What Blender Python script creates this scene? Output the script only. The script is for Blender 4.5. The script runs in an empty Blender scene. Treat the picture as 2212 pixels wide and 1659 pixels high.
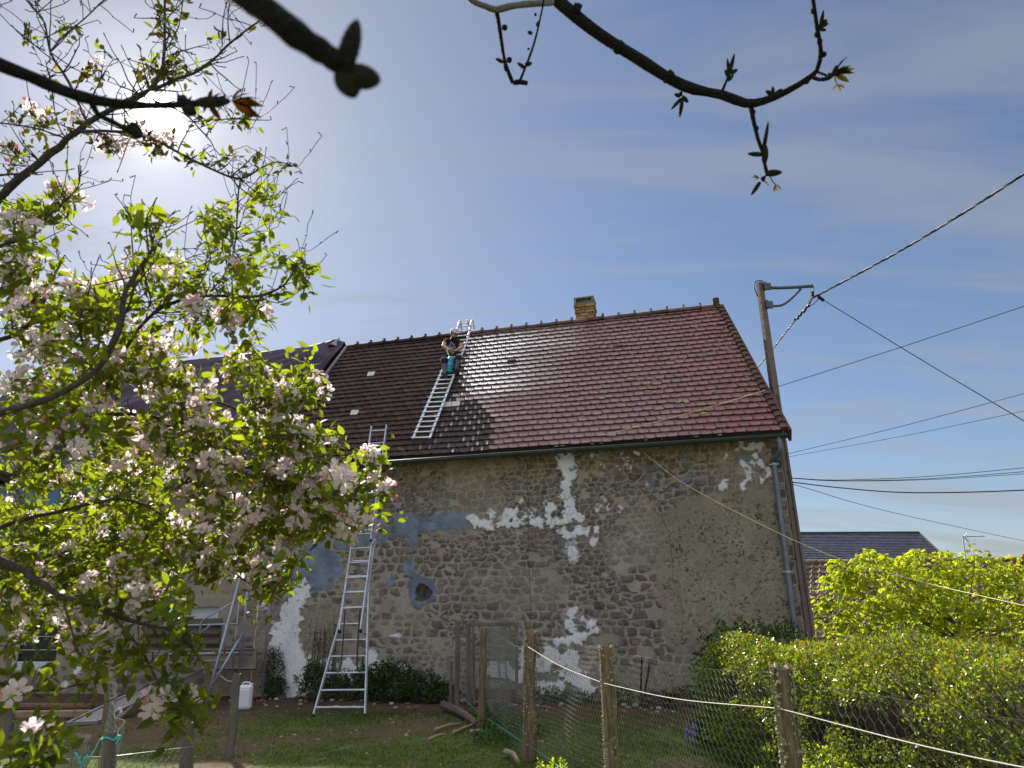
import bpy, math
import numpy as np
from mathutils import Vector, Matrix
rng = np.random.default_rng(7)
sc = bpy.context.scene
col = sc.collection
A = np.array
R_ = math.radians

# ------------------------------------------------------------------ camera
F_PX, CX, CY = 1530.0, 1106.0, 829.5           # focal length and centre in units of a 2212 px wide frame
PITCH, ROLL, CAM_H = R_(17.76), R_(0.8), 1.55
FWD = A([0, math.cos(PITCH), math.sin(PITCH)]); UP0 = A([0, -math.sin(PITCH), math.cos(PITCH)]); RT0 = A([1.0, 0, 0])
RT = math.cos(ROLL)*RT0 - math.sin(ROLL)*UP0; UP = math.cos(ROLL)*UP0 + math.sin(ROLL)*RT0
CAM = A([0, 0, CAM_H])
cam_d = bpy.data.cameras.new('camera'); cam = bpy.data.objects.new('camera', cam_d); col.objects.link(cam)
m = Matrix.Identity(4)
for i in range(3):
    m[i][0] = RT[i]; m[i][1] = UP[i]; m[i][2] = -FWD[i]; m[i][3] = CAM[i]
cam.matrix_world = m
cam_d.sensor_width = 36; cam_d.lens = 36*F_PX/2212; cam_d.clip_start = 0.05; cam_d.clip_end = 3000
cam_d.dof.use_dof = True; cam_d.dof.focus_distance = 11.0; cam_d.dof.aperture_fstop = 8.0
sc.camera = cam

# ------------------------------------------------------------------ world and sun
SUN_EL, SUN_AZ = R_(34.6), R_(-30.7)           # azimuth measured from +Y towards +X
SUN = A([math.cos(SUN_EL)*math.sin(SUN_AZ), math.cos(SUN_EL)*math.cos(SUN_AZ), math.sin(SUN_EL)])
w = bpy.data.worlds.new('World'); sc.world = w; w.use_nodes = True
nt = w.node_tree; N = nt.nodes; L = nt.links; N.clear()
def wn(t, **k):
    n = N.new(t)
    for a, b in k.items(): setattr(n, a, b)
    return n
def wmath(op, a, b=None, c=None):
    n = wn('ShaderNodeMath', operation=op)
    for i, x in enumerate((a, b, c)):
        if x is None: continue
        if isinstance(x, (int, float)): n.inputs[i].default_value = x
        else: L.new(x, n.inputs[i])
    return n.outputs[0]
sky = wn('ShaderNodeTexSky', sky_type='NISHITA', sun_disc=False, sun_elevation=SUN_EL, sun_rotation=SUN_AZ,
         altitude=300, air_density=1.0, dust_density=0.55, ozone_density=3.0)
tc = wn('ShaderNodeTexCoord'); D_ = tc.outputs['Generated']
sep = wn('ShaderNodeSeparateXYZ'); L.new(D_, sep.inputs[0])
dot = wn('ShaderNodeVectorMath', operation='DOT_PRODUCT'); L.new(D_, dot.inputs[0]); dot.inputs[1].default_value = tuple(SUN)
ang = wmath('ARCCOSINE', wmath('MINIMUM', dot.outputs['Value'], 0.999999))
def lobe(sig): return wmath('EXPONENT', wmath('MULTIPLY', wmath('POWER', wmath('DIVIDE', ang, R_(sig)), 2.0), -1.0))
# thin high cirrus drawn out in streaks
zc = wmath('MAXIMUM', wmath('ADD', sep.outputs[2], 0.18), 0.05)
cmb = wn('ShaderNodeCombineXYZ'); L.new(wmath('DIVIDE', sep.outputs[0], zc), cmb.inputs[0]); L.new(wmath('DIVIDE', sep.outputs[1], zc), cmb.inputs[1])
mp = wn('ShaderNodeMapping'); L.new(cmb.outputs[0], mp.inputs[0]); mp.inputs['Rotation'].default_value = (0, 0, R_(35)); mp.inputs['Scale'].default_value = (0.55, 2.6, 1)
nz = wn('ShaderNodeTexNoise'); L.new(mp.outputs[0], nz.inputs['Vector']); nz.inputs['Scale'].default_value = 1.3; nz.inputs['Detail'].default_value = 7; nz.inputs['Roughness'].default_value = 0.55; nz.inputs['Distortion'].default_value = 0.4
cr = wn('ShaderNodeMapRange', interpolation_type='SMOOTHSTEP'); L.new(nz.outputs[0], cr.inputs[0]); cr.inputs[1].default_value = 0.44; cr.inputs[2].default_value = 0.66; cr.inputs[3].default_value = 0.0; cr.inputs[4].default_value = 0.5
# the veil is thicker round the sun, over the left half of the view
near_sun = wmath('MULTIPLY', lobe(27), 0.47)
behind = wmath('MULTIPLY', wmath('MAXIMUM', wmath('MULTIPLY', sep.outputs[1], -1.0), 0.0), 0.8)  # unseen brighter sky added behind the camera to fill the shaded wall
ov = wn('ShaderNodeMapRange', interpolation_type='SMOOTHSTEP'); L.new(sep.outputs[2], ov.inputs[0]); ov.inputs[1].default_value = 0.74; ov.inputs[2].default_value = 0.90; ov.inputs[3].default_value = 0.0; ov.inputs[4].default_value = 0.6
overhead = ov.outputs[0]                       # brighter veil added overhead, out of view, for the wet tile sheen
veil = wmath('MINIMUM', wmath('ADD', wmath('ADD', wmath('MULTIPLY', cr.outputs[0], 0.8), near_sun), wmath('ADD', behind, wmath('ADD', overhead, wmath('ADD', wmath('MULTIPLY', wmath('POWER', wmath('SUBTRACT', 1.0, wmath('ABSOLUTE', sep.outputs[2])), 5.0), 0.38), 0.05)))), 0.95)
VEIL_COL = (3.7, 3.75, 4.0, 1)
BACK_FILL = 1.35
tint = wn('ShaderNodeVectorMath', operation='MULTIPLY'); L.new(sky.outputs[0], tint.inputs[0]); tint.inputs[1].default_value = (0.97, 1.0, 1.04)
mix = wn('ShaderNodeMix', data_type='RGBA'); L.new(veil, mix.inputs[0]); L.new(tint.outputs[0], mix.inputs[6])
vc = wn('ShaderNodeVectorMath', operation='SCALE'); vc.inputs[0].default_value = VEIL_COL[:3]
L.new(wmath('ADD', wmath('ADD', wmath('MULTIPLY', behind, BACK_FILL), wmath('MULTIPLY', overhead, 2.2)), 1.0), vc.inputs['Scale'])
L.new(vc.outputs[0], mix.inputs[7])
glow = wmath('ADD', wmath('ADD', wmath('MULTIPLY', lobe(0.9), 220.0), wmath('MULTIPLY', lobe(2.0), 9.0)), wmath('MULTIPLY', lobe(6), 1.8))
gv = wn('ShaderNodeVectorMath', operation='SCALE'); gv.inputs[0].default_value = (1.0, 0.98, 0.95); L.new(glow, gv.inputs['Scale'])
add = wn('ShaderNodeVectorMath', operation='ADD'); L.new(mix.outputs[2], add.inputs[0]); L.new(gv.outputs[0], add.inputs[1])
dot2 = wn('ShaderNodeVectorMath', operation='DOT_PRODUCT'); L.new(D_, dot2.inputs[0]); dot2.inputs[1].default_value = (-0.07, 0.50, 0.863)
sheen_glow = wn('ShaderNodeMapRange', interpolation_type='SMOOTHSTEP'); L.new(dot2.outputs['Value'], sheen_glow.inputs[0]); sheen_glow.inputs[1].default_value = 0.972; sheen_glow.inputs[2].default_value = 0.988; sheen_glow.inputs[3].default_value = 0.0; sheen_glow.inputs[4].default_value = 70.0
bv = wn('ShaderNodeVectorMath', operation='SCALE'); bv.inputs[0].default_value = (1.0, 0.985, 0.99); L.new(wmath('MULTIPLY', sheen_glow.outputs[0], wmath('ADD', nz.outputs[0], 0.5)), bv.inputs['Scale'])
add2 = wn('ShaderNodeVectorMath', operation='ADD'); L.new(add.outputs[0], add2.inputs[0]); L.new(bv.outputs[0], add2.inputs[1])     # unseen bright patch added above the view to whiten the wet tiles
bg = wn('ShaderNodeBackground'); L.new(add2.outputs[0], bg.inputs[0]); bg.inputs[1].default_value = 0.062
L.new(bg.outputs[0], wn('ShaderNodeOutputWorld').inputs[0])
sd = bpy.data.lights.new('sun', 'SUN'); sd.energy = 5.0; sd.angle = R_(0.53); sd.color = (1.0, 0.93, 0.80)
so = bpy.data.objects.new('sun', sd); col.objects.link(so); so.location = tuple(SUN*60)
so.rotation_euler = Vector(tuple(-SUN)).to_track_quat('-Z', 'Y').to_euler()
sc.view_settings.view_transform = 'Standard'; sc.view_settings.look = 'None'; sc.view_settings.gamma = 1; sc.view_settings.exposure = 0.85
sc.render.engine = 'CYCLES'
cy = sc.cycles; cy.use_denoising = True; cy.max_bounces = 8; cy.diffuse_bounces = 4; cy.glossy_bounces = 3; cy.transmission_bounces = 4; cy.transparent_max_bounces = 8
cy.sample_clamp_indirect = 6

# ------------------------------------------------------------------ projection helpers (digitising the photograph into metres)
def ray(x, y):
    d = (x-CX)*RT - (y-CY)*UP + F_PX*FWD
    return d/np.linalg.norm(d)
def proj(p):
    v = np.asarray(p, float)-CAM; z = v@FWD
    return np.stack([CX + F_PX*(v@RT)/z, CY - F_PX*(v@UP)/z], -1)
def at(x, y, Y):                                # the point of that line of sight at world depth Y
    d = ray(x, y); return CAM + d*(Y/d[1])
def far(x, y, dist): return CAM + ray(x, y)*dist
def gnd(x, y, z=0.0):
    d = ray(x, y); return CAM + d*((z-CAM_H)/d[2])
def onplane(x, y, p, n):
    d = ray(x, y); return CAM + d*(((p-CAM)@n)/(d@n))
def unit(v):
    v = np.asarray(v, float); return v/np.maximum(np.linalg.norm(v, axis=-1, keepdims=True), 1e-9)

# ------------------------------------------------------------------ object helpers
ORIGIN = {}
def tag(o, label=None, cat=None, group=None, kind=None):
    if label: o['label'] = label
    if cat: o['category'] = cat
    if group: o['group'] = group
    if kind: o['kind'] = kind
    return o
def thing(name, label, cat, loc, group=None):
    o = bpy.data.objects.new(name, None); col.objects.link(o); o.empty_display_size = 0.2
    o.location = tuple(loc); ORIGIN[o.name] = np.array(loc, float)
    return tag(o, label, cat, group)
def mesh_np(name, V, Fc, mat, parent=None, smooth=False, cols=None, attrs=None, matidx=None):
    V = np.asarray(V, float)
    if parent is None:
        org = A([V[:, 0].mean(), V[:, 1].mean(), V[:, 2].min()])
        loc = org
    else:
        org = ORIGIN[parent.name]; loc = A([0, 0, 0]) if parent.type == 'MESH' else A([0, 0, 0])
    me = bpy.data.meshes.new(name)
    if isinstance(Fc, np.ndarray):
        k = Fc.shape[1]; nf = len(Fc)
        me.vertices.add(len(V)); me.vertices.foreach_set('co', (V-org).astype(np.float32).ravel())
        me.loops.add(nf*k); me.loops.foreach_set('vertex_index', Fc.astype(np.int32).ravel())
        me.polygons.add(nf); me.polygons.foreach_set('loop_start', np.arange(0, nf*k, k, dtype=np.int32))
        try: me.polygons.foreach_set('loop_total', np.full(nf, k, dtype=np.int32))
        except Exception: pass
        me.update(calc_edges=True)
    else:
        me.from_pydata([tuple(v) for v in (V-org)], [], [tuple(int(i) for i in f) for f in Fc]); me.update()
    if cols is not None:
        ca = me.color_attributes.new('Col', 'FLOAT_COLOR', 'POINT')
        c4 = np.ones((len(V), 4), np.float32); c4[:, :3] = cols; ca.data.foreach_set('color', c4.ravel())
    for k_, v_ in (attrs or {}).items():
        at_ = me.attributes.new(k_, 'FLOAT', 'POINT'); at_.data.foreach_set('value', np.asarray(v_, np.float32))
    for mm in (mat if isinstance(mat, (list, tuple)) else [mat]): me.materials.append(mm)
    if matidx is not None: me.polygons.foreach_set('material_index', np.asarray(matidx, np.int32))
    me.polygons.foreach_set('use_smooth', np.full(len(me.polygons), smooth))
    me.validate(verbose=False)
    o = bpy.data.objects.new(name, me); col.objects.link(o)
    ORIGIN[o.name] = org
    if parent is not None: o.parent = parent
    o.location = tuple(loc)
    return o
class MB:
    """collects boxes, tubes and loose faces in world metres, then links them as ONE mesh"""
    def __init__(s): s.V = []; s.F = []; s.C = []; s.n = 0
    def add(s, V, Fc, c=None):
        V = np.asarray(V, float); b = s.n
        s.V.append(V); s.F += [tuple(int(i)+b for i in f) for f in Fc]; s.n += len(V)
        s.C.append(np.tile(A(c if c is not None else (1, 1, 1), ), (len(V), 1)))
        return s
    def box(s, c, sz, ax=None, col_=None, bev=0.0):
        c = A(c, ) ; ax = np.eye(3) if ax is None else np.asarray(ax, float)
        h = A(sz, )/2.0
        sg = [(-1,-1,-1),(1,-1,-1),(1,1,-1),(-1,1,-1),(-1,-1,1),(1,-1,1),(1,1,1),(-1,1,1)]
        if bev <= 0:
            V = [c + ax.T@(h*A(q)) for q in sg]
            return s.add(V, [(0,3,2,1),(4,5,6,7),(0,1,5,4),(1,2,6,5),(2,3,7,6),(3,0,4,7)], col_)
        V = []
        for q in sg:
            for k in range(3):
                v = h*A(q); 
                for j in range(3):
                    if j != k: v[j] -= bev*q[j]
                V.append(c + ax.T@v)
        # vertex 3*i+k : corner i, lying on the face normal to axis k
        def fc(k, ids): return tuple(3*i+k for i in ids)
        Fs = [fc(2,(0,3,2,1)), fc(2,(4,5,6,7)), fc(1,(0,1,5,4)), fc(0,(1,2,6,5)), fc(1,(2,3,7,6)), fc(0,(3,0,4,7))]
        edges = [((0,1),(1,2)),((1,2),(0,2)),((2,3),(1,2)),((3,0),(0,2)),((4,5),(1,2)),((5,6),(0,2)),((6,7),(1,2)),((7,4),(0,2)),((0,4),(0,1)),((1,5),(0,1)),((2,6),(0,1)),((3,7),(0,1))]
        for (i, j), (k, l) in edges: Fs.append((3*i+k, 3*j+k, 3*j+l, 3*i+l))
        for i in range(8): Fs.append((3*i, 3*i+1, 3*i+2))
        return s.add(V, Fs, col_)
    def tube(s, pts, r, n=8, caps=True, col_=None, flat=None):
        V, Fq, cp = tube_arrays(pts, r, n, flat)
        Fs = [tuple(f) for f in Fq]
        if caps: Fs += cp
        return s.add(V, Fs, col_)
    def lathe(s, base, axis, prof, n=16, col_=None):
        a = unit(axis); b = unit(np.cross(a, [0.3, 0.9, 0.1])); c = np.cross(a, b)
        V = []; Fs = []
        for (h, r) in prof:
            for k in range(n):
                t = 2*math.pi*k/n; V.append(A(base) + a*h + (b*math.cos(t)+c*math.sin(t))*r)
        for i in range(len(prof)-1):
            for k in range(n): Fs.append((i*n+k, i*n+(k+1)%n, (i+1)*n+(k+1)%n, (i+1)*n+k))
        Fs.append(tuple(range(n))[::-1]); Fs.append(tuple((len(prof)-1)*n+k for k in range(n)))
        return s.add(V, Fs, col_)
    def build(s, name, mat, parent=None, smooth=False):
        return mesh_np(name, np.concatenate(s.V), s.F, mat, parent, smooth, cols=np.concatenate(s.C))
def tube_arrays(pts, r, n=8, flat=None):
    P = np.asarray(pts, float); k = len(P); r = np.broadcast_to(np.asarray(r, float), (k,))
    T = np.gradient(P, axis=0) if k > 2 else np.repeat((P[1:]-P[:1]), k, 0)
    T = unit(T)
    u = np.cross(T[0], [0, 0, 1.0])
    if np.linalg.norm(u) < 0.05: u = np.cross(T[0], [1.0, 0, 0])
    u = unit(u); U = [u]
    for i in range(1, k):
        u = u - T[i]*(u@T[i]); u = unit(u); U.append(u)
    U = A(U); W_ = np.cross(T, U)
    t = 2*np.pi*np.arange(n)/n
    V = P[:, None] + r[:, None, None]*(np.cos(t)[None, :, None]*U[:, None] + (flat or 1.0)*np.sin(t)[None, :, None]*W_[:, None])
    i = np.arange(k-1)[:, None]; j = np.arange(n)[None]; j2 = (j+1) % n
    Fq = np.stack([i*n+j+0*j2, i*n+j2, (i+1)*n+j2, (i+1)*n+j+0*j2], -1).reshape(-1, 4)
    return V.reshape(-1, 3), Fq, [tuple(range(n))[::-1], tuple((k-1)*n+q for q in range(n))]
def smooth_path(P, step):
    """Catmull-Rom through the points, resampled"""
    P = np.asarray(P, float)
    if len(P) == 2:
        k = max(2, int(np.linalg.norm(P[1]-P[0])/step)+1); t = np.linspace(0, 1, k)[:, None]; return P[0]*(1-t)+P[1]*t
    Q = np.vstack([2*P[0]-P[1], P, 2*P[-1]-P[-2]]); out = []
    for i in range(1, len(Q)-2):
        k = max(2, int(np.linalg.norm(Q[i+1][:3]-Q[i][:3])/step)); t = np.linspace(0, 1, k, endpoint=False)[:, None]
        out.append(0.5*((2*Q[i]) + (-Q[i-1]+Q[i+1])*t + (2*Q[i-1]-5*Q[i]+4*Q[i+1]-Q[i+2])*t**2 + (-Q[i-1]+3*Q[i]-3*Q[i+1]+Q[i+2])*t**3))
    out.append(Q[-2][None]); return np.vstack(out)
def vnoise(x, y, seed=0):
    """smooth value noise on numpy arrays"""
    x = np.asarray(x, float); y = np.asarray(y, float)
    xi = np.floor(x).astype(np.int64); yi = np.floor(y).astype(np.int64); fx = x-xi; fy = y-yi
    fx = fx*fx*(3-2*fx); fy = fy*fy*(3-2*fy)
    def h(a, b):
        n = (a*374761393 + b*668265263 + seed*2147483647) & 0xFFFFFFFF
        n = ((n ^ (n >> 13))*1274126177) & 0xFFFFFFFF
        return ((n ^ (n >> 16)) & 0xFFFF)/65535.0
    return (h(xi, yi)*(1-fx)+h(xi+1, yi)*fx)*(1-fy) + (h(xi, yi+1)*(1-fx)+h(xi+1, yi+1)*fx)*fy
def fbm(x, y, seed=0, o=4):
    s = 0; a = 0.5; t = 0
    for i in range(o): s = s + a*vnoise(x*2**i, y*2**i, seed+i*17); t += a; a *= 0.5
    return s/t
def sstep(a, b, x):
    t = np.clip((x-a)/(b-a), 0, 1); return t*t*(3-2*t)

# ------------------------------------------------------------------ materials
MAT = {}
def mat(name, base=(0.5,0.5,0.5), rough=0.8, metal=0.0, vcol=False, noise=0.0, nscale=20.0, bump=0.0, bscale=60.0, spec=0.5, trans=0.0, tcol=None, roughattr=None, coat=0.0, tint2=None, nstretch=None):
    M = bpy.data.materials.new(name); M.use_nodes = True; t = M.node_tree; n = t.nodes; l = t.links
    b = n['Principled BSDF']; out = n['Material Output']
    b.inputs['Roughness'].default_value = rough; b.inputs['Metallic'].default_value = metal
    b.inputs['Specular IOR Level'].default_value = spec
    if coat: b.inputs['Coat Weight'].default_value = coat; b.inputs['Coat Roughness'].default_value = 0.15
    tcn = n.new('ShaderNodeTexCoord'); vec = tcn.outputs['Object']
    if nstretch:
        mpn = n.new('ShaderNodeMapping'); l.new(vec, mpn.inputs[0]); mpn.inputs['Scale'].default_value = nstretch; vec = mpn.outputs[0]
    rgb = n.new('ShaderNodeRGB'); rgb.outputs[0].default_value = (*base, 1); cur = rgb.outputs[0]
    if vcol:
        a = n.new('ShaderNodeVertexColor'); a.layer_name = 'Col'
        mx = n.new('ShaderNodeMix'); mx.data_type = 'RGBA'; mx.blend_type = 'MULTIPLY'; mx.inputs[0].default_value = 1
        l.new(cur, mx.inputs[6]); l.new(a.outputs[0], mx.inputs[7]); cur = mx.outputs[2]
    if noise or tint2:
        nn = n.new('ShaderNodeTexNoise'); nn.inputs['Scale'].default_value = nscale; nn.inputs['Detail'].default_value = 6; nn.inputs['Roughness'].default_value = 0.6
        l.new(vec, nn.inputs['Vector'])
        if tint2:
            rp = n.new('ShaderNodeMapRange'); l.new(nn.outputs[0], rp.inputs[0]); rp.inputs[1].default_value = 0.42; rp.inputs[2].default_value = 0.62
            mx = n.new('ShaderNodeMix'); mx.data_type = 'RGBA'; l.new(rp.outputs[0], mx.inputs[0]); l.new(cur, mx.inputs[6]); mx.inputs[7].default_value = (*tint2, 1); cur = mx.outputs[2]
        if noise:
            mr = n.new('ShaderNodeMapRange'); l.new(nn.outputs[0], mr.inputs[0]); mr.inputs[1].default_value = 0.25; mr.inputs[2].default_value = 0.75; mr.inputs[3].default_value = 1-noise; mr.inputs[4].default_value = 1+noise
            sc_ = n.new('ShaderNodeVectorMath'); sc_.operation = 'SCALE'; l.new(cur, sc_.inputs[0]); l.new(mr.outputs[0], sc_.inputs['Scale']); cur = sc_.outputs[0]
    l.new(cur, b.inputs['Base Color'])
    if bump:
        bn = n.new('ShaderNodeTexNoise'); bn.inputs['Scale'].default_value = bscale; bn.inputs['Detail'].default_value = 5; l.new(vec, bn.inputs['Vector'])
        bp = n.new('ShaderNodeBump'); bp.inputs['Strength'].default_value = bump; bp.inputs['Distance'].default_value = 0.02; l.new(bn.outputs[0], bp.inputs['Height']); l.new(bp.outputs[0], b.inputs['Normal'])
    if roughattr:
        ra = n.new('ShaderNodeAttribute'); ra.attribute_name = roughattr
        mr = n.new('ShaderNodeMapRange'); l.new(ra.outputs['Fac'], mr.inputs[0]); mr.inputs[3].default_value = rough; mr.inputs[4].default_value = 0.24; l.new(mr.outputs[0], b.inputs['Roughness'])
        mi = n.new('ShaderNodeMapRange'); l.new(ra.outputs['Fac'], mi.inputs[0]); mi.inputs[3].default_value = 1.35; mi.inputs[4].default_value = 2.3; l.new(mi.outputs[0], b.inputs['IOR'])
    if trans:
        tr = n.new('ShaderNodeBsdfTranslucent'); ms = n.new('ShaderNodeMixShader'); ms.inputs[0].default_value = trans
        if tcol:
            tm = n.new('ShaderNodeMix'); tm.data_type = 'RGBA'; tm.blend_type = 'MULTIPLY'; tm.inputs[0].default_value = 1; l.new(cur, tm.inputs[6]); tm.inputs[7].default_value = (*tcol, 1); l.new(tm.outputs[2], tr.inputs[0])
        else: l.new(cur, tr.inputs[0])
        l.new(b.outputs[0], ms.inputs[1]); l.new(tr.outputs[0], ms.inputs[2]); l.new(ms.outputs[0], out.inputs[0])
    MAT[name] = M
    return M
M_wall = mat('rubble_wall', (1,1,1), 0.95, vcol=True, noise=0.22, nscale=38, bump=0.55, bscale=70, spec=0.25)
M_wallplain = mat('rough_render_wall', (0.27,0.235,0.19), 0.95, noise=0.35, nscale=7, bump=0.8, bscale=22, spec=0.2)
M_tile = mat('roof_tile_clay', (1,1,1), 0.85, vcol=True, noise=0.25, nscale=26, bump=0.10, bscale=60, spec=0.3, roughattr='wet')
M_ridge = mat('ridge_tile_clay', (0.135,0.082,0.066), 0.8, vcol=True, noise=0.4, nscale=14, bump=0.3, bscale=40)
M_deck = mat('roof_underside', (0.05,0.042,0.038), 0.9, noise=0.3)
M_zinc = mat('zinc', (0.10,0.125,0.13), 0.42, 0.75, noise=0.2, nscale=6)
M_zincpipe = mat('zinc_pipe', (0.17,0.205,0.235), 0.5, 0.4, noise=0.2, nscale=5)
M_alu = mat('aluminium', (0.64,0.66,0.71), 0.42, 0.55, noise=0.25, nscale=7, bump=0.1)
M_galv = mat('galvanised_steel', (0.40,0.44,0.50), 0.45, 0.6, noise=0.15, nscale=12)
M_black = mat('black_rubber', (0.018,0.018,0.02), 0.6)
M_brick = mat('yellow_brick', (1,1,1), 0.9, vcol=True, noise=0.3, nscale=30, bump=0.3)
M_conc = mat('weathered_concrete', (0.22,0.20,0.155), 0.92, noise=0.35, nscale=9, bump=0.3, bscale=50)
M_pole = mat('pole_concrete', (0.19,0.152,0.132), 0.9, noise=0.22, nscale=7, bump=0.25, bscale=80)
M_steel = mat('painted_steel', (0.095,0.13,0.15), 0.5, 0.3, noise=0.15, nscale=20)
M_cable = mat('black_cable', (0.016,0.016,0.018), 0.5, vcol=False)
M_cablelight = mat('twisted_cable', (1,1,1), 0.45, vcol=True)
M_yellowcord = mat('pale_yellow_cord', (0.78,0.68,0.36), 0.7)
M_whitecord = mat('whitish_cord', (0.62,0.55,0.50), 0.7)
M_greencord = mat('turquoise_twine', (0.10,0.50,0.46), 0.7)
M_wood = mat('weathered_post_wood', (0.19,0.14,0.085), 0.92, noise=0.75, nscale=34, bump=0.6, bscale=25, nstretch=(1,1,0.12))
M_woodgrey = mat('grey_wood', (0.15,0.135,0.115), 0.92, noise=0.4, nscale=12, bump=0.4, bscale=30, nstretch=(1,1,0.15))
M_timber = mat('pale_timber', (0.30,0.22,0.13), 0.9, noise=0.3, nscale=10, bump=0.3)
M_lichen = mat('lichen', (0.30,0.29,0.17), 0.95, noise=0.4, nscale=60)
M_wire = mat('galvanised_netting', (0.30,0.29,0.25), 0.5, 0.5)
M_bark = mat('apple_bark', (0.085,0.070,0.060), 0.9, noise=0.45, nscale=60, bump=0.6, bscale=120)
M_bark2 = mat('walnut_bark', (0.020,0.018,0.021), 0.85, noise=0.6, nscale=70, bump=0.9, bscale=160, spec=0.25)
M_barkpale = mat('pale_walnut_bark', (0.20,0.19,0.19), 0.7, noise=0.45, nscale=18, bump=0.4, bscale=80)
M_bud = mat('walnut_catkin', (0.024,0.023,0.016), 0.9, noise=0.5, nscale=90, bump=0.6, bscale=200)
M_leaf = mat('apple_leaf', (0.056, 0.076, 0.012), 0.5, vcol=True, spec=0.4, trans=0.55, tcol=(5.0,4.8,1.1))
M_petal = mat('apple_petal', (0.88,0.82,0.83), 0.6, vcol=True, spec=0.25, trans=0.55, tcol=(1.1,1.06,1.06))
M_hedge = mat('hedge_leaf', (0.105,0.150,0.022), 0.30, vcol=True, spec=0.6, trans=0.42, tcol=(2.8,2.5,1.0))
M_chest = mat('chestnut_leaf', (0.23,0.285,0.022), 0.5, vcol=True, spec=0.35, trans=0.55, tcol=(2.6,2.5,0.9))
M_shrub = mat('shrub_leaf', (0.045,0.085,0.02), 0.55, vcol=True, spec=0.3, trans=0.3)
M_grass = mat('grass_blade', (0.085,0.125,0.022), 0.6, vcol=True, spec=0.3, trans=0.4, tcol=(1.8,1.8,1.0))
M_slate = mat('slate_roof', (0.055,0.065,0.095), 0.5, vcol=True, noise=0.25, nscale=4)
M_oldtile = mat('old_tile', (0.155,0.115,0.09), 0.9, vcol=True, noise=0.35, nscale=5)
M_plaster = mat('house_plaster', (0.62,0.52,0.46), 0.9, noise=0.1)
M_glass = mat('window_glass', (0.012,0.014,0.02), 0.08, spec=0.6)
M_frame = mat('white_window_frame', (0.62,0.66,0.74), 0.6)
M_tarp = mat('purple_tarpaulin', (0.085,0.062,0.098), 0.72, noise=0.15, nscale=6, bump=0.1, bscale=15, spec=0.3)
M_bluetarp = mat('blue_tarpaulin', (0.06,0.17,0.30), 0.5, noise=0.2)
M_white = mat('white_plastic', (0.78,0.80,0.86), 0.45)
M_corr = mat('corrugated_sheet', (0.105,0.09,0.06), 0.7, noise=0.35, nscale=5)
M_skin = mat('skin', (0.50,0.28,0.20), 0.6)
M_shirt = mat('black_shirt', (0.014,0.014,0.018), 0.85)
M_panel = mat('grey_shirt_panel', (0.16,0.18,0.24), 0.85)
M_trouser = mat('grey_trousers', (0.17,0.18,0.215), 0.85, noise=0.15)
M_trousdark = mat('black_trouser_panel', (0.018,0.018,0.022), 0.85)
M_cap = mat('pale_cap', (0.66,0.66,0.72), 0.8)
M_beard = mat('dark_beard', (0.02,0.014,0.011), 0.9)
M_shoe = mat('dark_work_shoe', (0.022,0.019,0.02), 0.7)
M_shoered = mat('reddish_shoe_trim', (0.30,0.09,0.05), 0.7)
M_blue = mat('blue_plastic', (0.02,0.30,0.66), 0.35)
M_green = mat('green_plastic', (0.015,0.34,0.27), 0.35)
M_hose = mat('yellow_hose', (0.66,0.72,0.28), 0.5)
M_mark = mat('yellow_lettering', (0.45,0.62,0.10), 0.5)
M_flower = mat('blue_flower', (0.16,0.16,0.55), 0.6)
M_redsoil = mat('moss', (1,1,1), 0.95, vcol=True, noise=0.3, nscale=60)
# ------------------------------------------------------------------ house frame
YAW = R_(14.3)
DL = A([-math.cos(YAW), math.sin(YAW), 0]); NO = A([-math.sin(YAW), -math.cos(YAW), 0]); ZZ = A([0, 0, 1.0])
_b = gnd(760, 1506); _c = onplane(1733, 1349, _b, NO); C0 = A([_c[0], _c[1], 0])
def WP(u, z, off=0.0): return C0 + DL*np.asarray(u)[..., None] + NO*np.asarray(off)[..., None] + ZZ*np.asarray(z)[..., None] if np.ndim(u) or np.ndim(z) or np.ndim(off) else C0 + DL*u + NO*off + ZZ*z
def Wuv(x, y, off=0.0):
    p = onplane(x, y, C0+NO*off, NO); return float((p-C0)@DL), float(p[2])
EAVE_OFF, RIDGE_OFF = 0.36, -2.7
EZ = np.mean([Wuv(1680, 936, EAVE_OFF)[1], Wuv(1203, 965, EAVE_OFF)[1], Wuv(737, 992, EAVE_OFF)[1]])
RZ = np.mean([Wuv(1543, 664, RIDGE_OFF)[1], Wuv(1216, 700, RIDGE_OFF)[1], Wuv(776, 746, RIDGE_OFF)[1]])
U_ER = Wuv(1692, 935, EAVE_OFF)[0]; U_RR = Wuv(1550, 660, RIDGE_OFF)[0]
U_EL = Wuv(569, 1003, EAVE_OFF)[0]; U_RL = U_EL + (U_RR-U_ER)
E_R = WP(U_ER, EZ, EAVE_OFF); R_R = WP(U_RR, RZ, RIDGE_OFF); E_L = WP(U_EL, EZ, EAVE_OFF); R_L = WP(U_RL, RZ, RIDGE_OFF)
SL = R_R-E_R; SLEN = np.linalg.norm(SL); US = SL/SLEN                # up-slope (slightly skewed like the old gable)
NR = unit(np.cross(DL, US)); NR = NR if NR[2] > 0 else -NR
US_ = unit(np.cross(NR, DL)); US_ = US_ if US_[2] > 0 else -US_         # true up-slope direction
ULEN = U_EL-U_ER
def RF(a, b, h=0.0): return E_R + DL*a + US*b + NR*h                  # metres along the eave, metres up the slope, metres off it
def Ron(x, y, h=0.0): return onplane(x, y, E_R+NR*h, NR)
def Rab(p):
    v = p-E_R; b = (v@US_)/(US@US_); a = (v-US*b)@DL; return a, b
_q1, _q2 = Rab(Ron(754, 750)), Rab(Ron(628, 919))
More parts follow.
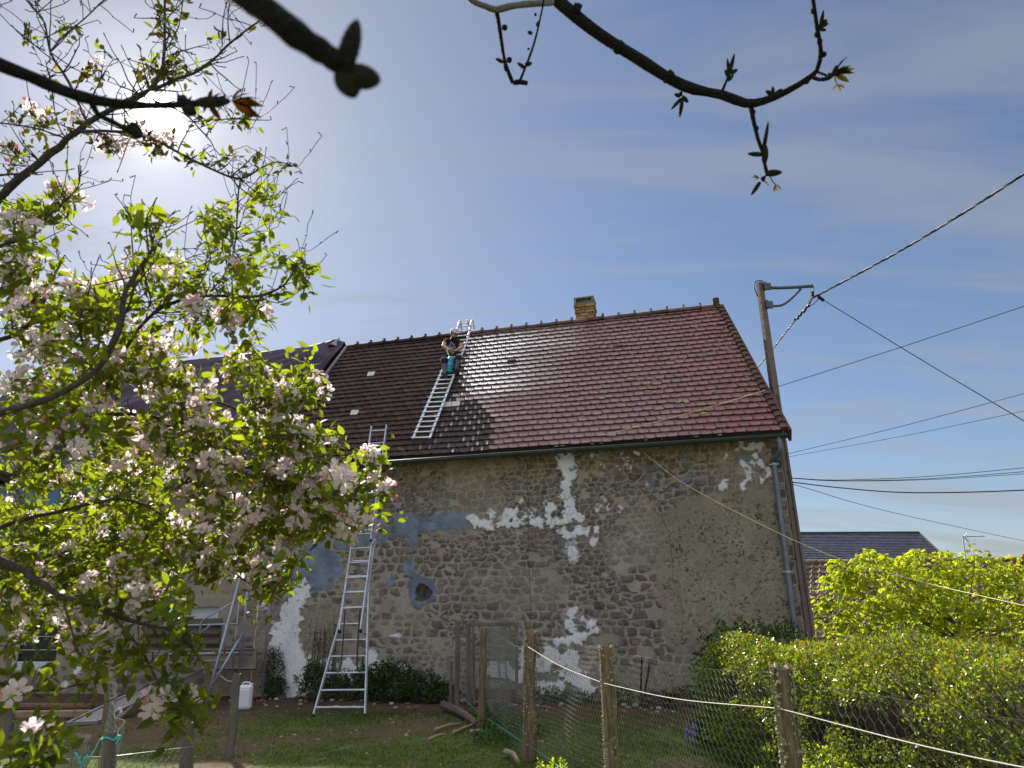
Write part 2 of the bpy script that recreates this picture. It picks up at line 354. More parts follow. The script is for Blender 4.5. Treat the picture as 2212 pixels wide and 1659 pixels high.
def AMAX(b): return _q1[0] + (b-_q1[1])*(_q2[0]-_q1[0])/(_q2[1]-_q1[1])      # the tiled part ends along this line, under the edge of the tarpaulin
print('amax', AMAX(0), AMAX(SLEN), ULEN); print('house', C0, 'EZ', EZ, 'RZ', RZ, 'ulen', ULEN, 'slope', SLEN, 'skew', U_RR-U_ER, 'NR.sun', NR@SUN)

# ------------------------------------------------------------------ ground
def ground():
    xs = np.concatenate([[-400,-150,-60,-30], np.arange(-16, 16.01, 0.14), [30,60,150,400]])
    ys = np.concatenate([[-200,-60,-20,-6], np.arange(-2, 20.01, 0.14), [30,60,150,500]])
    X, Y = np.meshgrid(xs, ys); Z = (fbm(X*0.7, Y*0.7, 3)-0.5)*0.12 + (fbm(X*3, Y*3, 5)-0.5)*0.05
    inn = sstep(0, 4, 18-np.abs(X))*sstep(0, 3, 20.5-Y)*sstep(-4, 0, Y)
    Z = Z*inn - 0.01
    k = len(xs); i = np.arange(len(ys)-1)[:, None]; j = np.arange(k-1)[None]
    Fq = np.stack([i*k+j, i*k+j+1, (i+1)*k+j+1, (i+1)*k+j], -1).reshape(-1, 4)
    g = (fbm(X*0.9+3, Y*0.9, 11, 5)); soil = sstep(0.50, 0.66, g)
    # trodden bare earth along the house wall and round the scaffold
    dw = ((np.stack([X, Y, X*0], -1)-C0)@NO)
    soil = np.maximum(soil*0.85, sstep(2.0, 1.0, np.abs(dw-0.8)+0.8*fbm(X*1.3, Y*1.3, 21)))
    soil = np.maximum(soil, 0.9*sstep(-3.6, -4.6, X)*sstep(9.2, 10.2, Y))
    gc = A([0.075, 0.10, 0.022]); scol = A([0.105, 0.066, 0.042])
    v = 0.7+0.6*fbm(X*6, Y*6, 31)[..., None]
    c = (gc*(1-soil[..., None]) + scol*soil[..., None])*v
    o = mesh_np('ground', np.stack([X, Y, Z], -1).reshape(-1, 3), Fq, mat('garden_ground', (1,1,1), 0.97, vcol=True, noise=0.5, nscale=18, bump=0.9, bscale=30, spec=0.2), smooth=True, cols=c.reshape(-1, 3))
    o.location.z = float(Z.min()); o['kind'] = 'structure'
    return xs, ys, Z, soil
GXS, GYS, GZ, GSOIL = ground()
def ghz(x, y):
    i = np.clip(np.searchsorted(GXS, x)-1, 0, len(GXS)-2); j = np.clip(np.searchsorted(GYS, y)-1, 0, len(GYS)-2)
    fx = (x-GXS[i])/(GXS[i+1]-GXS[i]); fy = (y-GYS[j])/(GYS[j+1]-GYS[j])
    return (GZ[j, i]*(1-fx)+GZ[j, i+1]*fx)*(1-fy)+(GZ[j+1, i]*(1-fx)+GZ[j+1, i+1]*fx)*fy

# ------------------------------------------------------------------ the barn: rubble wall with plaster and cement patches
barn = thing('stone_barn', 'tall rubble stone barn with long clay tile roof, wet and half cleaned', 'barn', WP(5.0, 0, -2))
def worley(u, z, cell_u, cell_z, seed):
    """distances to nearest and second nearest stone centre, and the nearest stone's id"""
    r = np.random.default_rng(seed); n = 512
    jx = r.random((n, n)); jz = r.random((n, n)); sz = 0.72+0.55*r.random((n, n))
    cu = u/cell_u; cz = z/cell_z; cu = cu + 0.5*(np.floor(cz).astype(int) % 2)
    iu = np.floor(cu).astype(int); iz = np.floor(cz).astype(int)
    d1 = np.full(u.shape, 9.0); d2 = np.full(u.shape, 9.0); idd = np.zeros(u.shape, int)
    for a in (-1, 0, 1, ):
        for b in (-1, 0, 1):
            ku = (iu+a) % n; kz = (iz+b) % n
            px = iu+a+0.15+0.7*jx[kz, ku]; pz = iz+b+0.18+0.64*jz[kz, ku]
            dx = np.abs(cu-px); dz = np.abs(cz-pz)
            d = ((dx**2.6+dz**2.6)**(1/2.6))/sz[kz, ku]
            i_ = kz*n+ku; nearer = d < d1
            d2 = np.where(nearer, d1, np.minimum(d2, d)); idd = np.where(nearer, i_, idd); d1 = np.where(nearer, d, d1)
    return d1, d2, idd
# patches, digitised as capsules: x1, y1, x2, y2, radius (in pixels of one enlarged detail of the photograph)
def caps(lst, sx, x0, sy, y0):
    out = []
    for q in lst:
        x1, y1, x2, y2, r = q if len(q) == 5 else (q[0], q[1], q[0], q[1], q[2])
        a = Wuv(x0+sx*x1, y0+sy*y1); b = Wuv(x0+sx*x2, y0+sy*y2); c = Wuv(x0+sx*(x1+r), y0+sy*y1)
        out.append((a[0], a[1], b[0], b[1], abs(c[0]-a[0])))
    return out
T3 = (1/3, 589.9, 1/3, 811.0); T6 = (1/3, 737.3, 1/3, 1106.0); T0 = (1/3, 0.0, 1/3, 1106.0); T4 = (.2445, 1216.5, .2445, 958.5)
WHITE = caps([(1900,530,1920,640,50),(1910,650,1905,790,30),(1905,790,1940,880,34),(1330,968,1930,945,27),(1290,920,1340,975,26),(1415,900,1420,960,24),(1520,900,1525,950,22),(1565,890,1565,940,18),(1620,925,1680,885,24),(1800,840,1790,930,26),(1900,905,1990,920,32),(1890,1005,2030,1015,30),(1925,1040,1930,1120,42),(1935,1120,1942,1200,30),(1545,815,14),(1607,805,12),(2140,800,13),(2115,850,16),(2170,850,12),(2095,1000,2085,1070,20),(1930,1530,1935,1560,24),(1920,1600,2060,1610,34)], *T3) \
 + caps([(1500,650,26),(1490,720,1610,735,42),(1430,850,1650,775,40),(1210,960,1480,970,75),(1500,1050,1600,1140,60),(990,1030,1160,1060,48),(1230,1130,1400,1150,40),(330,815,390,785,16),(50,1005,60,1060,45),(200,960,240,1020,45),(390,1010,30),(465,1060,15)], *T6) \
 + caps([(1965,520,1900,620,58),(1890,640,1880,740,70),(1840,800,1890,960,92),(1840,1010,2120,1030,66),(1850,1060,1890,1190,66),(1960,1080,1990,1160,40),(1700,620,30),(500,1030,24),(420,1120,20)], *T0) \
 + caps([(720,370,20),(1440,115,24),(1700,105,30),(1590,170,1750,170,27),(1640,200,1645,300,22),(1805,230,1810,280,20),(1745,325,1750,375,22),(1590,360,1590,400,20),(1412,330,1405,440,18),(1550,35,1740,18,32),(330,170,330,215,22),(485,205,13),(570,205,18),(415,120,16),(540,125,22),(258,110,9),(315,115,22),(350,490,11),(320,565,15),(400,550,16),(505,560,20),(290,750,22),(290,800,275,870,19)], *T4)
CEM = caps([(830,950,1250,945,52),(700,1012,850,1000,36),(905,1010,915,1110,32),(870,1230,930,1310,30),(960,1400,88),(940,1480,30),(460,1070,690,1020,56),(120,1010,260,1075,95),(150,1180,340,1255,105),(330,1310,80),(250,1340,70),(755,1340,25),(555,1230,18)], *T3) \
 + caps([(765,350,34),(1045,372,1080,310,30),(1060,145,18),(740,190,22),(830,190,16),(1530,145,1740,125,34),(1690,160,30)], *T4)
HOLES = caps([(1560,750,34),(1640,840,54),(1580,980,44),(1645,1100,36),(1285,900,36),(1440,890,28),(1375,1010,26)], *T6) + caps([(1920,1072,14),(1925,985,34)], *T3)
def capsdist(u, z, lst):
    d = np.full(u.shape, 9.0)
    for (a, b, c, e, r) in lst:
        du, dz = c-a, e-b; l2 = du*du+dz*dz+1e-9
        t = np.clip(((u-a)*du+(z-b)*dz)/l2, 0, 1)
        d = np.minimum(d, np.hypot(u-a-t*du, z-b-t*dz)-r)
    return d
VENT = Wuv(912, 1283)
def wall_surface(u, z):
    uw = u + 0.05*(fbm(u*4, z*4, 1)-0.5); zw = z + 0.05*(fbm(u*4, z*4, 2)-0.5)
    big = 1.0
    d1, d2, sid = worley(uw, zw, 0.225, 0.155, 5)
    e1, e2, sid2 = worley(uw+3.1, zw+.7, 0.15, 0.105, 6)
    sm = fbm(u*0.8+11, z*1.0, 43, 3) + 0.22*sstep(2.6, 4.2, z) > 0.60
    d1 = np.where(sm, e1, d1); d2 = np.where(sm, e2, d2); sid = np.where(sm, sid2, sid)
    e = (d2-d1) + 0.30*(fbm(u*16, z*16, 7, 3)-0.5)
    rs = np.random.default_rng(9); n = 512*512
    rv = rs.random(n); rw = rs.random(n); rx = rs.random(n)
    # how deep the joints are filled: more to the left and low down
    fill = 0.03 + 0.17*fbm(u*0.55+7, z*0.75, 41, 3) + 0.10*sstep(5.5, 8.5, u)*sstep(3.2, 0.6, z) - 0.05*sstep(2.5, 4.0, z)
    stone = sstep(fill, fill+0.13, e)*(rx[sid] > 0.07)*(1-0.45*sstep(0.50, 0.66, fbm(u*1.1+5, z*1.5, 231, 4)))*(1-0.25*sstep(0.52, 0.66, fbm(u*9, z*10, 233, 3)))
    # rough render left on the right-hand half
    ur, zt = Wuv(1450, 1200)[0], Wuv(1480, 1080)[1]
    rn = fbm(u*1.4, z*1.4, 51, 4)-0.5
    rend = sstep(-0.12, 0.28, (ur+0.35-u)*0.8 + rn*0.9)*sstep(-0.12, 0.14, (zt-z) + rn*0.5 + 0.25*sstep(ur-1.0, ur+0.3, u)*-1)*sstep(0.35, 0.95, z+rn*0.8)
    rend = np.maximum(rend, 0.75*sstep(0.9, 0.3, z+rn*0.6)*sstep(3.9, 3.2, u))
    rend = np.maximum(rend, 0.75*sstep(7.6, 8.6, u+rn*1.5)*sstep(2.0, 1.2, z+rn))
    stone = stone*(1-rend*sstep(0.15, 0.5, rend + 0.6*(fbm(u*5, z*5, 61)-0.5)))
    hs = np.clip(stone*(0.35+0.65*sstep(0.0, 0.5, e-fill)), 0, 1)
    c_m = A([0.365, 0.33, 0.268])*(0.74+0.52*fbm(u*3, z*3, 71, 4))[..., None]
    base = rv[sid][..., None]
    c_s = (A([0.112, 0.106, 0.095])*(1-base) + A([0.205, 0.184, 0.158])*base)
    c_s = np.where((rw[sid] > 0.86)[..., None], A([0.190, 0.148, 0.122]), c_s)
    c_s = np.where((rw[sid] < 0.14)[..., None], A([0.165, 0.165, 0.155]), c_s)
    c_s = c_s*(0.50+1.0*fbm(u*26, z*26, 81, 4))[..., None]*(0.75+.5*fbm(u*7, z*7, 82, 2))[..., None]
    c_r = A([0.34, 0.30, 0.225])*(0.66+0.5*fbm(u*2.2, z*2.2, 91, 5))[..., None]
    pit = sstep(0.60, 0.70, fbm(u*17+0.6*vnoise(u*9, z*9, 3), z*24, 93, 3))*sstep(0.2, 0.7, rend)
    mark = sstep(0.035, 0.012, np.abs(fbm(u*11+.8*fbm(u*5, z*5, 3), z*13, 193, 3)-0.5))*sstep(0.50, 0.60, fbm(u*7, z*8, 195, 2))*sstep(0.2, 0.7, rend)
    pit = np.maximum(pit*0.6*sstep(.45,.6,fbm(u*30,z*30,197,2)), mark)
    c_r = c_r*(1-0.78*pit[..., None])*(0.8+.4*fbm(u*34, z*34, 199, 2))[..., None]
    lich = sstep(0.62, 0.8, fbm(u*1.1+4, z*0.8, 95, 4))
    c_r = c_r*(1-0.35*lich[..., None])+A([0.10, 0.12, 0.09])*0.35*lich[..., None]
    c = c_m*(1-rend[..., None]) + c_r*rend[..., None]
    h = 0.006*fbm(u*12, z*12, 97, 3) + 0.012*rend - 0.014*pit
    c = c*(1-stone[..., None]) + c_s*stone[..., None]; h = h*(1-stone) + (0.004+0.02*hs + 0.010*fbm(u*18, z*18, 99, 3))*stone
    edge = fbm(u*9, z*9, 101, 4)-0.5
    dc = capsdist(u, z, CEM) + 0.16*edge; kc = sstep(0.03, -0.02, dc)
    c_c = A([0.20, 0.25, 0.325])*(0.45+1.1*fbm(u*5, z*5, 103, 4))[..., None]
    kc = kc*(1-0.75*sstep(0.55, 0.75, fbm(u*4+3, z*5, 105, 3))*stone)
    c = c*(1-kc[..., None]) + c_c*kc[..., None]; h = h*(1-0.7*kc) + 0.7*kc*(0.014+0.008*fbm(u*14, z*14, 107, 3))
    dw = capsdist(u, z, WHITE) + 0.002 + 0.22*edge + 0.16*(fbm(u*17, z*17, 109, 3)-0.5)
    dh = capsdist(u, z, HOLES) + 0.10*edge
    kw = sstep(0.012, -0.008, dw)*sstep(-0.02, 0.02, dh)
    c_w = A([0.86, 0.86, 0.88])*(0.90+0.16*fbm(u*8, z*8, 111, 4))[..., None]
    c_w = c_w*(0.84+0.16*sstep(0.0, -0.05, dw))[..., None]*(0.86+0.28*fbm(u*3, z*3, 211, 4))[..., None]
    kw = kw*(1-0.9*stone*sstep(0.66, 0.74, fbm(u*3.3, z*3.6, 213, 2)))
    crack = sstep(0.035, 0.0, np.abs(fbm(u*7, z*7, 113, 3)-0.5))*sstep(0.45, 0.6, fbm(u*2, z*2, 115))
    c_w = c_w*(1-0.45*crack[..., None])
    c = c*(1-kw[..., None]) + c_w*kw[..., None]; h = h*(1-kw) + kw*(0.034+0.014*fbm(u*7, z*7, 117, 4)-0.01*crack)
    # vent hole, roughly square with broken edges
    dv = np.hypot((u-VENT[0])/1.05, z-VENT[1])-0.16 + 0.10*edge + 0.06*(fbm(u*13, z*13, 217, 2)-0.5)
    kv = sstep(0.02, -0.02, dv); h = h - kv*(0.05+0.05*fbm(u*12, z*12, 219, 3)); c = c*(1-kv[..., None]) + (A([0.105, 0.095, 0.085])*(0.3+1.2*fbm(u*15, z*15, 221, 3))[..., None])*kv[..., None]
    # yellowish unwashed strip just under the eaves
    top = sstep(EZ-0.75, EZ-0.25, z + 0.3*edge)*(1-kw)
    c = c*(1-top[..., None]*0.6) + c*A([1.08, 0.92, 0.62])*top[..., None]*0.6
    return c, h
def wall_mesh(name, u0, u1, z0, z1, step, parent, surf, material):
    us = np.arange(u0, u1+step*0.5, step); zs = np.arange(z0, z1+step*0.5, step)
    U, Z = np.meshgrid(us, zs); c, h = surf(U, Z)
    P = WP(U, Z, h); k = len(us); i = np.arange(len(zs)-1)[:, None]; j = np.arange(k-1)[None]
    Fq = np.stack([i*k+j, (i+1)*k+j, (i+1)*k+j+1, i*k+j+1], -1).reshape(-1, 4)
    return mesh_np(name, P.reshape(-1, 3), Fq[:, ::-1], material, parent, smooth=True, cols=c.reshape(-1, 3))
front = wall_mesh('wall', -0.02, U_EL+0.05, -0.15, EZ+0.06, 0.0155, barn, wall_surface, M_wall)
# gable wall to the right (follows the skewed verge) and the plain back
gb = MB()
def depth_pt(o, frac, z): return WP(U_ER+0.07+ (U_RR-U_ER)*frac*1.0, z, -0.03 + (RIDGE_OFF-EAVE_OFF)*frac)
g0 = WP(0.0, -0.1, -0.03); gE = WP(0.0, EZ, -0.03); gR = depth_pt(0, 1.0, RZ-0.12); b0 = depth_pt(0, 2.0, -0.1); bE = depth_pt(0, 2.0, EZ)
gb.add([g0, b0, bE, gR, gE], [(0, 1, 2, 3, 4)])
l0 = WP(U_EL, -0.1, -0.03); 
gb.add([b0, b0+DL*ULEN, bE+DL*ULEN, bE], [(0, 1, 2, 3)])
gb.build('gable_wall', M_wallplain, barn)
# small ragged quoins along the corner so the corner edge is not a knife edge
q = MB()
for i in range(17):
    z = 0.12+i*0.255+rng.uniform(-.03,.03); s = rng.uniform(0.16, 0.30)
    q.box(WP(s/2-0.035, z+0.1, -0.10), (s, 0.23, 0.21+rng.uniform(-.03,.02)), A([DL, NO, ZZ]), col_=A([0.14,0.125,0.105])*rng.uniform(.7,1.5), bev=0.03)
q.build('corner_stones', M_wall, barn)

# ------------------------------------------------------------------ roof of single clay tiles
NROW = 27; COURSE = SLEN/NROW; TW = 0.205
def in_poly(x, y, poly):
    r = np.zeros(np.shape(x), bool); n = len(poly)
    for i in range(n):
        x1, y1 = poly[i]; x2, y2 = poly[(i+1) % n]
        cnd = ((y1 > y) != (y2 > y)) & (x < (x2-x1)*(y-y1)/(y2-y1+1e-12)+x1); r ^= cnd
    return r
GLASS_PX = [(805.8,810),(763,889),(977,871.6)]; SLOT_PX = [(1336,751),(1106.5,775),(908.5,794)]
GLASS_AB = [Rab(Ron(*p)) for p in GLASS_PX]; SLOT_AB = [Rab(Ron(*p)) for p in SLOT_PX]
def x_at_row(lst, y):
    ys = [p[1] for p in lst]; return np.interp(y, ys, [p[0] for p in lst])
WETL = [(1030,700),(1012,740),(1003,772),(985,800),(1003,830),(1002,845),(960,858),(948,880),(930,920),(915,960),(905,990)]     # where the washed part begins
STRK = [(1040,700),(1030,860),(1058,880),(1070,905),(1062,940),(1050,985)]                                                      # right end of the streaky patch
def build_tiles():
    V = []; Fc = []; Cc = []; Wt = []
    n = 0; glass = []; 
    lip = 0.040
    for r in range(NROW):
        b0_ = r*COURSE; L_ = COURSE+0.05
        off = (0.5*(r % 2))*TW
        cols_ = int((ULEN+1)/TW)+2
        rowj = rng.normal(0, 0.004)
        for k in range(-1, cols_):
            a0 = k*TW+off; a1 = a0+TW
            lim = AMAX(b0_+COURSE/2)
            if a1 < 0.02 or a0 > lim-0.01: continue
            a0 = max(a0, -0.02); a1 = min(a1, lim+0.02)
            if a1-a0 < 0.05: continue
            cpt = RF((a0+a1)/2, b0_+0.12); px, py = proj(cpt)
            if any(abs((a0+a1)/2-g[0]) < TW*0.55 and 0 <= g[1]-b0_ < COURSE for g in GLASS_AB):
                glass.append((a0, a1, b0_)); kind = 'g'
            else: kind = 't'
            wave = 0.045*(float(fbm(cpt@DL*0.45, b0_*0.6, 301, 3))-0.5); j = rng.normal(0, 0.0035)+0.012*(float(fbm((a0)*0.8, r*3.3, 303, 2))-0.5) - (rng.uniform(.012, .035) if rng.random() < 0.02 else 0); tl = rng.normal(0, 0.003); gap = 0.0035
            prof = [0.006, 0.001, 0.0, 0.0, 0.0, 0.001, 0.002, 0.011]; fr = [0.03, 0.12, 0.40, 0.60, 0.62, 0.79, 0.81, 0.985]
            if kind == 'g': continue
            # colour regions
            xw = x_at_row(WETL, py) + 10*(vnoise(py*0.2, k*0.37, 5)-0.5); xs_ = x_at_row(STRK, py)+8*(vnoise(py*0.3, 2.2, 6)-0.5)
            red = A([0.255, 0.058, 0.044])*rng.uniform(0.75, 1.2); lil = A([0.215, 0.140, 0.140])*rng.uniform(0.85, 1.15)
            wet = 0.0
            if px < xw:                                   # unwashed: dark brown, lichen-black
                c1 = A([0.062, 0.040, 0.038])*rng.uniform(0.75, 1.3); c2 = c1*1.12+A([0.018,0.004,0.002])*rng.uniform(0, 1)
                if px > xw-30 and py < 860: c1 = c1*0.5; c2 = c2*0.5; wet = 0.35
                cmid, cedge = c1, c2; stripe = False
            else:
                t = sstep(10, 330-0.75*max(0, py-720), px-xw + 70*(vnoise(py*0.05, 1.0, 8)-0.5) + 60*(float(fbm(px*0.03, 2.7, 9, 2))-0.5))      # 0 freshly wet, 1 clean and nearly dry
                stripe = py > 862 and px < xs_
                if stripe:
                    cmid = A([0.060, 0.042, 0.040])*rng.uniform(0.8, 1.2); cedge = A([0.20, 0.17, 0.165]); wet = 0.12
                else:
                    mid = A([0.17, 0.125, 0.125])*rng.uniform(.85, 1.15)
                    cmid = mid*(1-t)+lil*t; cedge = A([0.13, 0.075, 0.07])*(1-t)+red*t
                    d_ = sstep(1350, 1650, px); cmid = cmid*(1-d_*0.45)+red*0.9*d_*0.45
                    wet = 1.0-0.66*t
            us_ = a0 + (a1-a0)*A(fr); W_ = len(fr)
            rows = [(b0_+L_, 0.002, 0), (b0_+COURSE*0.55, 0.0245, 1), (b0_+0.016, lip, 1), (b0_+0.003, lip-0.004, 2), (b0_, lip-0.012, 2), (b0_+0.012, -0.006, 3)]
            vs = []; cs = []; wv = []; stripey = rng.random() < 0.8; swet = rng.uniform(.15, .7)
            for (b_, hh, kk) in rows:
                for q_, (ua, ph) in enumerate(zip(us_, prof)):
                    bb = b_ + rowj + j + tl*(fr[q_]-0.5)
                    vs.append(RF(ua, bb, hh + (ph if kk < 3 else 0) + wave + rng.normal(0, 0.0008)))
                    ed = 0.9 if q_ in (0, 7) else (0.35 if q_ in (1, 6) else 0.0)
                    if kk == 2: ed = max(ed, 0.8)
                    cc = cmid*(1-ed)+cedge*ed
                    wv.append(wet)
                    if stripe:
                        if q_ in (4, 5) and stripey: cc = cedge; wv[-1] = swet  # lighter stripe colour painted in as glints off the wet tile ribs
                        else: cc = cmid
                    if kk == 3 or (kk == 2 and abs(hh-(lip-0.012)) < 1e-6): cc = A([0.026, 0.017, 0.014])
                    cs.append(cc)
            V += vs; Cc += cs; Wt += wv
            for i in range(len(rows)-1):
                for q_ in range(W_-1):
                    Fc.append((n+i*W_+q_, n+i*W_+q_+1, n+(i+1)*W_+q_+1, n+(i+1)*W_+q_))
            n += len(vs)
    return A(V), A(Fc), A(Cc), A(Wt), glass
tV, tF, tC, tW, glass = build_tiles()
# orient faces upwards
f0 = tF[0]; nrm = np.cross(tV[f0[1]]-tV[f0[0]], tV[f0[2]]-tV[f0[0]])
if nrm@NR < 0: tF = tF[:, ::-1]
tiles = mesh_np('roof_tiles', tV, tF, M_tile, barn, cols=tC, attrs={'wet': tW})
M_paleglass = mat('pale_glass_tile', (0.60,0.58,0.58), 0.35, noise=0.1)
for (a0, a1, b_) in glass:
    g = MB(); g.box(RF((a0+a1)/2, b_+COURSE*0.52, 0.028), (TW*0.94, COURSE*1.02, 0.016), A([DL, US, NR]), bev=0.003); g.build('glass_tile', M_paleglass, barn)
for (a, b_) in SLOT_AB:
    s_ = MB(); r_ = int(b_/COURSE)*COURSE
    s_.box(RF(a, r_+0.03, 0.045), (0.22, 0.07, 0.035), A([DL, US, NR]), bev=0.012); s_.build('vent_tile', M_black, barn)
dk = MB()
dk.box(RF(ULEN/2, SLEN/2, -0.045)+0*ZZ, (ULEN-0.02, SLEN-0.02, 0.07), A([DL, US, NR]))
Nb = A([0,0,0.0])
bk_dir = unit(A([*( -NO*(EAVE_OFF-RIDGE_OFF)+DL*(U_RR-U_ER))[:2], 0])*1.0)
back_eave = R_R + (-NO*(EAVE_OFF-RIDGE_OFF)+DL*(U_RR-U_ER)) + ZZ*(EZ-RZ)
dk.add([R_R-ZZ*.02, back_eave, back_eave+DL*ULEN, R_L-ZZ*.02], [(0,1,2,3)])
dk.build('roof_deck', M_deck, barn)
# rafter feet under the eave
for a in np.arange(0.3, ULEN, 0.62): rf = MB(); rf.box(RF(a, 0.18, -0.13), (0.07, 0.5, 0.10), A([DL, US, NR])); rf.build('rafter', M_woodgrey, barn)
# ridge tiles with raised collars
rg = MB(); pitch_ = 0.392; k = 0
a = -0.02
while a < AMAX(SLEN)-0.05:
    p0 = RF(a, SLEN, 0.0); rr = 0.105
    seg = pitch_
    cc = A([1,1,1])*rng.uniform(0.7, 1.25)
    if proj(p0)[0] < 1030: cc = cc*A([0.30,0.30,0.33])
    def arch(x, r, dz=0.0):
        return [RF(x, SLEN, 0.0) + (NO*math.cos(t)*r + ZZ*(math.sin(t)*r*0.85-0.02+dz)) for t in np.linspace(-0.25, math.pi+0.25, 9)]
    dz = rng.normal(0, 0.006)
    secs = [arch(a, rr*1.28, dz), arch(a+0.05, rr*1.28, dz), arch(a+0.055, rr*1.02, dz), arch(a+seg-0.005, rr*0.94, dz)]
    V = [p for s_ in secs for p in s_]; Fs = []
    for i in range(3):
        for q_ in range(8): Fs.append((i*9+q_, i*9+q_+1, (i+1)*9+q_+1, (i+1)*9+q_))
    Fs.append(tuple(range(9))); 
    rg.add(V, Fs, cc)
    rg.box(RF(a+0.025, SLEN, 0)+ZZ*(rr*1.1+dz), (0.055, 0.07, 0.055), A([DL, NO, ZZ]), cc*1.5, bev=0.012)
    a += pitch_
rg.build('ridge_tiles', M_ridge, barn)
# verge tiles stepping down the right-hand edge, and the end block on the ridge
vg = MB()
for r in range(NROW):
    cc = A([1.0,0.85,0.78])*rng.uniform(0.45, 0.95)
    b_ = r*COURSE; L_ = COURSE*1.12
    ring0 = [RF(-0.04+0.085*math.cos(t), b_, 0.035+0.062*math.sin(t)) for t in np.linspace(-0.4, math.pi+0.9, 9)]
    ring1 = [RF(-0.04+0.062*math.cos(t), b_+L_, 0.008+0.05*math.sin(t)) for t in np.linspace(-0.4, math.pi+0.9, 9)]
    vg.add(ring0+ring1, [(q_, q_+1, 9+q_+1, 9+q_) for q_ in range(8)]+[tuple(range(9))], cc)
vg.add([RF(-0.13, -0.06, 0.07), RF(-0.13, SLEN, 0.05), RF(-0.13, SLEN, -0.20), RF(-0.13, -0.06, -0.20), RF(-0.085, -0.06, 0.07), RF(-0.085, SLEN, 0.05), RF(-0.085, SLEN, -0.20), RF(-0.085, -0.06, -0.20)], [(0,1,2,3),(4,7,6,5),(0,4,5,1),(3,2,6,7),(0,3,7,4)], A([1.0,0.6,0.5]))
vg.build('verge_tiles', M_ridge, barn, smooth=False)
fb = MB(); fb.box(RF(0.03, SLEN, 0)+ZZ*0.08, (0.15, 0.22, 0.24), A([DL, NO, ZZ]), A([.45,.42,.40]), bev=0.02); fb.build('ridge_end_block', M_ridge, barn)
# moss and debris caught along the tile noses on the dry side
ms = MB()
for i in range(620):
    r = rng.integers(0, NROW); a = rng.uniform(0, ULEN) if rng.random() < 0.25 else abs(rng.normal(0, 1.0))*2.6
    if a > ULEN-0.1 or proj(RF(a, r*COURSE))[0] < 1080: continue
    s_ = rng.uniform(0.010, 0.026); c = A([0.30,0.24,0.10]) if rng.random() < 0.35 else (A([0.45,0.42,0.36]) if rng.random() < .2 else A([0.035,0.025,0.018]))
    p = RF(a, r*COURSE-0.008, 0.012); ex = rng.uniform(1.0, 2.8)
    V = [p+DL*s_*ex, p+US*s_*.6, p-DL*s_*ex, p-US*s_*.7, p+NR*s_, p-NR*s_]
    ms.add(V, [(0,1,4),(1,2,4),(2,3,4),(3,0,4),(1,0,5),(2,1,5),(3,2,5),(0,3,5)], c)
for (x, y) in [(1398,845),(1412,847),(1520,893),(1466,868),(1483,868),(1360,818),(1300,860),(1540,845),(1585,880)]:   # bigger lichen rosettes
    p = Ron(x, y, 0.04); s_ = rng.uniform(.05, .085)
    V = [p+DL*s_*math.cos(t)*rng.uniform(.6,1.2)+US*s_*.6*math.sin(t)*rng.uniform(.6,1.2)+NR*0.004 for t in np.linspace(0, 2*math.pi, 11)[:-1]]+[p+NR*0.02]
    ms.add(V, [(i, (i+1) % 10, 10) for i in range(10)], A([0.36,0.34,0.17]))
ms.build('moss', M_redsoil, barn)['kind'] = 'stuff'
# gutter and downpipe
gt = MB()
gax = RF(0, -0.02, -0.02)-ZZ*0.055+NO*0.055
def gsec(a, r=0.068):
    return [gax + DL*a - ZZ*(a*0.001) + NO*math.cos(t)*r + ZZ*math.sin(t)*r for t in np.linspace(math.pi, 2*math.pi, 9)]
As = np.linspace(-0.06, ULEN-0.05, 34); V = [p for a in As for p in gsec(a)]; Vi = [p for a in As for p in gsec(a, 0.062)]
gt.add(V, [(i*9+q_, i*9+q_+1, (i+1)*9+q_+1, (i+1)*9+q_) for i in range(33) for q_ in range(8)])
gt.add(Vi, [(i*9+q_, (i+1)*9+q_, (i+1)*9+q_+1, i*9+q_+1) for i in range(33) for q_ in range(8)])
gt.add(gsec(-0.06), [tuple(range(9))])
gt.tube([gax+DL*a+NO*0.068 for a in (-0.06, ULEN-0.05)], 0.011, 6)
for a in np.arange(0.3, ULEN, 0.62):
    V = [p for aa in (a-0.012, a+0.012) for p in gsec(aa, 0.073)]; gt.add(V, [(q_, q_+1, 9+q_+1, 9+q_) for q_ in range(8)])
gut = gt.build('gutter', M_zinc, barn, smooth=True)
dp = MB(); ud, zd = Wuv(1672, 1003, 0.09)
dp.tube(smooth_path([gax+DL*0.10-ZZ*0.05, gax+DL*0.10-ZZ*0.30, WP(ud, zd+0.06, 0.10), WP(ud, zd-0.3, 0.09), WP(ud, -0.1, 0.09)], 0.08), 0.046, 12)
pipe = dp.build('downpipe', M_zincpipe, barn, smooth=True)
for z in (zd, Wuv(1703, 1235, 0.09)[1]):
    b = MB(); b.lathe(WP(ud, z-0.02, 0.09), ZZ, [(0, .053), (.04, .053)], 12); b.box(WP(ud, z, 0.09)+DL*0.06, (.05, .03, .02), A([DL, NO, ZZ])); b.box(WP(ud, z, 0.09)-DL*0.06, (.05, .03, .02), A([DL, NO, ZZ]))
    cl = b.build('clamp', M_galv, pipe)
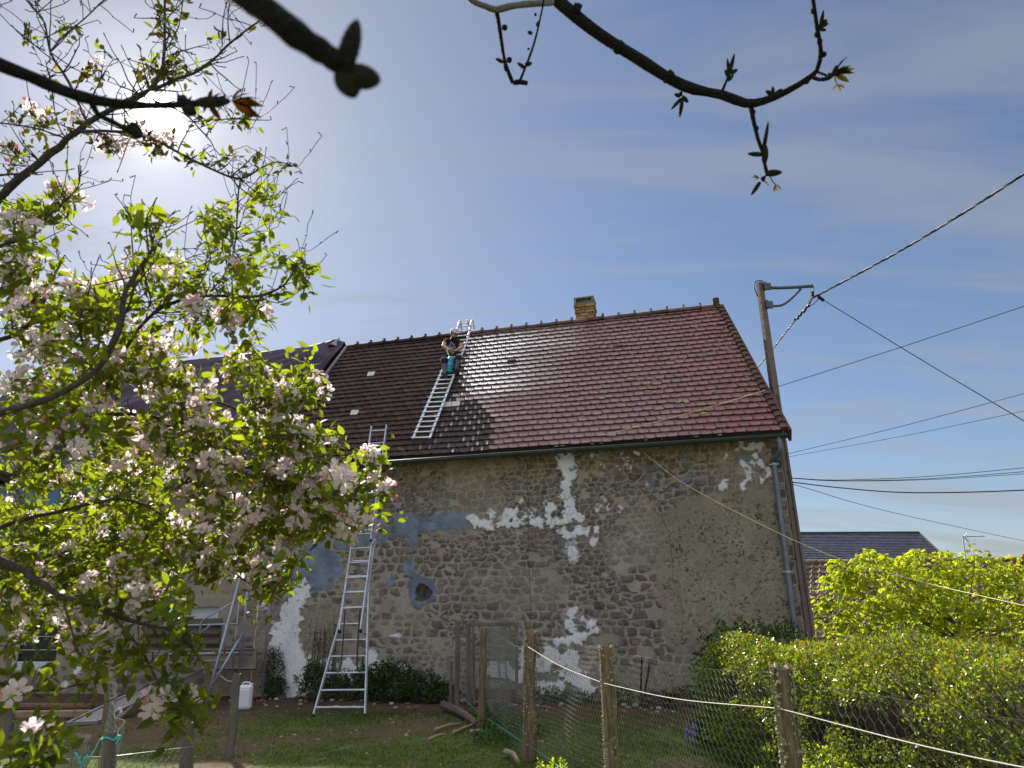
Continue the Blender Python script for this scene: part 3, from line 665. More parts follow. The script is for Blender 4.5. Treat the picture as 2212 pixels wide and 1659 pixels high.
# chimney of yellow brick with a hooded concrete top
cc_ = onplane(1266, 690, R_R-NO*0.45, NO); cu = float((cc_-C0)@DL)
chb = WP(cu, 0, RIDGE_OFF-0.42)
def chz(y): return float(onplane(1266, y, chb+NO*0.24, NO)[2])
z_b, z_t, z_cap = RZ-0.45, chz(656.5), chz(643.5)
chim = MB()
nb = int((z_t-z_b)/0.075)
for i in range(nb):
    z = z_b+(i+0.5)*(z_t-z_b)/nb; grow = 0.0 if z < z_t-0.26 else 0.02+ (0.02 if z > z_t-0.09 else 0)
    hw, hd = 0.225+grow, 0.225+grow
    for (ax_, s_) in ((0, 1), (0, -1), (1, 1), (1, -1)):
        x = -hw + (0.0 if i % 2 == 0 else -0.11)
        while x < hw-0.02:
            x0 = max(x, -hw)+0.004; x1 = min(x+0.22, hw)-0.004; x += 0.22
            if x1-x0 < 0.03: continue
            d = (DL, NO) if ax_ == 1 else (NO, DL)
            cb = A([0.36,0.225,0.105])*rng.uniform(0.5, 1.35)
            chim.box(chb+ZZ*z+d[0]*(x0+x1)/2+d[1]*s_*(hw-0.03), (x1-x0, 0.06, (z_t-z_b)/nb-0.010), A([d[0], d[1], ZZ]), cb, bev=0.004)
chim.box(chb+ZZ*(z_b+z_t)/2, (0.41, 0.41, z_t-z_b-0.01), A([DL, NO, ZZ]), A([.26,.21,.14]))
co = chim.build('chimney', M_brick, barn)
cp = MB(); hc = z_cap-z_t
cp.box(chb+ZZ*(z_t+0.025), (0.50, 0.50, 0.05), A([DL, NO, ZZ]), bev=0.006)
for s_ in (-1, 1):
    cp.box(chb+ZZ*(z_t+0.05+hc*0.42)+DL*s_*0.222, (0.05, 0.50, hc*0.84), A([DL, NO, ZZ]))
cp.box(chb+ZZ*(z_t+0.05+hc*0.42)+NO*0.13, (0.395, 0.05, hc*0.84), A([DL, NO, ZZ]))
cp.box(chb+ZZ*(z_cap+0.02), (0.51, 0.51, 0.045), A([DL, NO, ZZ]), bev=0.008)
cp.build('chimney_hood', M_conc, co)
# thin black cable running down the wall
uc = Wuv(1140, 985)[0]
k = MB(); k.tube([WP(uc+0.004*math.sin(z*3), z, 0.055) for z in np.linspace(EZ-0.1, 0.9, 30)], 0.0035, 5); tag(k.build('cable', M_cable), 'thin black cable running straight down the rubble wall', 'cable', 'cables and wires')
k = MB(); pts = [(1420,985),(1424,1075),(1433,1125),(1445,1150),(1452,1215),(1455,1260),(1470,1290),(1476,1400)]
k.tube(smooth_path([WP(*Wuv(x, y), 0.05) for x, y in pts], 0.1), 0.0028, 5); tag(k.build('cable', M_cable), 'thin dark wire wandering down the rough rendered half of the wall', 'cable', 'cables and wires')
k = MB(); ul, zl = Wuv(1376, 981); k.box(WP(ul, zl, 0.08), (0.14, 0.07, 0.06), A([unit(DL-ZZ*-0.55), NO, unit(ZZ-DL*0.55)]), bev=0.01)
k.build('junction_box', M_white, barn)
# ------------------------------------------------------------------ adjoining house to the left, its roof under a tarpaulin
adj = thing('adjoining_house', 'grey rendered stone house wing under repair behind the blossoming apple tree', 'house', WP(14.5, 0, -2))
U1 = 21.0
WIN = [Wuv(37, 1328), Wuv(119, 1449)]; WIN = (WIN[1][0], WIN[0][0], WIN[1][1], WIN[0][1])
BRD = [Wuv(352, 1312), Wuv(466, 1404)]; BRD = (BRD[1][0], BRD[0][0], BRD[1][1], BRD[0][1])
def left_surface(u, z):
    d1, d2, sid = worley(u+0.05*(fbm(u*4, z*4, 1)-.5), z, 0.27, 0.19, 15)
    e = (d2-d1)+0.2*(fbm(u*12, z*12, 7, 3)-0.5); rv = np.random.default_rng(4).random(512*512)
    st = sstep(0.22, 0.34, e)*(rv[sid] > 0.35)*sstep(0.40, 0.55, fbm(u*0.9, z*1.1, 23, 4))
    c_m = A([0.30,0.26,0.20])*(0.65+0.7*fbm(u*2, z*2, 25, 5))[..., None]; c_s = A([0.12,0.108,0.095])*(0.6+0.9*rv[sid])[..., None]
    c = c_m*(1-st[..., None])+c_s*st[..., None]; h = 0.02*fbm(u*9, z*9, 27, 3)+0.015*st
    edge = fbm(u*9, z*9, 101, 4)-0.5
    dw = capsdist(u, z, WHITE)+0.12*edge; kw = sstep(0.012, -0.01, dw); c = c*(1-kw[..., None])+A([.85,.85,.87])*kw[..., None]
    for (a, b, c_, d_) in (WIN, BRD):                         # smooth surrounds
        m_ = sstep(0.24, 0.20, np.maximum(np.maximum(a-u, u-b), np.maximum(c_-z, z-d_)))
        c = c*(1-m_[..., None])+A([0.33,0.295,0.245])*m_[..., None]; h = h*(1-m_)+0.035*m_
    return c, h
def holes_wall(parent):
    cuts_u = sorted({U_EL+0.05, WIN[0], WIN[1], BRD[0], BRD[1], U1}); cuts_z = sorted({-0.15, WIN[2], WIN[3], BRD[2], BRD[3], EZ+0.06})
    Vs = []; Fs = []; Cs = []; n = 0
    for i in range(len(cuts_u)-1):
        for j in range(len(cuts_z)-1):
            um, zm = (cuts_u[i]+cuts_u[i+1])/2, (cuts_z[j]+cuts_z[j+1])/2
            if any(a < um < b and c < zm < d for (a, b, c, d) in (WIN, BRD)): continue
            nu = max(2, int((cuts_u[i+1]-cuts_u[i])/0.035)+1); nz_ = max(2, int((cuts_z[j+1]-cuts_z[j])/0.035)+1)
            U, Z = np.meshgrid(np.linspace(cuts_u[i], cuts_u[i+1], nu), np.linspace(cuts_z[j], cuts_z[j+1], nz_)); c, h = left_surface(U, Z)
            P = WP(U, Z, h); a = np.arange(nz_-1)[:, None]; b = np.arange(nu-1)[None]
            Fs.append(np.stack([a*nu+b, a*nu+b+1, (a+1)*nu+b+1, (a+1)*nu+b], -1).reshape(-1, 4)+n); Vs.append(P.reshape(-1, 3)); Cs.append(c.reshape(-1, 3)); n += U.size
    mesh_np('wall', np.vstack(Vs), np.vstack(Fs), M_wall, parent, True, cols=np.vstack(Cs))
holes_wall(adj)
BX = A([DL, NO, ZZ])
def reveal(w_, parent, name='window_reveal', dep=0.22):
    a, b, c, d = w_; k = MB()
    k.box(WP(a-0.01, (c+d)/2, -dep/2+0.02), (0.03, dep, d-c), BX); k.box(WP(b+0.01, (c+d)/2, -dep/2+0.02), (0.03, dep, d-c), BX)
    k.box(WP((a+b)/2, d+0.015, -dep/2+0.02), (b-a, dep, 0.03), BX); k.box(WP((a+b)/2, c-0.03, -dep/2+0.05), (b-a+0.22, dep+0.12, 0.06), BX, bev=0.01)
    return k.build(name, M_wallplain, parent)
# window with white frame
a, b, c, d = WIN
win = MB()
fr = 0.10
win.box(WP(a+fr/2, (c+d)/2, -0.12), (fr, 0.06, d-c), BX); win.box(WP(b-fr/2, (c+d)/2, -0.12), (fr, 0.06, d-c), BX)
win.box(WP((a+b)/2, d-fr/2, -0.122), (b-a-2*fr, 0.06, fr), BX); win.box(WP((a+b)/2, c+0.09, -0.122), (b-a-2*fr, 0.06, 0.18), BX)
for q in (0.36, 0.60, 0.82): win.box(WP((a+b)/2, c+(d-c)*q, -0.11), (b-a-2*fr, 0.02, 0.012), BX)
wo = win.build('window', M_frame, adj)
k = MB(); k.box(WP((a+b)/2, (c+d)/2, -0.14), (b-a-0.1, 0.01, d-c-0.1), BX); k.build('pane', M_glass, wo)
reveal(WIN, adj)
# opening closed with a corrugated sheet
a, b, c, d = BRD
reveal(BRD, adj)
k = MB(); k.box(WP((a+b)/2, d-0.14, -0.14), (b-a, 0.03, 0.28), BX); k.box(WP((a+b)/2, d-0.28, -0.11), (b-a, 0.03, 0.03), BX); k.build('shutter', M_frame, adj)
nu, nzz = 30, 60
U, Z = np.meshgrid(np.linspace(a-0.12, b+0.30, nu), np.linspace(c-0.03, d-0.24, nzz))
P = WP(U, Z, 0.075+0.035*np.sin(Z*2*math.pi/0.19)+0.006*np.sin(U*3))
i = np.arange(nzz-1)[:, None]; j = np.arange(nu-1)[None]
mesh_np('corrugated_sheet', P.reshape(-1, 3), np.stack([i*nu+j, i*nu+j+1, (i+1)*nu+j+1, (i+1)*nu+j], -1).reshape(-1, 4), M_corr, adj, True)
# roof structure under the tarpaulin
LR = 21.0-U_EL
k = MB(); k.box(RF(ULEN+LR/2+0.02, SLEN/2, -0.16), (LR-0.1, SLEN-0.05, 0.07), A([DL, US, NR])); 
k.add([R_L-ZZ*.2, back_eave+DL*ULEN-ZZ*.2, back_eave+DL*(ULEN+LR)-ZZ*.2, R_L+DL*LR-ZZ*.2], [(0,1,2,3)])
k.build('roof', M_deck, adj)
k = MB(); k.tube([gax+DL*(ULEN+0.02), gax+DL*(ULEN+LR)], 0.066, 10); k.build('gutter', M_zinc, adj, True)
# the tarpaulin: pulled folds fanning out from the top right-hand corner
def tarp():
    n1, n2 = 200, 90
    S, T = np.meshgrid(np.linspace(0, 1, n1)**1.25, np.linspace(0, 1, n2))      # S away from the barn, T up the slope
    b = T*(SLEN+0.03); a = AMAX(b)+0.10+S*(LR+ULEN-AMAX(b)-0.4)
    ra = (S*LR); rb = (1-T)*SLEN
    ang_ = np.arctan2(ra+0.02, rb+0.15); rad = np.hypot(ra, rb)
    fold = 0.055*np.sin(ang_*34+1.5*np.sin(rad*0.8)) + 0.03*np.sin(ang_*71+rad) 
    fold = fold*sstep(0.1, 1.2, rad)*sstep(11, 3.5, rad)*(0.12+0.88*sstep(0.0, 0.9, rb)) + 0.05*(fbm(ra*0.9, rb*0.9, 3, 4)-0.5)*sstep(0, .8, rb)
    sag = -0.07*np.sin(np.pi*T)*sstep(0, 1.5, ra)
    h = 0.15 + fold + sag + 0.10*np.exp(-((ra-0.25)/0.2)**2)*sstep(0.25, 0.0, rb)
    h = h + 0.07*np.exp(-((ra-0.6)/0.35)**2)*np.exp(-((rb)/0.5)**2)
    edge = 0.10*(fbm(rb*0.8, 3.3+0*rb, 9, 3)-0.5) - 0.35*(1-T)*T
    a = a + (1-S)*(edge*0.4) - 0.02
    P = E_R + DL*a[..., None] + US*b[..., None] + NR*h[..., None]
    i = np.arange(n2-1)[:, None]; j = np.arange(n1-1)[None]
    Fq = np.stack([i*n1+j, (i+1)*n1+j, (i+1)*n1+j+1, i*n1+j+1], -1).reshape(-1, 4)
    Pt = P.reshape(-1, 3)
    # fold over the ridge
    top = P[-1]; over = top + (-NO*0.5-ZZ*0.35)[None]
    V = np.vstack([Pt, over]); b0 = len(Pt); r0 = (n2-1)*n1
    F2 = np.stack([np.arange(n1-1)+r0, np.arange(n1-1)+b0, np.arange(n1-1)+b0+1, np.arange(n1-1)+r0+1], -1)
    o = mesh_np('tarpaulin', V, np.vstack([Fq, F2]), M_tarp, None, True)
    md = o.modifiers.new('thickness', 'SOLIDIFY'); md.thickness = 0.004
    tag(o, 'purple grey tarpaulin stretched in folds over the roof beside the tiled barn', 'tarpaulin')
tarp()
# light batten and torn flap standing at the junction of the two roofs
k = MB(); _a, _b = RF(AMAX(SLEN*.1)+.04, SLEN*.1, .06), RF(AMAX(SLEN)+.04, SLEN*.99, .06); k.box((_a+_b)/2, (0.05, np.linalg.norm(_b-_a), 0.05), A([unit(np.cross(_b-_a, NR)), unit(_b-_a), NR])); tag(k.build('batten', mat('light_batten', (0.42,0.40,0.42), 0.7)), 'pale batten holding the edge of the purple tarpaulin against the tiles', 'batten')
k = MB(); p = RF(AMAX(SLEN)+0.36, SLEN, 0.16)
k.add([p, p+DL*0.34-ZZ*0.22, p+ZZ*0.17-DL*0.12, p-DL*0.20-ZZ*0.12, p+NO*0.25-ZZ*0.1, p-NO*.02], [(5,1,2),(5,2,3),(4,2,1),(4,3,2)])
o = k.build('ridge_flap', mat('pale_cloth_flap', (0.52,0.48,0.48), 0.8)); tag(o, 'small torn pale flap standing up at the ridge between tarpaulin and tiles', 'flap')
# blue sheet hanging under the far eaves
n1, n2 = 60, 20
U, T = np.meshgrid(np.linspace(12.6, 17.6, n1), np.linspace(0, 1, n2))
P = WP(U, EZ-0.05-T*(0.42+0.2*np.sin(U*1.3)), 0.40+0.05*np.sin(U*9+T*2)+0.03*np.sin(U*23))
i = np.arange(n2-1)[:, None]; j = np.arange(n1-1)[None]
o = mesh_np('blue_sheet', P.reshape(-1, 3), np.stack([i*n1+j, i*n1+j+1, (i+1)*n1+j+1, (i+1)*n1+j], -1).reshape(-1, 4), M_bluetarp, None, True)
o.modifiers.new('thickness', 'SOLIDIFY').thickness = 0.004
tag(o, 'blue plastic sheet hanging below the eaves behind the blossoms', 'sheet')

# ------------------------------------------------------------------ scaffold against the left wall
def SP(x, y, off): return onplane(x, y, C0+NO*off, NO)
scf = thing('scaffold', 'galvanised tube scaffold with a perforated platform against the rendered wall', 'scaffold', gnd(500, 1500))
def stube(name, pts, r, off, n=8, m=M_galv, parent=scf):
    k = MB(); k.tube([SP(x, y, (off if np.isscalar(off) else off[i])) for i, (x, y) in enumerate(pts)], r, n); return k.build(name, m, parent, True)
stube('upright', [(598, 1090), (566, 1516)], 0.027, 0.45); stube('upright', [(549, 1120), (512, 1515)], 0.027, 0.75)
stube('upright', [(518, 1285), (500, 1468)], 0.014, 0.9)
stube('brace', [(527, 1215), (436, 1556)], [0.030, 0.030], [0.80, 1.55]); stube('brace', [(526, 1365), (461, 1476)], 0.028, [0.85, 1.38])
stube('guard_rail', [(504, 1301), (440, 1338), (434, 1347), (425, 1420)], 0.017, 0.95); stube('guard_rail', [(300, 1354), (514, 1347.5)], 0.018, 0.93)
stube('guard_rail', [(300, 1415), (515, 1410)], 0.018, 0.93); stube('guard_rail', [(379, 1412), (455, 1350), (487, 1348.5), (485, 1412)], 0.016, 0.97)
stube('brace', [(432.6, 1430), (492.6, 1472), (512, 1472)], 0.018, 0.9)
stube('cross_tube', [(537, 1285), (580, 1289)], 0.024, 0.6); stube('cross_tube', [(544, 1262), (592, 1266)], 0.024, 0.6); stube('cross_tube', [(511, 1296), (537, 1295)], 0.026, 0.85)
stube('upright', [(300, 1200), (262, 1525)], 0.024, 0.75); stube('upright', [(275, 1420), (268, 1510)], 0.02, 0.9)
def perforated(p00, p10, p11, p01, th=0.03):
    """a plank with staggered holes: real openings in a thin sheet, with side flanges"""
    p00, p10, p11, p01 = map(A, (p00, p10, p11, p01)); Lx = np.linalg.norm(p10-p00); Ly = np.linalg.norm(p01-p00); s = 0.052
    nx, ny = max(2, int(Lx/s)), max(2, int(Ly/s)); nrm = unit(np.cross(p10-p00, p01-p00))
    def pt(x, y): return p00*(1-x)*(1-y)+p10*x*(1-y)+p11*x*y+p01*(1-x)*y
    k = MB()
    for i in range(nx):
        for j in range(ny):
            o_ = 0.5 if j % 2 else 0.0
            x0, x1 = (i+0.0)/nx, (i+1.0)/nx; y0, y1 = j/ny, (j+1)/ny; hx = 0.30
            out = [pt(x0, y0), pt(x1, y0), pt(x1, y1), pt(x0, y1)]; c = pt((x0+x1)/2+ (o_-0.25)*0.5/nx, (y0+y1)/2)
            inn = [c+(p-c)*0.0+ (pt(x, y)-pt((x0+x1)/2, (y0+y1)/2))*0.52 for p, (x, y) in zip(out, ((x0, y0), (x1, y0), (x1, y1), (x0, y1)))]
            k.add(out+inn, [(q_, (q_+1) % 4, 4+(q_+1) % 4, 4+q_) for q_ in range(4)])
    for (a_, b_) in ((p00, p10), (p01, p11)): k.box((a_+b_)/2, (np.linalg.norm(b_-a_)+0.02, 0.03, 0.05), A([unit(b_-a_), unit(np.cross(nrm, b_-a_)), nrm]))
    for (a_, b_) in ((p00, p01), (p10, p11)): k.box((a_+b_)/2, (np.linalg.norm(b_-a_), 0.03, 0.05), A([unit(b_-a_), unit(np.cross(nrm, b_-a_)), nrm]))
    return k
perforated(SP(366, 1446, 0.75), SP(551, 1444, 0.75), SP(553, 1403, 0.55), SP(366, 1405, 0.55)).build('platform', mat('dull_perforated_steel', (0.21,0.19,0.165), 0.6, 0.4), scf)
k = MB(); a_, b_ = SP(366, 1411, 0.5), SP(551, 1410, 0.5); k.box((a_+b_)/2-ZZ*0.02+NO*-0.05, (np.linalg.norm(b_-a_), 0.35, 0.03), BX); k.build('toe_board', M_woodgrey, scf)
k = MB(); k.tube([SP(361, 1432, 0.82), SP(498, 1424.5, 0.82)], 0.018, 6); tag(k.build('yellow_pole', mat('yellow_pole', (0.45,0.33,0.11), 0.7)), 'yellow wooden pole lying along the perforated scaffold platform', 'pole')
k = MB(); k.box(SP(437, 1449, 0.7), (0.36, 0.12, 0.10), BX, bev=0.01); tag(k.build('concrete_block', mat('grey_block', (0.36,0.37,0.39), 0.9, noise=.2)), 'grey concrete block propping up the scaffold platform', 'block')
# ramp plank from the ground to the platform
f0, f1 = gnd(146, 1563, 0.03), gnd(210, 1560, 0.03); t0 = SP(392, 1447, 0.9); t1 = t0+(f1-f0)
rmp = perforated(f0, t0, t1, f1).build('ramp', mat('perforated_steel_ramp', (0.36,0.35,0.36), 0.5, 0.5)); tag(rmp, 'perforated steel plank sloping up from the soil to the scaffold', 'ramp')
k = MB(); k.tube([gnd(256, 1553, 0.03), SP(415, 1410, 0.75)], 0.03, 7); tag(k.build('wooden_prop', M_wood), 'brown wooden pole slanting beside the perforated ramp', 'prop')
k = MB(); p = gnd(256, 1553, 0.0); k.lathe(p, ZZ, [(0, .045), (.10, .05), (.13, .035), (.17, .03)], 10); tag(k.build('foot_block', M_white), 'small white block under the foot of the brown slanting pole', 'block')
k = MB(); a_, b_ = gnd(32, 1543, 0.06), gnd(195, 1541, 0.06); k.box((a_+b_)/2, (np.linalg.norm(b_-a_), 0.14, 0.10), A([unit(b_-a_), unit(np.cross(ZZ, b_-a_)), ZZ]), bev=.01); tag(k.build('timber_beam', M_timber), 'pale sawn timber beam lying on the soil below the window', 'beam', 'beams on the ground')
k = MB(); a_, b_ = gnd(30, 1526, 0.10), gnd(200, 1527, 0.10); k.tube([a_, b_], 0.055, 8); tag(k.build('rusty_pipe', mat('rust_brown', (0.17,0.085,0.055), 0.85, noise=.3)), 'rusty brown pipe lying at the foot of the wall below the window', 'pipe')
# white jerrycan
jp = gnd(527, 1534)
jc = thing('jerrycan', 'white plastic jerrycan standing on the soil behind the netting post', 'jerrycan', jp)
jx = A([unit(A([1, 0.25, 0])), unit(A([-0.25, 1, 0])), ZZ])
k = MB(); k.box(jp+ZZ*0.205, (0.235, 0.21, 0.39), jx, bev=0.035); k.box(jp+ZZ*0.20-jx[1]*0.108, (0.15, 0.01, 0.27), jx, bev=.004); k.build('body', M_white, jc)
k = MB(); k.tube(smooth_path([jp+ZZ*0.395-jx[0]*.06, jp+ZZ*0.435-jx[0]*.05, jp+ZZ*0.435+jx[0]*.05, jp+ZZ*0.395+jx[0]*.06], .02), 0.012, 6); k.build('handle', M_white, jc, True)
k = MB(); k.lathe(jp+ZZ*0.395+jx[0]*0.085, ZZ, [(0, .025), (.03, .025)], 10); k.build('cap', M_white, jc)

# ------------------------------------------------------------------ extension ladder leaning on the gutter
LF = (gnd(678, 1545)+gnd(789, 1544))/2; LT = SP(817, 990, EAVE_OFF+0.16); LN = unit(np.cross(LT-LF, DL))
if LN[1] > 0: LN = -LN
def LP(x, y, h=0.0): return onplane(x, y, LF+LN*h, LN)
lad = thing('extension_ladder', 'tall aluminium extension ladder with a flared foot leaning on the gutter', 'ladder', LF)
def rail(name, pts, h, parent=lad, wv=(0.026, 0.062)):
    k = MB(); P = [LP(x, y, h) for x, y in pts]
    for i in range(len(P)-1):
        d = P[i+1]-P[i]; ax = unit(d); sx = unit(np.cross(ax, LN)); k.box((P[i]+P[i+1])/2, (wv[0], wv[1], np.linalg.norm(d)+0.012), A([sx, LN, ax]), bev=0.004)
    return k.build(name, M_alu, parent)
def rungs(lft, rgt, ys, h, parent=lad):
    for (yl, yr) in ys:
        k = MB()
        xl = np.interp(yl, [p[1] for p in lft], [p[0] for p in lft]); xr = np.interp(yr, [p[1] for p in rgt], [p[0] for p in rgt])
        a_, b_ = LP(xl, yl, h), LP(xr, yr, h); d = b_-a_; k.box((a_+b_)/2, (np.linalg.norm(d), 0.030, 0.028), A([unit(d), LN, unit(np.cross(unit(d), LN))]), bev=0.005); k.build('rung', M_alu, parent)
low_l = [(762, 1170), (741, 1300), (733, 1349), (677.5, 1545)]; low_r = [(811, 1165), (797.5, 1253), (789, 1544)]
rail('rail', low_l, -0.035); rail('rail', low_r, -0.035); rungs(low_l, low_r, [(1528, 1527.5), (1491, 1490), (1454, 1452.5), (1418, 1417), (1383, 1381.5), (1312, 1311), (1278, 1277), (1245, 1244), (1212, 1211)], -0.035)
mid_l = [(783, 1035), (767, 1130), (749, 1253), (733.6, 1362)]; mid_r = [(824, 1032), (806.5, 1150), (793.6, 1253), (779, 1361)]
rail('rail', mid_l, 0.035); rail('rail', mid_r, 0.035); rungs(mid_l, mid_r, [(1348, 1347), (1314, 1312), (1280, 1278.5), (1248, 1246), (1216, 1214), (1185, 1183), (1154, 1152), (1123, 1121)], 0.035)
top_l = [(803, 921), (789, 1020), (767.5, 1167)]; top_r = [(835.5, 918), (823, 1010), (801.5, 1166)]
rail('rail', top_l, 0.10); rail('rail', top_r, 0.10); rungs(top_l, top_r, [(931, 929.5), (958.5, 956), (985, 982), (1012, 1009.5), (1038, 1036), (1066, 1064), (1095, 1093), (1124, 1122)], 0.10)
for (x, y, h) in [(733.6, 1364, .035), (779, 1363, .035), (767.5, 1169, .10), (801.5, 1168, .10), (803, 919.5, .10), (835.5, 916.5, .10), (677, 1546, -.035), (789, 1545.5, -.035)]:
    k = MB(); k.box(LP(x, y, h), (0.036, 0.075, 0.05), A([unit(np.cross(unit(LT-LF), LN)), LN, unit(LT-LF)]), bev=.008); k.build('rubber_foot', M_black, lad)
for (x, y, h) in [(745, 1280, .0), (793, 1278, .0), (737, 1330, 0), (781, 1140, .07), (766, 1175, .07), (806, 1172, .07)]: k = MB(); k.box(LP(x, y, h), (0.05, 0.05, 0.07), BX, bev=.006); k.build('guide_bracket', M_galv, lad)
# black straps hanging from the rungs
k = MB()
k.tube(smooth_path([LP(745.5, 1316, .06), LP(742, 1370, .05), LP(738.5, 1418, .04), LP(736, 1442, .05), LP(730, 1452, .05), LP(722, 1444, .03), LP(721, 1420, 0)], .05), 0.010, 6)
k.build('strap', M_black, lad, True); k = MB()
k.tube(smooth_path([LP(778, 1315, .06), LP(774, 1370, .05), LP(771.5, 1420, .04), LP(773, 1446, .05), LP(779, 1450, .05), LP(783, 1436, .03), LP(784, 1419, 0)], .05), 0.013, 6)
k.tube([LP(784, 1418, 0.0), LP(783, 1436, .03)], 0.015, 6)
k.build('strap', M_black, lad, True)

# ------------------------------------------------------------------ roof ladder hooked over the ridge
rl = thing('roof_ladder', 'silver roof ladder lying on the tiles, hooked over the ridge', 'ladder', Ron(909, 949, 0.08))
pbl, pbr = Ron(892, 948, .10), Ron(928, 947, .10); ptl, ptr = Ron(992, 714, .10), Ron(1019, 711, .10)
def RLp(s, t): return (pbl*(1-s)+pbr*s)*(1-t) + (ptl*(1-s)+ptr*s)*t
axu = unit(RLp(.5, 1)-RLp(.5, 0)); axs = unit(pbr-pbl)
def bend(t): return NR*(0.10*max(0.0, (t-0.88)/0.12))
for s in (0.0, 1.0):
    k = MB(); ts = np.linspace(0, 1, 9)
    for i in range(8):
        a_, b_ = RLp(s, ts[i])+bend(ts[i]), RLp(s, ts[i+1])+bend(ts[i+1]); d = b_-a_; k.box((a_+b_)/2, (0.055, 0.03, np.linalg.norm(d)+.006), A([axs, NR, unit(d)]), bev=.005)
    k.build('rail', M_alu, rl)
tr_ = [0.003]+list(np.linspace(0.045, 0.955, 24))+[0.997]
for t in tr_:
    k = MB(); a_, b_ = RLp(-0.10, t)+bend(t), RLp(1.10, t)+bend(t); k.box((a_+b_)/2+NR*0.018, (np.linalg.norm(b_-a_), 0.035, 0.030), A([unit(b_-a_), axu, NR]), bev=.006); k.build('rung', M_alu, rl)
for s in (0.0, 1.0):
    p = RLp(s, 0.99)+bend(1.0); pr = RLp(s, 1.0)
    over = R_R + DL*(Rab(pr)[0])
    k = MB(); k.tube(smooth_path([p, p+axu*0.14+NR*0.05, p+axu*0.30+NR*0.01, p+axu*0.36-ZZ*0.22-NO*0.10], .03), 0.02, 7); k.build('ridge_hook', M_alu, rl, True)
M_roller = mat('pale_roller', (0.6,0.55,0.48), 0.6)
for s in (0.25, 0.85):
    p = RLp(s, 1.0)+bend(1.0)+NR*0.03; k = MB()
    k.lathe(p, NR, [(0, .02), (.03, .03), (.05, .045), (.08, .045), (.10, .02), (.13, .018), (.15, .03)], 8); k.build('roller_wheel', M_roller, rl, True)
# ------------------------------------------------------------------ the roofer sitting on the roof ladder
HIP = Ron(972, 783, 0.0)                               # where the ladder carries him
YH = HIP[1]
def J(x, y, dy): return at(x, y, YH-dy)                # a joint at that line of sight, dy metres nearer than the hips
jt = dict(pel=Ron(973,779,.17), wai=J(974,766,.04), che=J(976,748,.07), nek=J(978.5,734,.12), hd0=J(980,728.5,.17), hd1=J(981,722,.17), hd2=J(982,716,.14),
  sR=J(963.5,736,.09), wR=J(968.5,754,.40), hR=J(972.5,756,.44), sL=J(992.5,737,.09), wL=J(984,757.5,.40), hL=J(979,760,.44),
  pR=Ron(968,781,.16), aR=Ron(961,808,.16), tR=Ron(964,816,.12), pL=Ron(980,780.5,.16), aL=Ron(985.5,797,.17), tL=Ron(982,806,.13))
def ik(x, y, a_, b_, la, lb):                          # the joint on that line of sight whose two bones best keep their lengths
    ts = np.linspace(14, 21, 700); p = CAM + ray(x, y)*ts[:, None]; f = (np.linalg.norm(p-a_, axis=1)-la)**2+(np.linalg.norm(p-b_, axis=1)-lb)**2; f = f + np.where(p[:, 1] > max(a_[1], b_[1])+.05, 1, 0); return p[np.argmin(f)]
jt['kR'] = ik(957, 776, jt['pR'], jt['aR'], .45, .43); jt['kL'] = ik(993, 770, jt['pL'], jt['aL'], .45, .43)
jt['eR'] = ik(957.5, 748, jt['sR'], jt['wR'], .30, .27); jt['eL'] = ik(998, 751, jt['sL'], jt['wL'], .30, .27)
for q_ in 'RL': print('leg', np.linalg.norm(jt['k'+q_]-jt['p'+q_]), np.linalg.norm(jt['k'+q_]-jt['a'+q_]), 'arm', np.linalg.norm(jt['e'+q_]-jt['s'+q_]), np.linalg.norm(jt['e'+q_]-jt['w'+q_]))
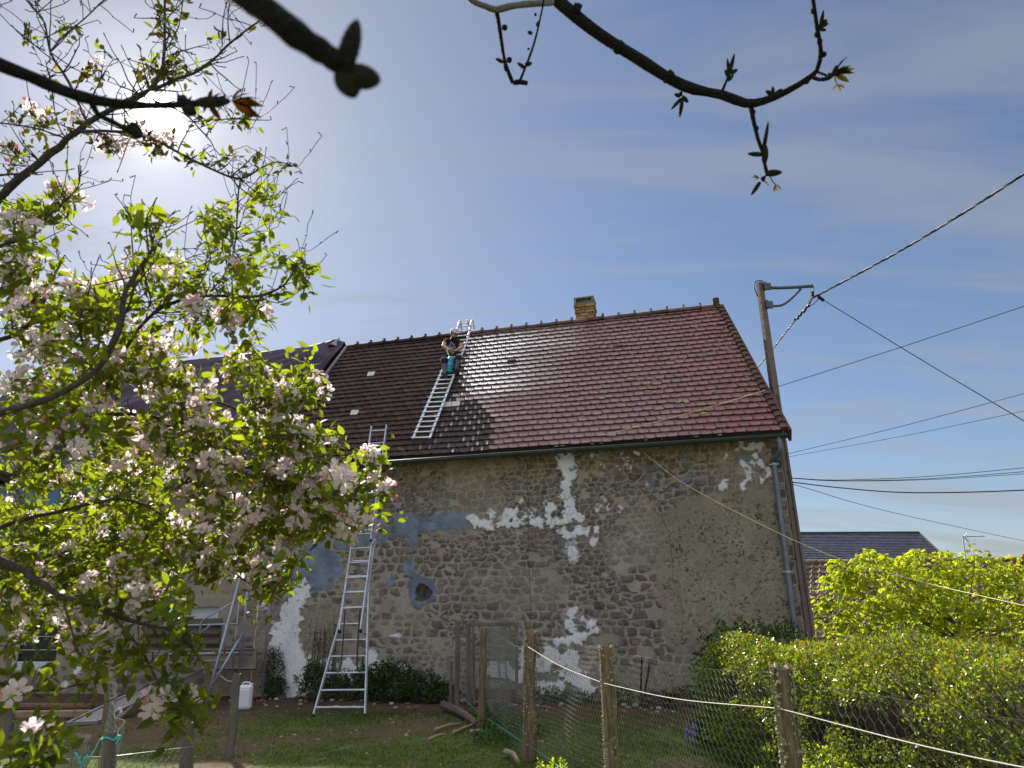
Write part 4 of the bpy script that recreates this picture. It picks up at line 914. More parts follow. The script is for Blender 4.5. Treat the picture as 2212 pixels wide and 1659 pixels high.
def make_person():
    V = []; E_ = []; Rr = []; ix = {}
    def v(n_, p, r): ix[n_] = len(V); V.append(p); Rr.append(r)
    def e(a_, b_): E_.append((ix[a_], ix[b_]))
    v('pel', jt['pel'], .135); v('wai', jt['wai'], .14); v('che', jt['che'], .15); v('nek', jt['nek'], .062); v('hd0', jt['hd0'], .075); v('hd1', jt['hd1'], .088); v('hd2', jt['hd2'], .078)
    for a_, b_ in zip(('pel','wai','che','nek','hd0','hd1'), ('wai','che','nek','hd0','hd1','hd2')): e(a_, b_)
    for s in 'RL':
        v('s'+s, jt['s'+s], .068); e('che', 's'+s); m_ = (jt['s'+s]+jt['e'+s])/2; v('u'+s, m_, .058); e('s'+s, 'u'+s); v('e'+s, jt['e'+s], .048); e('u'+s, 'e'+s)
        v('f'+s, jt['e'+s]*.55+jt['w'+s]*.45, .046); e('e'+s, 'f'+s); v('w'+s, jt['w'+s], .030); e('f'+s, 'w'+s); v('h'+s, jt['h'+s], .038); e('w'+s, 'h'+s)
        d = unit(jt['h'+s]-jt['w'+s]); sd_ = unit(np.cross(d, ZZ)); upv = np.cross(sd_, d)
        for i, (o_, ln) in enumerate(((-.030, .065), (-.010, .078), (.010, .074), (.029, .058))):
            b = jt['h'+s]+d*.035+upv*o_; k1 = b+d*ln*.5+sd_*.008; k2 = k1+d*ln*.25-ZZ*.02-FWD*.0+sd_*.024
            v(f'a{i}{s}', b, .0105); v(f'b{i}{s}', k1, .0095); v(f'c{i}{s}', k2, .008); e('h'+s, f'a{i}{s}'); e(f'a{i}{s}', f'b{i}{s}'); e(f'b{i}{s}', f'c{i}{s}')
        v('t1'+s, jt['h'+s]+upv*.045+d*.01, .012); v('t2'+s, jt['h'+s]+upv*.058+d*.045, .010); e('h'+s, 't1'+s); e('t1'+s, 't2'+s)
        v('p'+s, jt['p'+s], .10); e('pel', 'p'+s); v('q'+s, jt['p'+s]*.5+jt['k'+s]*.5, .088); e('p'+s, 'q'+s); v('k'+s, jt['k'+s], .070); e('q'+s, 'k'+s)
        v('c'+s, jt['k'+s]*.6+jt['a'+s]*.4, .064); e('k'+s, 'c'+s); v('a'+s, jt['a'+s], .046); e('c'+s, 'a'+s); v('x'+s, jt['t'+s], .042); e('a'+s, 'x'+s)
    me = bpy.data.meshes.new('person_body'); me.from_pydata([tuple(p) for p in V], E_, []); o = bpy.data.objects.new('person_tmp', me); col.objects.link(o)
    o.modifiers.new('skin', 'SKIN'); s_ = o.modifiers.new('sub', 'SUBSURF'); s_.levels = 2; s_.render_levels = 2
    sv = me.skin_vertices[0].data
    for i, r in enumerate(Rr): sv[i].radius = (r, r); sv[i].use_root = (i == 0)
    dg = bpy.context.evaluated_depsgraph_get(); ev = o.evaluated_get(dg); m2 = ev.to_mesh()
    Vn = np.array([list(q.co) for q in m2.vertices]); Fn = [tuple(p.vertices) for p in m2.polygons]
    ev.to_mesh_clear(); bpy.data.objects.remove(o)
    # flatten the chest front to back a little; then colour by nearest bone
    bones = [('wai','che','shirt'),('pel','wai','shirt'),('che','nek','shirt'),('nek','hd0','skin'),('hd0','hd2','skin')]
    for s in 'RL': bones += [('s'+s,'u'+s,'shirt'),('u'+s,'e'+s,'skin'),('e'+s,'w'+s,'skin'),('w'+s,'h'+s,'skin'),('che','s'+s,'shirt'),('pel','p'+s,'trd'),('p'+s,'k'+s,'thigh'),('k'+s,'a'+s,'shin'),('a'+s,'x'+s,'shoe')]
    P = dict((n_, V[ix[n_]]) for n_ in ix)
    cen = np.array([Vn[list(f)].mean(0) for f in Fn]); best = np.full(len(Fn), 9.0); mi = np.zeros(len(Fn), int)
    names = ['skin','shirt','panel','trouser','trd','shoe']
    for (a_, b_, kd) in bones:
        A0, B0 = P[a_], P[b_]; d = B0-A0; t = np.clip(((cen-A0)@d)/(d@d), 0, 1); q_ = A0+t[:, None]*d; dist = np.linalg.norm(cen-q_, axis=1)
        rr = Rr[ix[a_]]*(1-t)+Rr[ix[b_]]*t; sc_ = dist/np.maximum(rr, .01)
        if kd == 'thigh': kk = np.where(t > 0.62, 4, 3)
        elif kd == 'shin': kk = np.where(t < 0.30, 4, 3)
        else: kk = np.full(len(Fn), {'skin':0,'shirt':1,'trd':4,'shoe':5}[kd])
        if kd == 'shirt' and a_ in ('wai', 'pel', 'che') and b_ in ('che', 'wai', 'nek'):
            off = cen-q_; front = (off@(-FWD) > 0.55*dist) & (np.abs(off@RT) < 0.105); kk = np.where(front & (cen[:, 2] > P['wai'][2]-.02) & (cen[:, 2] < P['nek'][2]-.07), 2, kk)
        up_ = sc_ < best; mi = np.where(up_, kk, mi); best = np.where(up_, sc_, best)
    root = thing('person', 'man in pale cap and dark work clothes sitting high on the roof ladder', 'person', HIP)
    body = mesh_np('body', Vn, Fn, [M_skin, M_shirt, M_panel, M_trouser, M_trousdark, M_shoe], root, True, matidx=mi)
    # head dress, beard, hair: the face looks down towards his left hand
    hc = jt['hd1']; fd = unit(A([0.45, -0.75, -0.42])); sx = unit(np.cross(fd, ZZ)); ux = np.cross(sx, fd)
    def dome(c, rx, ry, rz, lo, hi, n=14, m_=7):
        Vv = []; Ff = []
        for i in range(m_+1):
            ph = lo+(hi-lo)*i/m_
            for j in range(n):
                th = 2*math.pi*j/n; Vv.append(c + sx*rx*math.cos(ph)*math.cos(th)+fd*ry*math.cos(ph)*math.sin(th)+ux*rz*math.sin(ph))
        for i in range(m_):
            for j in range(n): Ff.append((i*n+j, i*n+(j+1) % n, (i+1)*n+(j+1) % n, (i+1)*n+j))
        return Vv, Ff
    k = MB(); hc2 = jt['hd2']*.6+jt['hd1']*.4
    k.add(*dome(hc2+ux*.015, .105, .122, .105, -0.12, 1.5)); 
    br = [hc2+ux*.012+fd*.105+sx*x+fd*(.085*(1-(x/.095)**2)) - ux*(.012+.0*x) for x in np.linspace(-.085, .085, 9)]; bi = [hc2+ux*.02+fd*.098*math.sqrt(max(0, 1-(x/.105)**2))+sx*x for x in np.linspace(-.085, .085, 9)]
    k.add(br+bi, [(i, i+1, 9+i+1, 9+i) for i in range(8)]); cap_ = k.build('cap', M_cap, root, True); cap_.modifiers.new('th', 'SOLIDIFY').thickness = 0.006
    k = MB(); k.add(*dome(hc2+ux*.05+fd*.10, .022, .02, .016, -1.5, 1.5, 8, 4)); k.build('badge', M_black, cap_)
    k = MB(); k.add(*dome(jt['hd0']+fd*.030-ux*.042, .078, .075, .085, -1.5, 0.75)); k.add(*dome(jt['hd0']+fd*.055-ux*.012, .05, .05, .028, -1.5, 1.2)); k.build('beard', M_beard, root, True)
    k = MB(); k.add(*dome(hc-fd*.03, .096, .085, .085, -1.0, 0.9)); k.build('hair', M_beard, root, True)
    k = MB(); k.add(*dome(hc+fd*.098-ux*.002, .016, .024, .026, -1.5, 1.5, 8, 5))
    k.build('nose', M_skin, root, True)
    for s in (-1, 1):
        k = MB(); k.add(*dome(hc+sx*s*.092-ux*.0, .014, .022, .032, -1.5, 1.5, 8, 5)); k.build('ear', M_skin, root, True)
        k = MB(); k.add(*dome(hc+fd*.086+sx*s*.033+ux*.018, .014, .01, .008, -1.5, 1.5, 8, 4)); k.build('eye', M_black, root, True)
    for s in 'RL':
        k = MB(); a_, t_ = jt['a'+s], jt['t'+s]; d = unit(A([*(t_-a_)[:2], (t_-a_)[2]*.6])); sdx = unit(np.cross(d, ZZ)); uu = np.cross(sdx, d)
        V_ = []; 
        for (q_, w_, h0, h1) in ((-.07,.04,-.05,.05),(-.03,.048,-.05,.06),(.06,.050,-.05,.04),(.13,.052,-.05,.012),(.19,.036,-.05,-.012)):
            c = a_+d*q_-uu*.02; V_ += [c+sdx*w_+uu*h0, c+sdx*w_*.8+uu*h1, c-sdx*w_*.8+uu*h1, c-sdx*w_+uu*h0]
        Ff = [(i*4+j, i*4+(j+1) % 4, (i+1)*4+(j+1) % 4, (i+1)*4+j) for i in range(4) for j in range(4)]+[(0,1,2,3),(19,18,17,16)]
        k.add(V_, Ff); sh = k.build('shoe', M_shoe, root); sh.modifiers.new('sub', 'SUBSURF').render_levels = 2
    return root
make_person()
# the pressure sprayer between his knees
sb = Ron(968.5, 806, .13); st_ = at(976, 770.5, sb[1]+.10); sa = unit(st_-sb); sl = np.linalg.norm(st_-sb)
spr = thing('pressure_sprayer', 'blue and green pressure sprayer with a yellow hose between the man\'s knees', 'sprayer', sb)
k = MB(); k.lathe(sb, sa, [(0, .078), (.015, .090), (sl*.16, .088)], 18); k.build('base', M_green, spr, True)
k = MB(); k.lathe(sb+sa*sl*.155, sa, [(0, .085), (sl*.10, .098), (sl*.12, .088), (sl*.16, .088), (sl*.18, .100), (sl*.40, .100), (sl*.45, .085), (sl*.48, .080), (sl*.52, .088), (sl*.72, .086), (sl*.80, .07), (sl*.86, .03)], 20); tank = k.build('tank', M_blue, spr, True)
sx_ = unit(np.cross(sa, FWD)); 
k = MB()
for (h, w_, n_) in ((.42, .10, 5), (.78, .07, 3)):      # printed yellow marks, unreadable at this distance
    for i in range(n_):
        t = (i-(n_-1)/2)*.022; fr_ = -FWD*math.sqrt(max(.0, .0104-t*t*1.0))
        k.box(sb+sa*sl*h+unit(np.cross(sa, np.cross(-FWD, sa)))*0.1015*(1 if h < .6 else .875)+unit(np.cross(sa, -FWD))*t*.9, (.010, .006, .045+.012*(i % 2)), A([unit(np.cross(sa, -FWD)), unit(np.cross(sa, np.cross(-FWD, sa))), sa]))
k.build('lettering', M_mark, tank)
rtv = unit(np.cross(sa, -FWD)); rtv = rtv if rtv@RT > 0 else -rtv
k = MB(); k.tube(smooth_path([sb+sa*sl*.86+rtv*.05, sb+sa*sl*.84+rtv*.16, sb+sa*sl*.62+rtv*.17, sb+sa*sl*.52+rtv*.09], .02), .010, 6)
k.tube(smooth_path([sb+sa*sl*.62-rtv*.08, sb+sa*sl*.58-rtv*.15, sb+sa*sl*.42-rtv*.145, sb+sa*sl*.38-rtv*.095], .02), .010, 6); k.build('handle', mat('grey_strap', (0.30,0.33,0.38), .6), spr, True)
k = MB(); k.tube(smooth_path([sb+sa*sl*.88-rtv*.03, J(968.5,764,.50), J(965.5,758,.50), J(967,754,.48), J(972,754,.46)], .02), .014, 7); k.build('hose', M_hose, spr, True)
k = MB(); k.tube(smooth_path([J(971,755,.46), J(976,757.5,.47), J(985,759.5,.49), J(993,758.5,.52)], .03), .009, 6); k.tube([J(971,754.5,.455), J(975,757,.46)], .016, 7); k.build('lance', M_black, spr, True)

# ------------------------------------------------------------------ concrete utility pole behind the gable corner
PY = 13.75
pb = at(1747, 1372, PY); ptop = at(1640.5, 611, PY); pbase = A([pb[0]+(pb[0]-ptop[0])/(ptop[2]-pb[2])*pb[2], PY, 0.0])
pole = thing('utility_pole', 'tapered concrete utility pole with a steel bracket arm behind the barn corner', 'pole', pbase)
ph = ptop[2]; pax = unit(ptop-pbase)
fx = unit(A([0.93, 0.37, 0])); fy = unit(A([0.37, -0.93, 0]))              # faces turned slightly: the narrow lit side shows on the left
def psec(z, wx, wy, rec):
    c = pbase+pax*(z/pax[2]); hx, hy = wx/2, wy/2
    g = hx*0.42
    return [c-fx*hx-fy*hy, c+fx*hx-fy*hy, c+fx*hx+fy*hy, c+fx*g+fy*hy, c+fx*g*.8+fy*(hy-rec), c-fx*g*.8+fy*(hy-rec), c-fx*g+fy*hy, c-fx*hx+fy*hy]
k = MB(); V_ = []; zs = [0, 1.0, 2.2, 3.6, 5.0, 5.6, 5.65, 6.6, 6.66, ph-.5, ph]
for z in zs:
    f = z/ph; wx = 0.21*(1-f)+0.125*f; rec = 0.030 if z < 5.62 else 0.0006
    if z in (6.6,): wx *= 0.985
    V_ += psec(z, wx, 0.13*(1-f)+0.09*f, rec)
n_ = len(zs); Ff = [(i*8+j, i*8+(j+1) % 8, (i+1)*8+(j+1) % 8, (i+1)*8+j) for i in range(n_-1) for j in range(8)]+[tuple(range(8))[::-1], tuple((n_-1)*8+j for j in range(8))]
k.add(V_, Ff); k.build('shaft', M_pole, pole)
k = MB()
for i, z in enumerate(np.arange(ph-3.2, ph-0.2, 0.17)):                     # step holes on the narrow face
    f = z/ph; hx = (0.21*(1-f)+0.125*f)/2; k.box(pbase+pax*(z/pax[2])-fx*(hx+.001), (.006, .022, .030), A([fx, fy, ZZ]))
for z in (3.35, 4.05): k.box(pbase+pax*(z/pax[2])+fy*.036, (.03, .012, .04), A([fx, fy, ZZ]))
k.build('step_holes', M_black, pole)
AY = PY-0.05
def AP(x, y, Y=AY): return at(x, y, Y)
k = MB()
k.tube([AP(1660, 621.5), AP(1683, 622), AP(1720, 620.5), AP(1755.5, 618)], .036, 8); k.tube(smooth_path([AP(1664, 661), AP(1683, 660.5), AP(1693, 657), AP(1708, 646), AP(1730, 624)], .05), .028, 8)
arm = k.build('bracket_arm', M_steel, pole, True)
for (x0, y0, x1, y1) in ((1650, 612, 1665, 626), (1655, 651, 1669, 666)):
    k = MB(); a_, b_ = AP(x0, y0), AP(x1, y1); k.box((a_+b_)/2, (abs(b_[0]-a_[0])+.03, .05, abs(b_[2]-a_[2])), A([unit(A([1, 0, .02])), A([0, 1, 0]), ZZ]), bev=.006)
    k.box((a_+b_)/2-RT*.06, (.05, .14, abs(b_[2]-a_[2])*1.1), None, bev=.006); k.build('mounting_plate', M_steel, arm)
k = MB()
for (x, y, dy_) in ((1726, 616, 5), (1753, 613, 6), (1740, 616, 4)): k.tube([AP(x, y), AP(x, y+dy_)], .012, 6)
k.tube([AP(1756, 618), AP(1757.5, 624), AP(1757, 634)], .012, 6); k.lathe(AP(1756, 640), ZZ, [(0, .02), (.02, .035), (.04, .02), (.05, .035), (.07, .02), (.09, .035), (.11, .02)], 8)
k.build('insulator', M_black, arm)
k = MB(); k.tube(smooth_path([AP(1636.5, 640), AP(1630.5, 625), AP(1630, 612), AP(1637, 606), AP(1648, 608), AP(1657, 616)], .04), .011, 6); k.build('cable_loop', M_cable, pole, True)

# ------------------------------------------------------------------ overhead cables
def cable(label, pts, r, m=M_cable, n=6, sag=True, twist=None, name='cable'):
    """pts: x, y, Y (metres away)"""
    P = [at(*p) for p in pts]; k = MB()
    def path_(st):
        p = smooth_path(P, st)
        if pts[-1][0] > 2200: p = np.vstack([p, smooth_path([p[-1], p[-1]+unit(p[-1]-p[-3])*14], st)[1:]])      # carries on out of the picture to its next support
        return p
    path = path_(.25)
    if twist:
        path = path_(.03); T = unit(np.gradient(path, axis=0)); u = unit(np.cross(T, ZZ)); w_ = np.cross(T, u)
        s = np.concatenate([[0], np.cumsum(np.linalg.norm(np.diff(path, axis=0), axis=1))])
        for q_ in range(3):
            ph_ = 2*math.pi*(s/twist+q_/3); k.tube(path+u*(np.cos(ph_)*r*.62)[:, None]+w_*(np.sin(ph_)*r*.62)[:, None], r*.62, 5, col_=[(0.015,0.015,0.017),(0.42,0.42,0.36),(0.02,0.02,0.02)][q_])
        m = M_cablelight
    else: k.tube(path, r, n)
    o = k.build(name, m, None, True); return tag(o, label, 'cable', 'cables and wires')
YB = AY
cable('thick twisted cable rising from the pole bracket to the top right of the sky', [(1755, 644, YB), (1925, 553, 12.2), (2080, 461, 11.0), (2260, 345, 9.8)], .019, twist=.5)
cable('bundled black cable dropping from the bracket behind the pole and the tiled roof', [(1757, 640, YB), (1745, 660, YB+.1), (1722, 686, YB+.9), (1672, 750, YB+2.8), (1622, 812, YB+5)], .017, twist=.5)
k = MB()
for i, t in enumerate(np.linspace(0, 1, 9)):
    p = at(1745-27*t, 660+32*t, YB-.02+.8*t); k.box(p+A([rng.uniform(-.02,.02), 0, rng.uniform(-.02,.02)]), (.05, .05, .05), A([unit(A([1,0,1.1])), A([0,1,0]), unit(A([-1.1,0,1]))]), bev=.01)
k.tube(smooth_path([AP(1751, 622), AP(1748, 640), AP(1744, 655)], .05), .008, 5); k.tube(smooth_path([AP(1754, 626), AP(1752, 640), AP(1746, 656)], .05), .008, 5)
k.tube(smooth_path([AP(1745, 658), AP(1752, 660), AP(1762, 652), AP(1769, 645)], .05), .009, 5)
tag(k.build('connector_clamps', M_black), 'row of black clamps on the cables below the pole bracket', 'clamps')
cable('black cable falling straight from the bracket clamp to the lower right', [(1770, 643, YB), (1990, 777, 13), (2240, 926, 12)], .0085)
k = MB(); k.tube([AP(1767, 640), AP(1780, 650)], .035, 8); tag(k.build('tension_clamp', M_black), 'black tension clamp where the falling cable leaves the bracket', 'clamp')
gp_ = proj(gax+DL*4.6)
cable('pale yellow cord stretched from the gutter across the red tiles to the upper right', [(1140, 981, 14.15), (1474, 896, 12.6), (1653, 843, 11.6)], .0065, M_yellowcord, name='cord')
cable('dark wire carrying on from the yellow cord across the sky', [(1653, 843, 11.6), (1678, 836, 11.45), (1940, 752, 10.2), (2250, 649, 9.0)], .006)
PX = PY-.08
cable('upper of two thin wires rising from the pole just below the eaves', [(1700, 981, PX), (1950, 920, 12), (2250, 840, 10)], .005)
cable('lower of two thin wires rising from the pole just below the eaves', [(1702, 987, PX), (1950, 942, 12), (2250, 880, 10)], .004)
cable('topmost of three slack wires leaving the pole at mid height', [(1709, 1032, PX), (1808, 1037, 13.5), (2008, 1029, 13), (2250, 1007, 12)], .006)
cable('second of three slack wires leaving the pole at mid height', [(1709, 1032.5, PX), (1808, 1038.5, 13.5), (2008, 1034, 13), (2250, 1016, 12)], .006)
cable('lowest of three slack wires leaving the pole at mid height', [(1709, 1033, PX), (1808, 1039, 13.5), (2008, 1036, 13), (2250, 1021, 12)], .005)
cable('thickest black slack cable, just below the three slack wires', [(1711, 1041.5, PX), (1808, 1053, 13.5), (1941, 1063.5, 13), (2100, 1063, 12.5), (2250, 1057, 12)], .011)
cable('thin wire sloping down from the pole over the slate roof', [(1713, 1046, PX), (1924, 1106, 17), (2250, 1177, 22)], .006)
cable('pale cord running from the barn wall down over the hedge to the right', [(1390, 977, 13.3), (1485, 1049, 12.3), (1733, 1175, 10.4), (1950, 1246, 8.9), (2250, 1317, 7.2)], .0046, M_yellowcord, name='cord')
# ------------------------------------------------------------------ houses beyond the hedge
def far_house():
    Y0 = 34.0
    h = thing('slate_house', 'distant house with a dark blue slate roof beyond the hedge', 'house', at(1850, 1300, Y0+4)*A([1,1,0]))
    a, b, c, d = at(1560, 1153, Y0+5), at(1985, 1151, Y0+5), at(2085, 1245, Y0), at(1560, 1248, Y0)
    nb_ = 26; V = []; Fs = []; Cs = []; n = 0
    cols_ = 60
    for i in range(nb_):
        t0, t1 = i/nb_, (i+1)/nb_; 
        for j in range(cols_):
            s0, s1 = (j+(.5 if i % 2 else 0))/cols_, (j+1+(.5 if i % 2 else 0))/cols_
            s0, s1 = min(s0, 1), min(s1, 1)
            def P(s, t): return (d*(1-s)+c*s)*(1-t)+(a*(1-s)+b*s)*t
            lift = A([0, -0.02, 0.03])
            V += [P(s0, t0)+lift, P(s1, t0)+lift, P(s1, t1), P(s0, t1), P(s0, t0), P(s1, t0)]; Fs += [(n, n+1, n+2, n+3), (n+4, n+5, n+1, n)]; Cs += [A([1, 1, 1])*rng.uniform(.7, 1.35)]*6; n += 6
    mesh_np('roof', A(V), A(Fs), M_slate, h, cols=A(Cs))
    k = MB(); back = A([0, 10, 0])
    k.add([b, c, c+back, ], [(0, 1, 2)], (1,1,1)); k.add([a, b, b+A([0, 5.2, -3.4]), a+A([0, 5.2, -3.4])], [(0, 1, 2, 3)]); k.build('hip_slope', M_slate, h)
    k = MB(); k.add([d*A([1,1,0]), c*A([1,1,0]), c, d], [(0,1,2,3)]); k.add([c*A([1,1,0]), (c+back)*A([1,1,0]), c+back, c], [(0,1,2,3)]); k.build('wall', M_plaster, h)
    k = MB(); k.tube([a, b], .09, 6); k.tube([b, c], .06, 6); k.build('ridge_cap', M_deck, h)
    # lower roof of old interlocking tiles in front of it
    h2 = thing('tiled_outbuilding', 'low outbuilding with weathered brown interlocking tiles behind the chestnut', 'outbuilding', at(1850, 1330, 27)*A([1,1,0]))
    Y1, Y2 = 22.0, 32.0
    a, b, c, d = at(1700, 1220.5, Y2-4), at(2230, 1213, Y2-4), at(2260, 1455, Y1), at(1680, 1465, Y1)
    def P(s, t): return (d*(1-s)+c*s)*(1-t)+(a*(1-s)+b*s)*t
    nr = unit(np.cross(c-d, a-d)); nr = nr if nr[2] > 0 else -nr
    wid = np.linalg.norm(c-d); nrow = 18; ncol = int(wid/.24); V = []; Fs = []; Cs = []; n = 0
    for i in range(nrow):
        for j in range(ncol):
            s0 = j/ncol; s1 = (j+1)/ncol; t0, t1 = i/nrow, (i+1.08)/nrow; sm = (s0+s1)/2; c_ = A([1, .95, .9])*rng.uniform(.6, 1.3)
            V += [P(s0, t0)+nr*.05, P(s0+(s1-s0)*.3, t0)+nr*.115, P(s0+(s1-s0)*.6, t0)+nr*.05, P(s1, t0)+nr*.05, P(s0, t1), P(s0+(s1-s0)*.3, t1)+nr*.06, P(s0+(s1-s0)*.6, t1), P(s1, t1), P(s0, t0)-nr*.01, P(s1, t0)-nr*.01, P(s0+(s1-s0)*.6, t0)-nr*.01]
            Fs += [(n, n+1, n+5, n+4), (n+1, n+2, n+6, n+5), (n+2, n+3, n+7, n+6), (n+8, n+10, n+1, n), (n+10, n+9, n+3, n+2)]; Cs += [c_]*11; n += 11
    mesh_np('roof', A(V), A(Fs), M_oldtile, h2, cols=A(Cs))
    k = MB()
    for j in range(40):
        s0 = j/40; p, q_ = P(s0, 1.01), P(s0+1/40, 1.01); k.tube([p+ZZ*.03, q_+ZZ*.05], [.10, .12], 7, col_=A([1,1,.9])*rng.uniform(.8, 1.4))
    k.build('ridge_tiles', M_oldtile, h2)
    k = MB(); k.add([d*A([1,1,0]), c*A([1,1,0]), c-ZZ*.05, d-ZZ*.05], [(0,1,2,3)]); k.build('wall', M_wallplain, h2)
    # gable at the right-hand edge of the picture
    h3 = thing('plaster_house', 'pink plastered house gable with red tiles at the right edge of the picture', 'house', at(2300, 1300, 26)*A([1,1,0]))
    Y3 = 26; ap = at(2330, 1020, Y3); el = at(2187, 1236, Y3)
    mirror = A([2*ap[0]-el[0], el[1], el[2]])
    k = MB(); e2 = el+A([.35,0,0]); m2 = mirror-A([.35,0,0]); bk = A([7.5, 9, 0])
    k.add([e2*A([1,1,0]), m2*A([1,1,0]), m2, ap-ZZ*.1, e2], [(0,1,2,3,4)]); k.add([e2*A([1,1,0]), (e2+bk)*A([1,1,0]), e2+bk, e2], [(0,1,2,3)]); k.build('wall', M_plaster, h3)
    k = MB()
    for i in range(14):
        t0, t1 = i/14, (i+1.1)/14; cc = A([2.0, 1.0, .7])*rng.uniform(.8, 1.2)
        p0, p1 = el*(1-t0)+ap*t0-A([0,.15,0]), el*(1-t1)+ap*t1-A([0,.15,0]); nn = unit(A([-(ap-el)[2], 0, (ap-el)[0]]))
        k.add([p0+nn*.09, p1+nn*.05, p1+bk+nn*.05, p0+bk+nn*.09, p0-nn*.03, p0+bk-nn*.03], [(0,1,2,3),(4,0,3,5)], cc); k.tube([p0+nn*.06, p1+nn*.04], .07, 6, col_=cc)
    q0, q1 = mirror-A([0,.15,0]), ap-A([0,.15,0]); k.add([q0, q1, q1+bk, q0+bk], [(0,1,2,3)], A([2,1,.7])); k.build('roof', M_oldtile, h3)
    # television aerial on a mast
    b0 = at(2091, 1262, 24); tp = at(2080, 1158, 24)
    an = thing('television_aerial', 'thin television aerial on a mast above the chestnut tree', 'aerial', A([b0[0], 24, 0]))
    k = MB(); k.tube([A([b0[0]+.05, 24, 0]), b0, tp], .022, 6); k.build('mast', M_galv, an)
    k = MB(); k.tube([at(2078, 1159.5, 24), at(2127, 1157.5, 24)], .014, 5)
    for x in np.linspace(2086, 2126, 14): k.tube([at(x, 1158.5, 23.9)-A([0,.12,0]), at(x, 1158.5, 24.1)+A([0,.12,0])], .007, 4); k.tube([at(x, 1157.2, 24), at(x, 1160.2, 24)], .007, 4)
    for (dx, dy) in ((8, -9), (10, -6), (9, 8), (12, 10), (6, 12)): k.tube([at(2083, 1159, 24), at(2081+dx, 1159+dy, 23.9)], .01, 4)
    k.tube([at(2086, 1151, 24), at(2092, 1149, 24)], .01, 4); k.tube([at(2087, 1166, 24), at(2093, 1172, 24)], .01, 4); k.build('antenna_rods', M_galv, an)
far_house()

# ------------------------------------------------------------------ fences, gate and things lying about
FENCE = 'posts of the garden fences'
def post(label, top_px, dist_y, r, h_extra=0.0, lean=None, lichen=0, m=M_wood, group=FENCE, foot=None):
    t = at(top_px[0], top_px[1], dist_y)
    b = A([t[0], t[1], -0.05]) if foot is None else A([foot[0], foot[1], -0.05])
    g = thing('fence_post', label, 'post', A([b[0], b[1], 0]), group)
    n = 12; k = MB(); ring = 14; V = []; rs_ = rng.uniform(.80, 1.14, n) if lichen else rng.uniform(.9, 1.1, n)
    for i in range(ring):
        f = i/(ring-1); c = b*(1-f)+t*f + A([.006*math.sin(f*7+r*90), .006*math.cos(f*5), 0])
        for j in range(n):
            th = 2*math.pi*j/n; rr = r*rs_[j]*(1.06-.1*f)*(1+.05*math.sin(f*23+j*2.1)); V.append(c+A([math.cos(th)*rr, math.sin(th)*rr, (.012*math.sin(j*1.7) if i == ring-1 else 0)]))
    k.add(V, [(i*n+j, i*n+(j+1) % n, (i+1)*n+(j+1) % n, (i+1)*n+j) for i in range(ring-1) for j in range(n)]+[tuple((ring-1)*n+j for j in range(n))])
    k.build('stake', m, g)
    if lichen:
        k = MB()
        for i in range(lichen):
            f = rng.uniform(.08, 1.0)**.8; th = rng.choice([rng.normal(math.pi, .45), rng.normal(math.pi, .5), rng.normal(-.2, .35), rng.uniform(0, 6.28)]); f = f if fbm(f*9, th*.8, int(r*1e4), 2) > .45 else min(1.0, f+.08); s = rng.uniform(.004, .012)*min(1.3, r/.055+.2)
            d = A([math.cos(th), math.sin(th), 0]); p = b*(1-f)+t*f+d*r*1.02; tg = A([-d[1], d[0], 0])
            V = [p+tg*s*rng.uniform(.7, 1.6), p+ZZ*s*rng.uniform(.7, 2.0), p-tg*s*rng.uniform(.7, 1.6), p-ZZ*s*rng.uniform(.7, 2.0), p+d*s*rng.uniform(.6, 1.3)]
            k.add(V, [(0,1,4),(1,2,4),(2,3,4),(3,0,4)])
        k.build('lichen', M_lichen, g)['kind'] = 'stuff'
    return b, t
P2b, P2t = post('smooth brown fence post nearest the wire gate', (1046, 1355), gnd(1040, 1577)[1]*.99, .052, foot=gnd(1040, 1577))
P1b, P1t = post('lichen covered fence post second from the wire gate', (1146, 1365), gnd(1144, 1636)[1], .070, lichen=420, foot=gnd(1144, 1636))
P3b, P3t = post('lichen covered fence post in the middle of the netting', (1310, 1396), 6.75, .058, lichen=520, foot=at(1322, 1670, 6.75))
P4b, P4t = post('thick split fence post standing in front of the hedge', (1687, 1440), 4.55, .056, lichen=480, foot=at(1714, 1690, 4.55))
d_ = (P4t-P3t); P5t = P4t+d_*1.0; P5b = A([P5t[0]+.05, P5t[1], -.05])
_q = proj(P5t); post('next fence post beyond the right edge', tuple(_q), P5t[1], .055, foot=P5b)
# left run of low stakes
LB = [gnd(x, y) for x, y in ()]
QCb, QCt = post('weathered grey stake at the left end of the trodden lawn', (513, 1456), gnd(495, 1640)[1], .052, m=M_woodgrey, foot=gnd(495, 1640))
QBb, QBt = post('low pale stake under the lowest blossom spray', (408, 1560), 5.9, .050, m=M_woodgrey, foot=at(405, 1720, 5.9))
QAb, QAt = post('low stake with turquoise twine tied round its top', (240, 1580), 5.4, .045, m=M_woodgrey, foot=at(238, 1740, 5.4))
QDb, QDt = post('thin brown stake standing in front of the perforated ramp', (236, 1475), gnd(222, 1612)[1], .040, foot=gnd(222, 1612))
QEb, QEt = post('grey stake at the far left edge below the window', (30, 1478), gnd(15, 1600)[1], .055, m=M_woodgrey, foot=gnd(15, 1600))
post('short dark stick leaning against the white plaster behind the netting', (1402, 1435), 12.3, .020, m=M_woodgrey, foot=gnd(1390, 1512))
post('thin upright iron stake behind the netting, right of the white plaster', (1385.5, 1419), 11.8, .016, m=M_black, foot=gnd(1384.5, 1515))

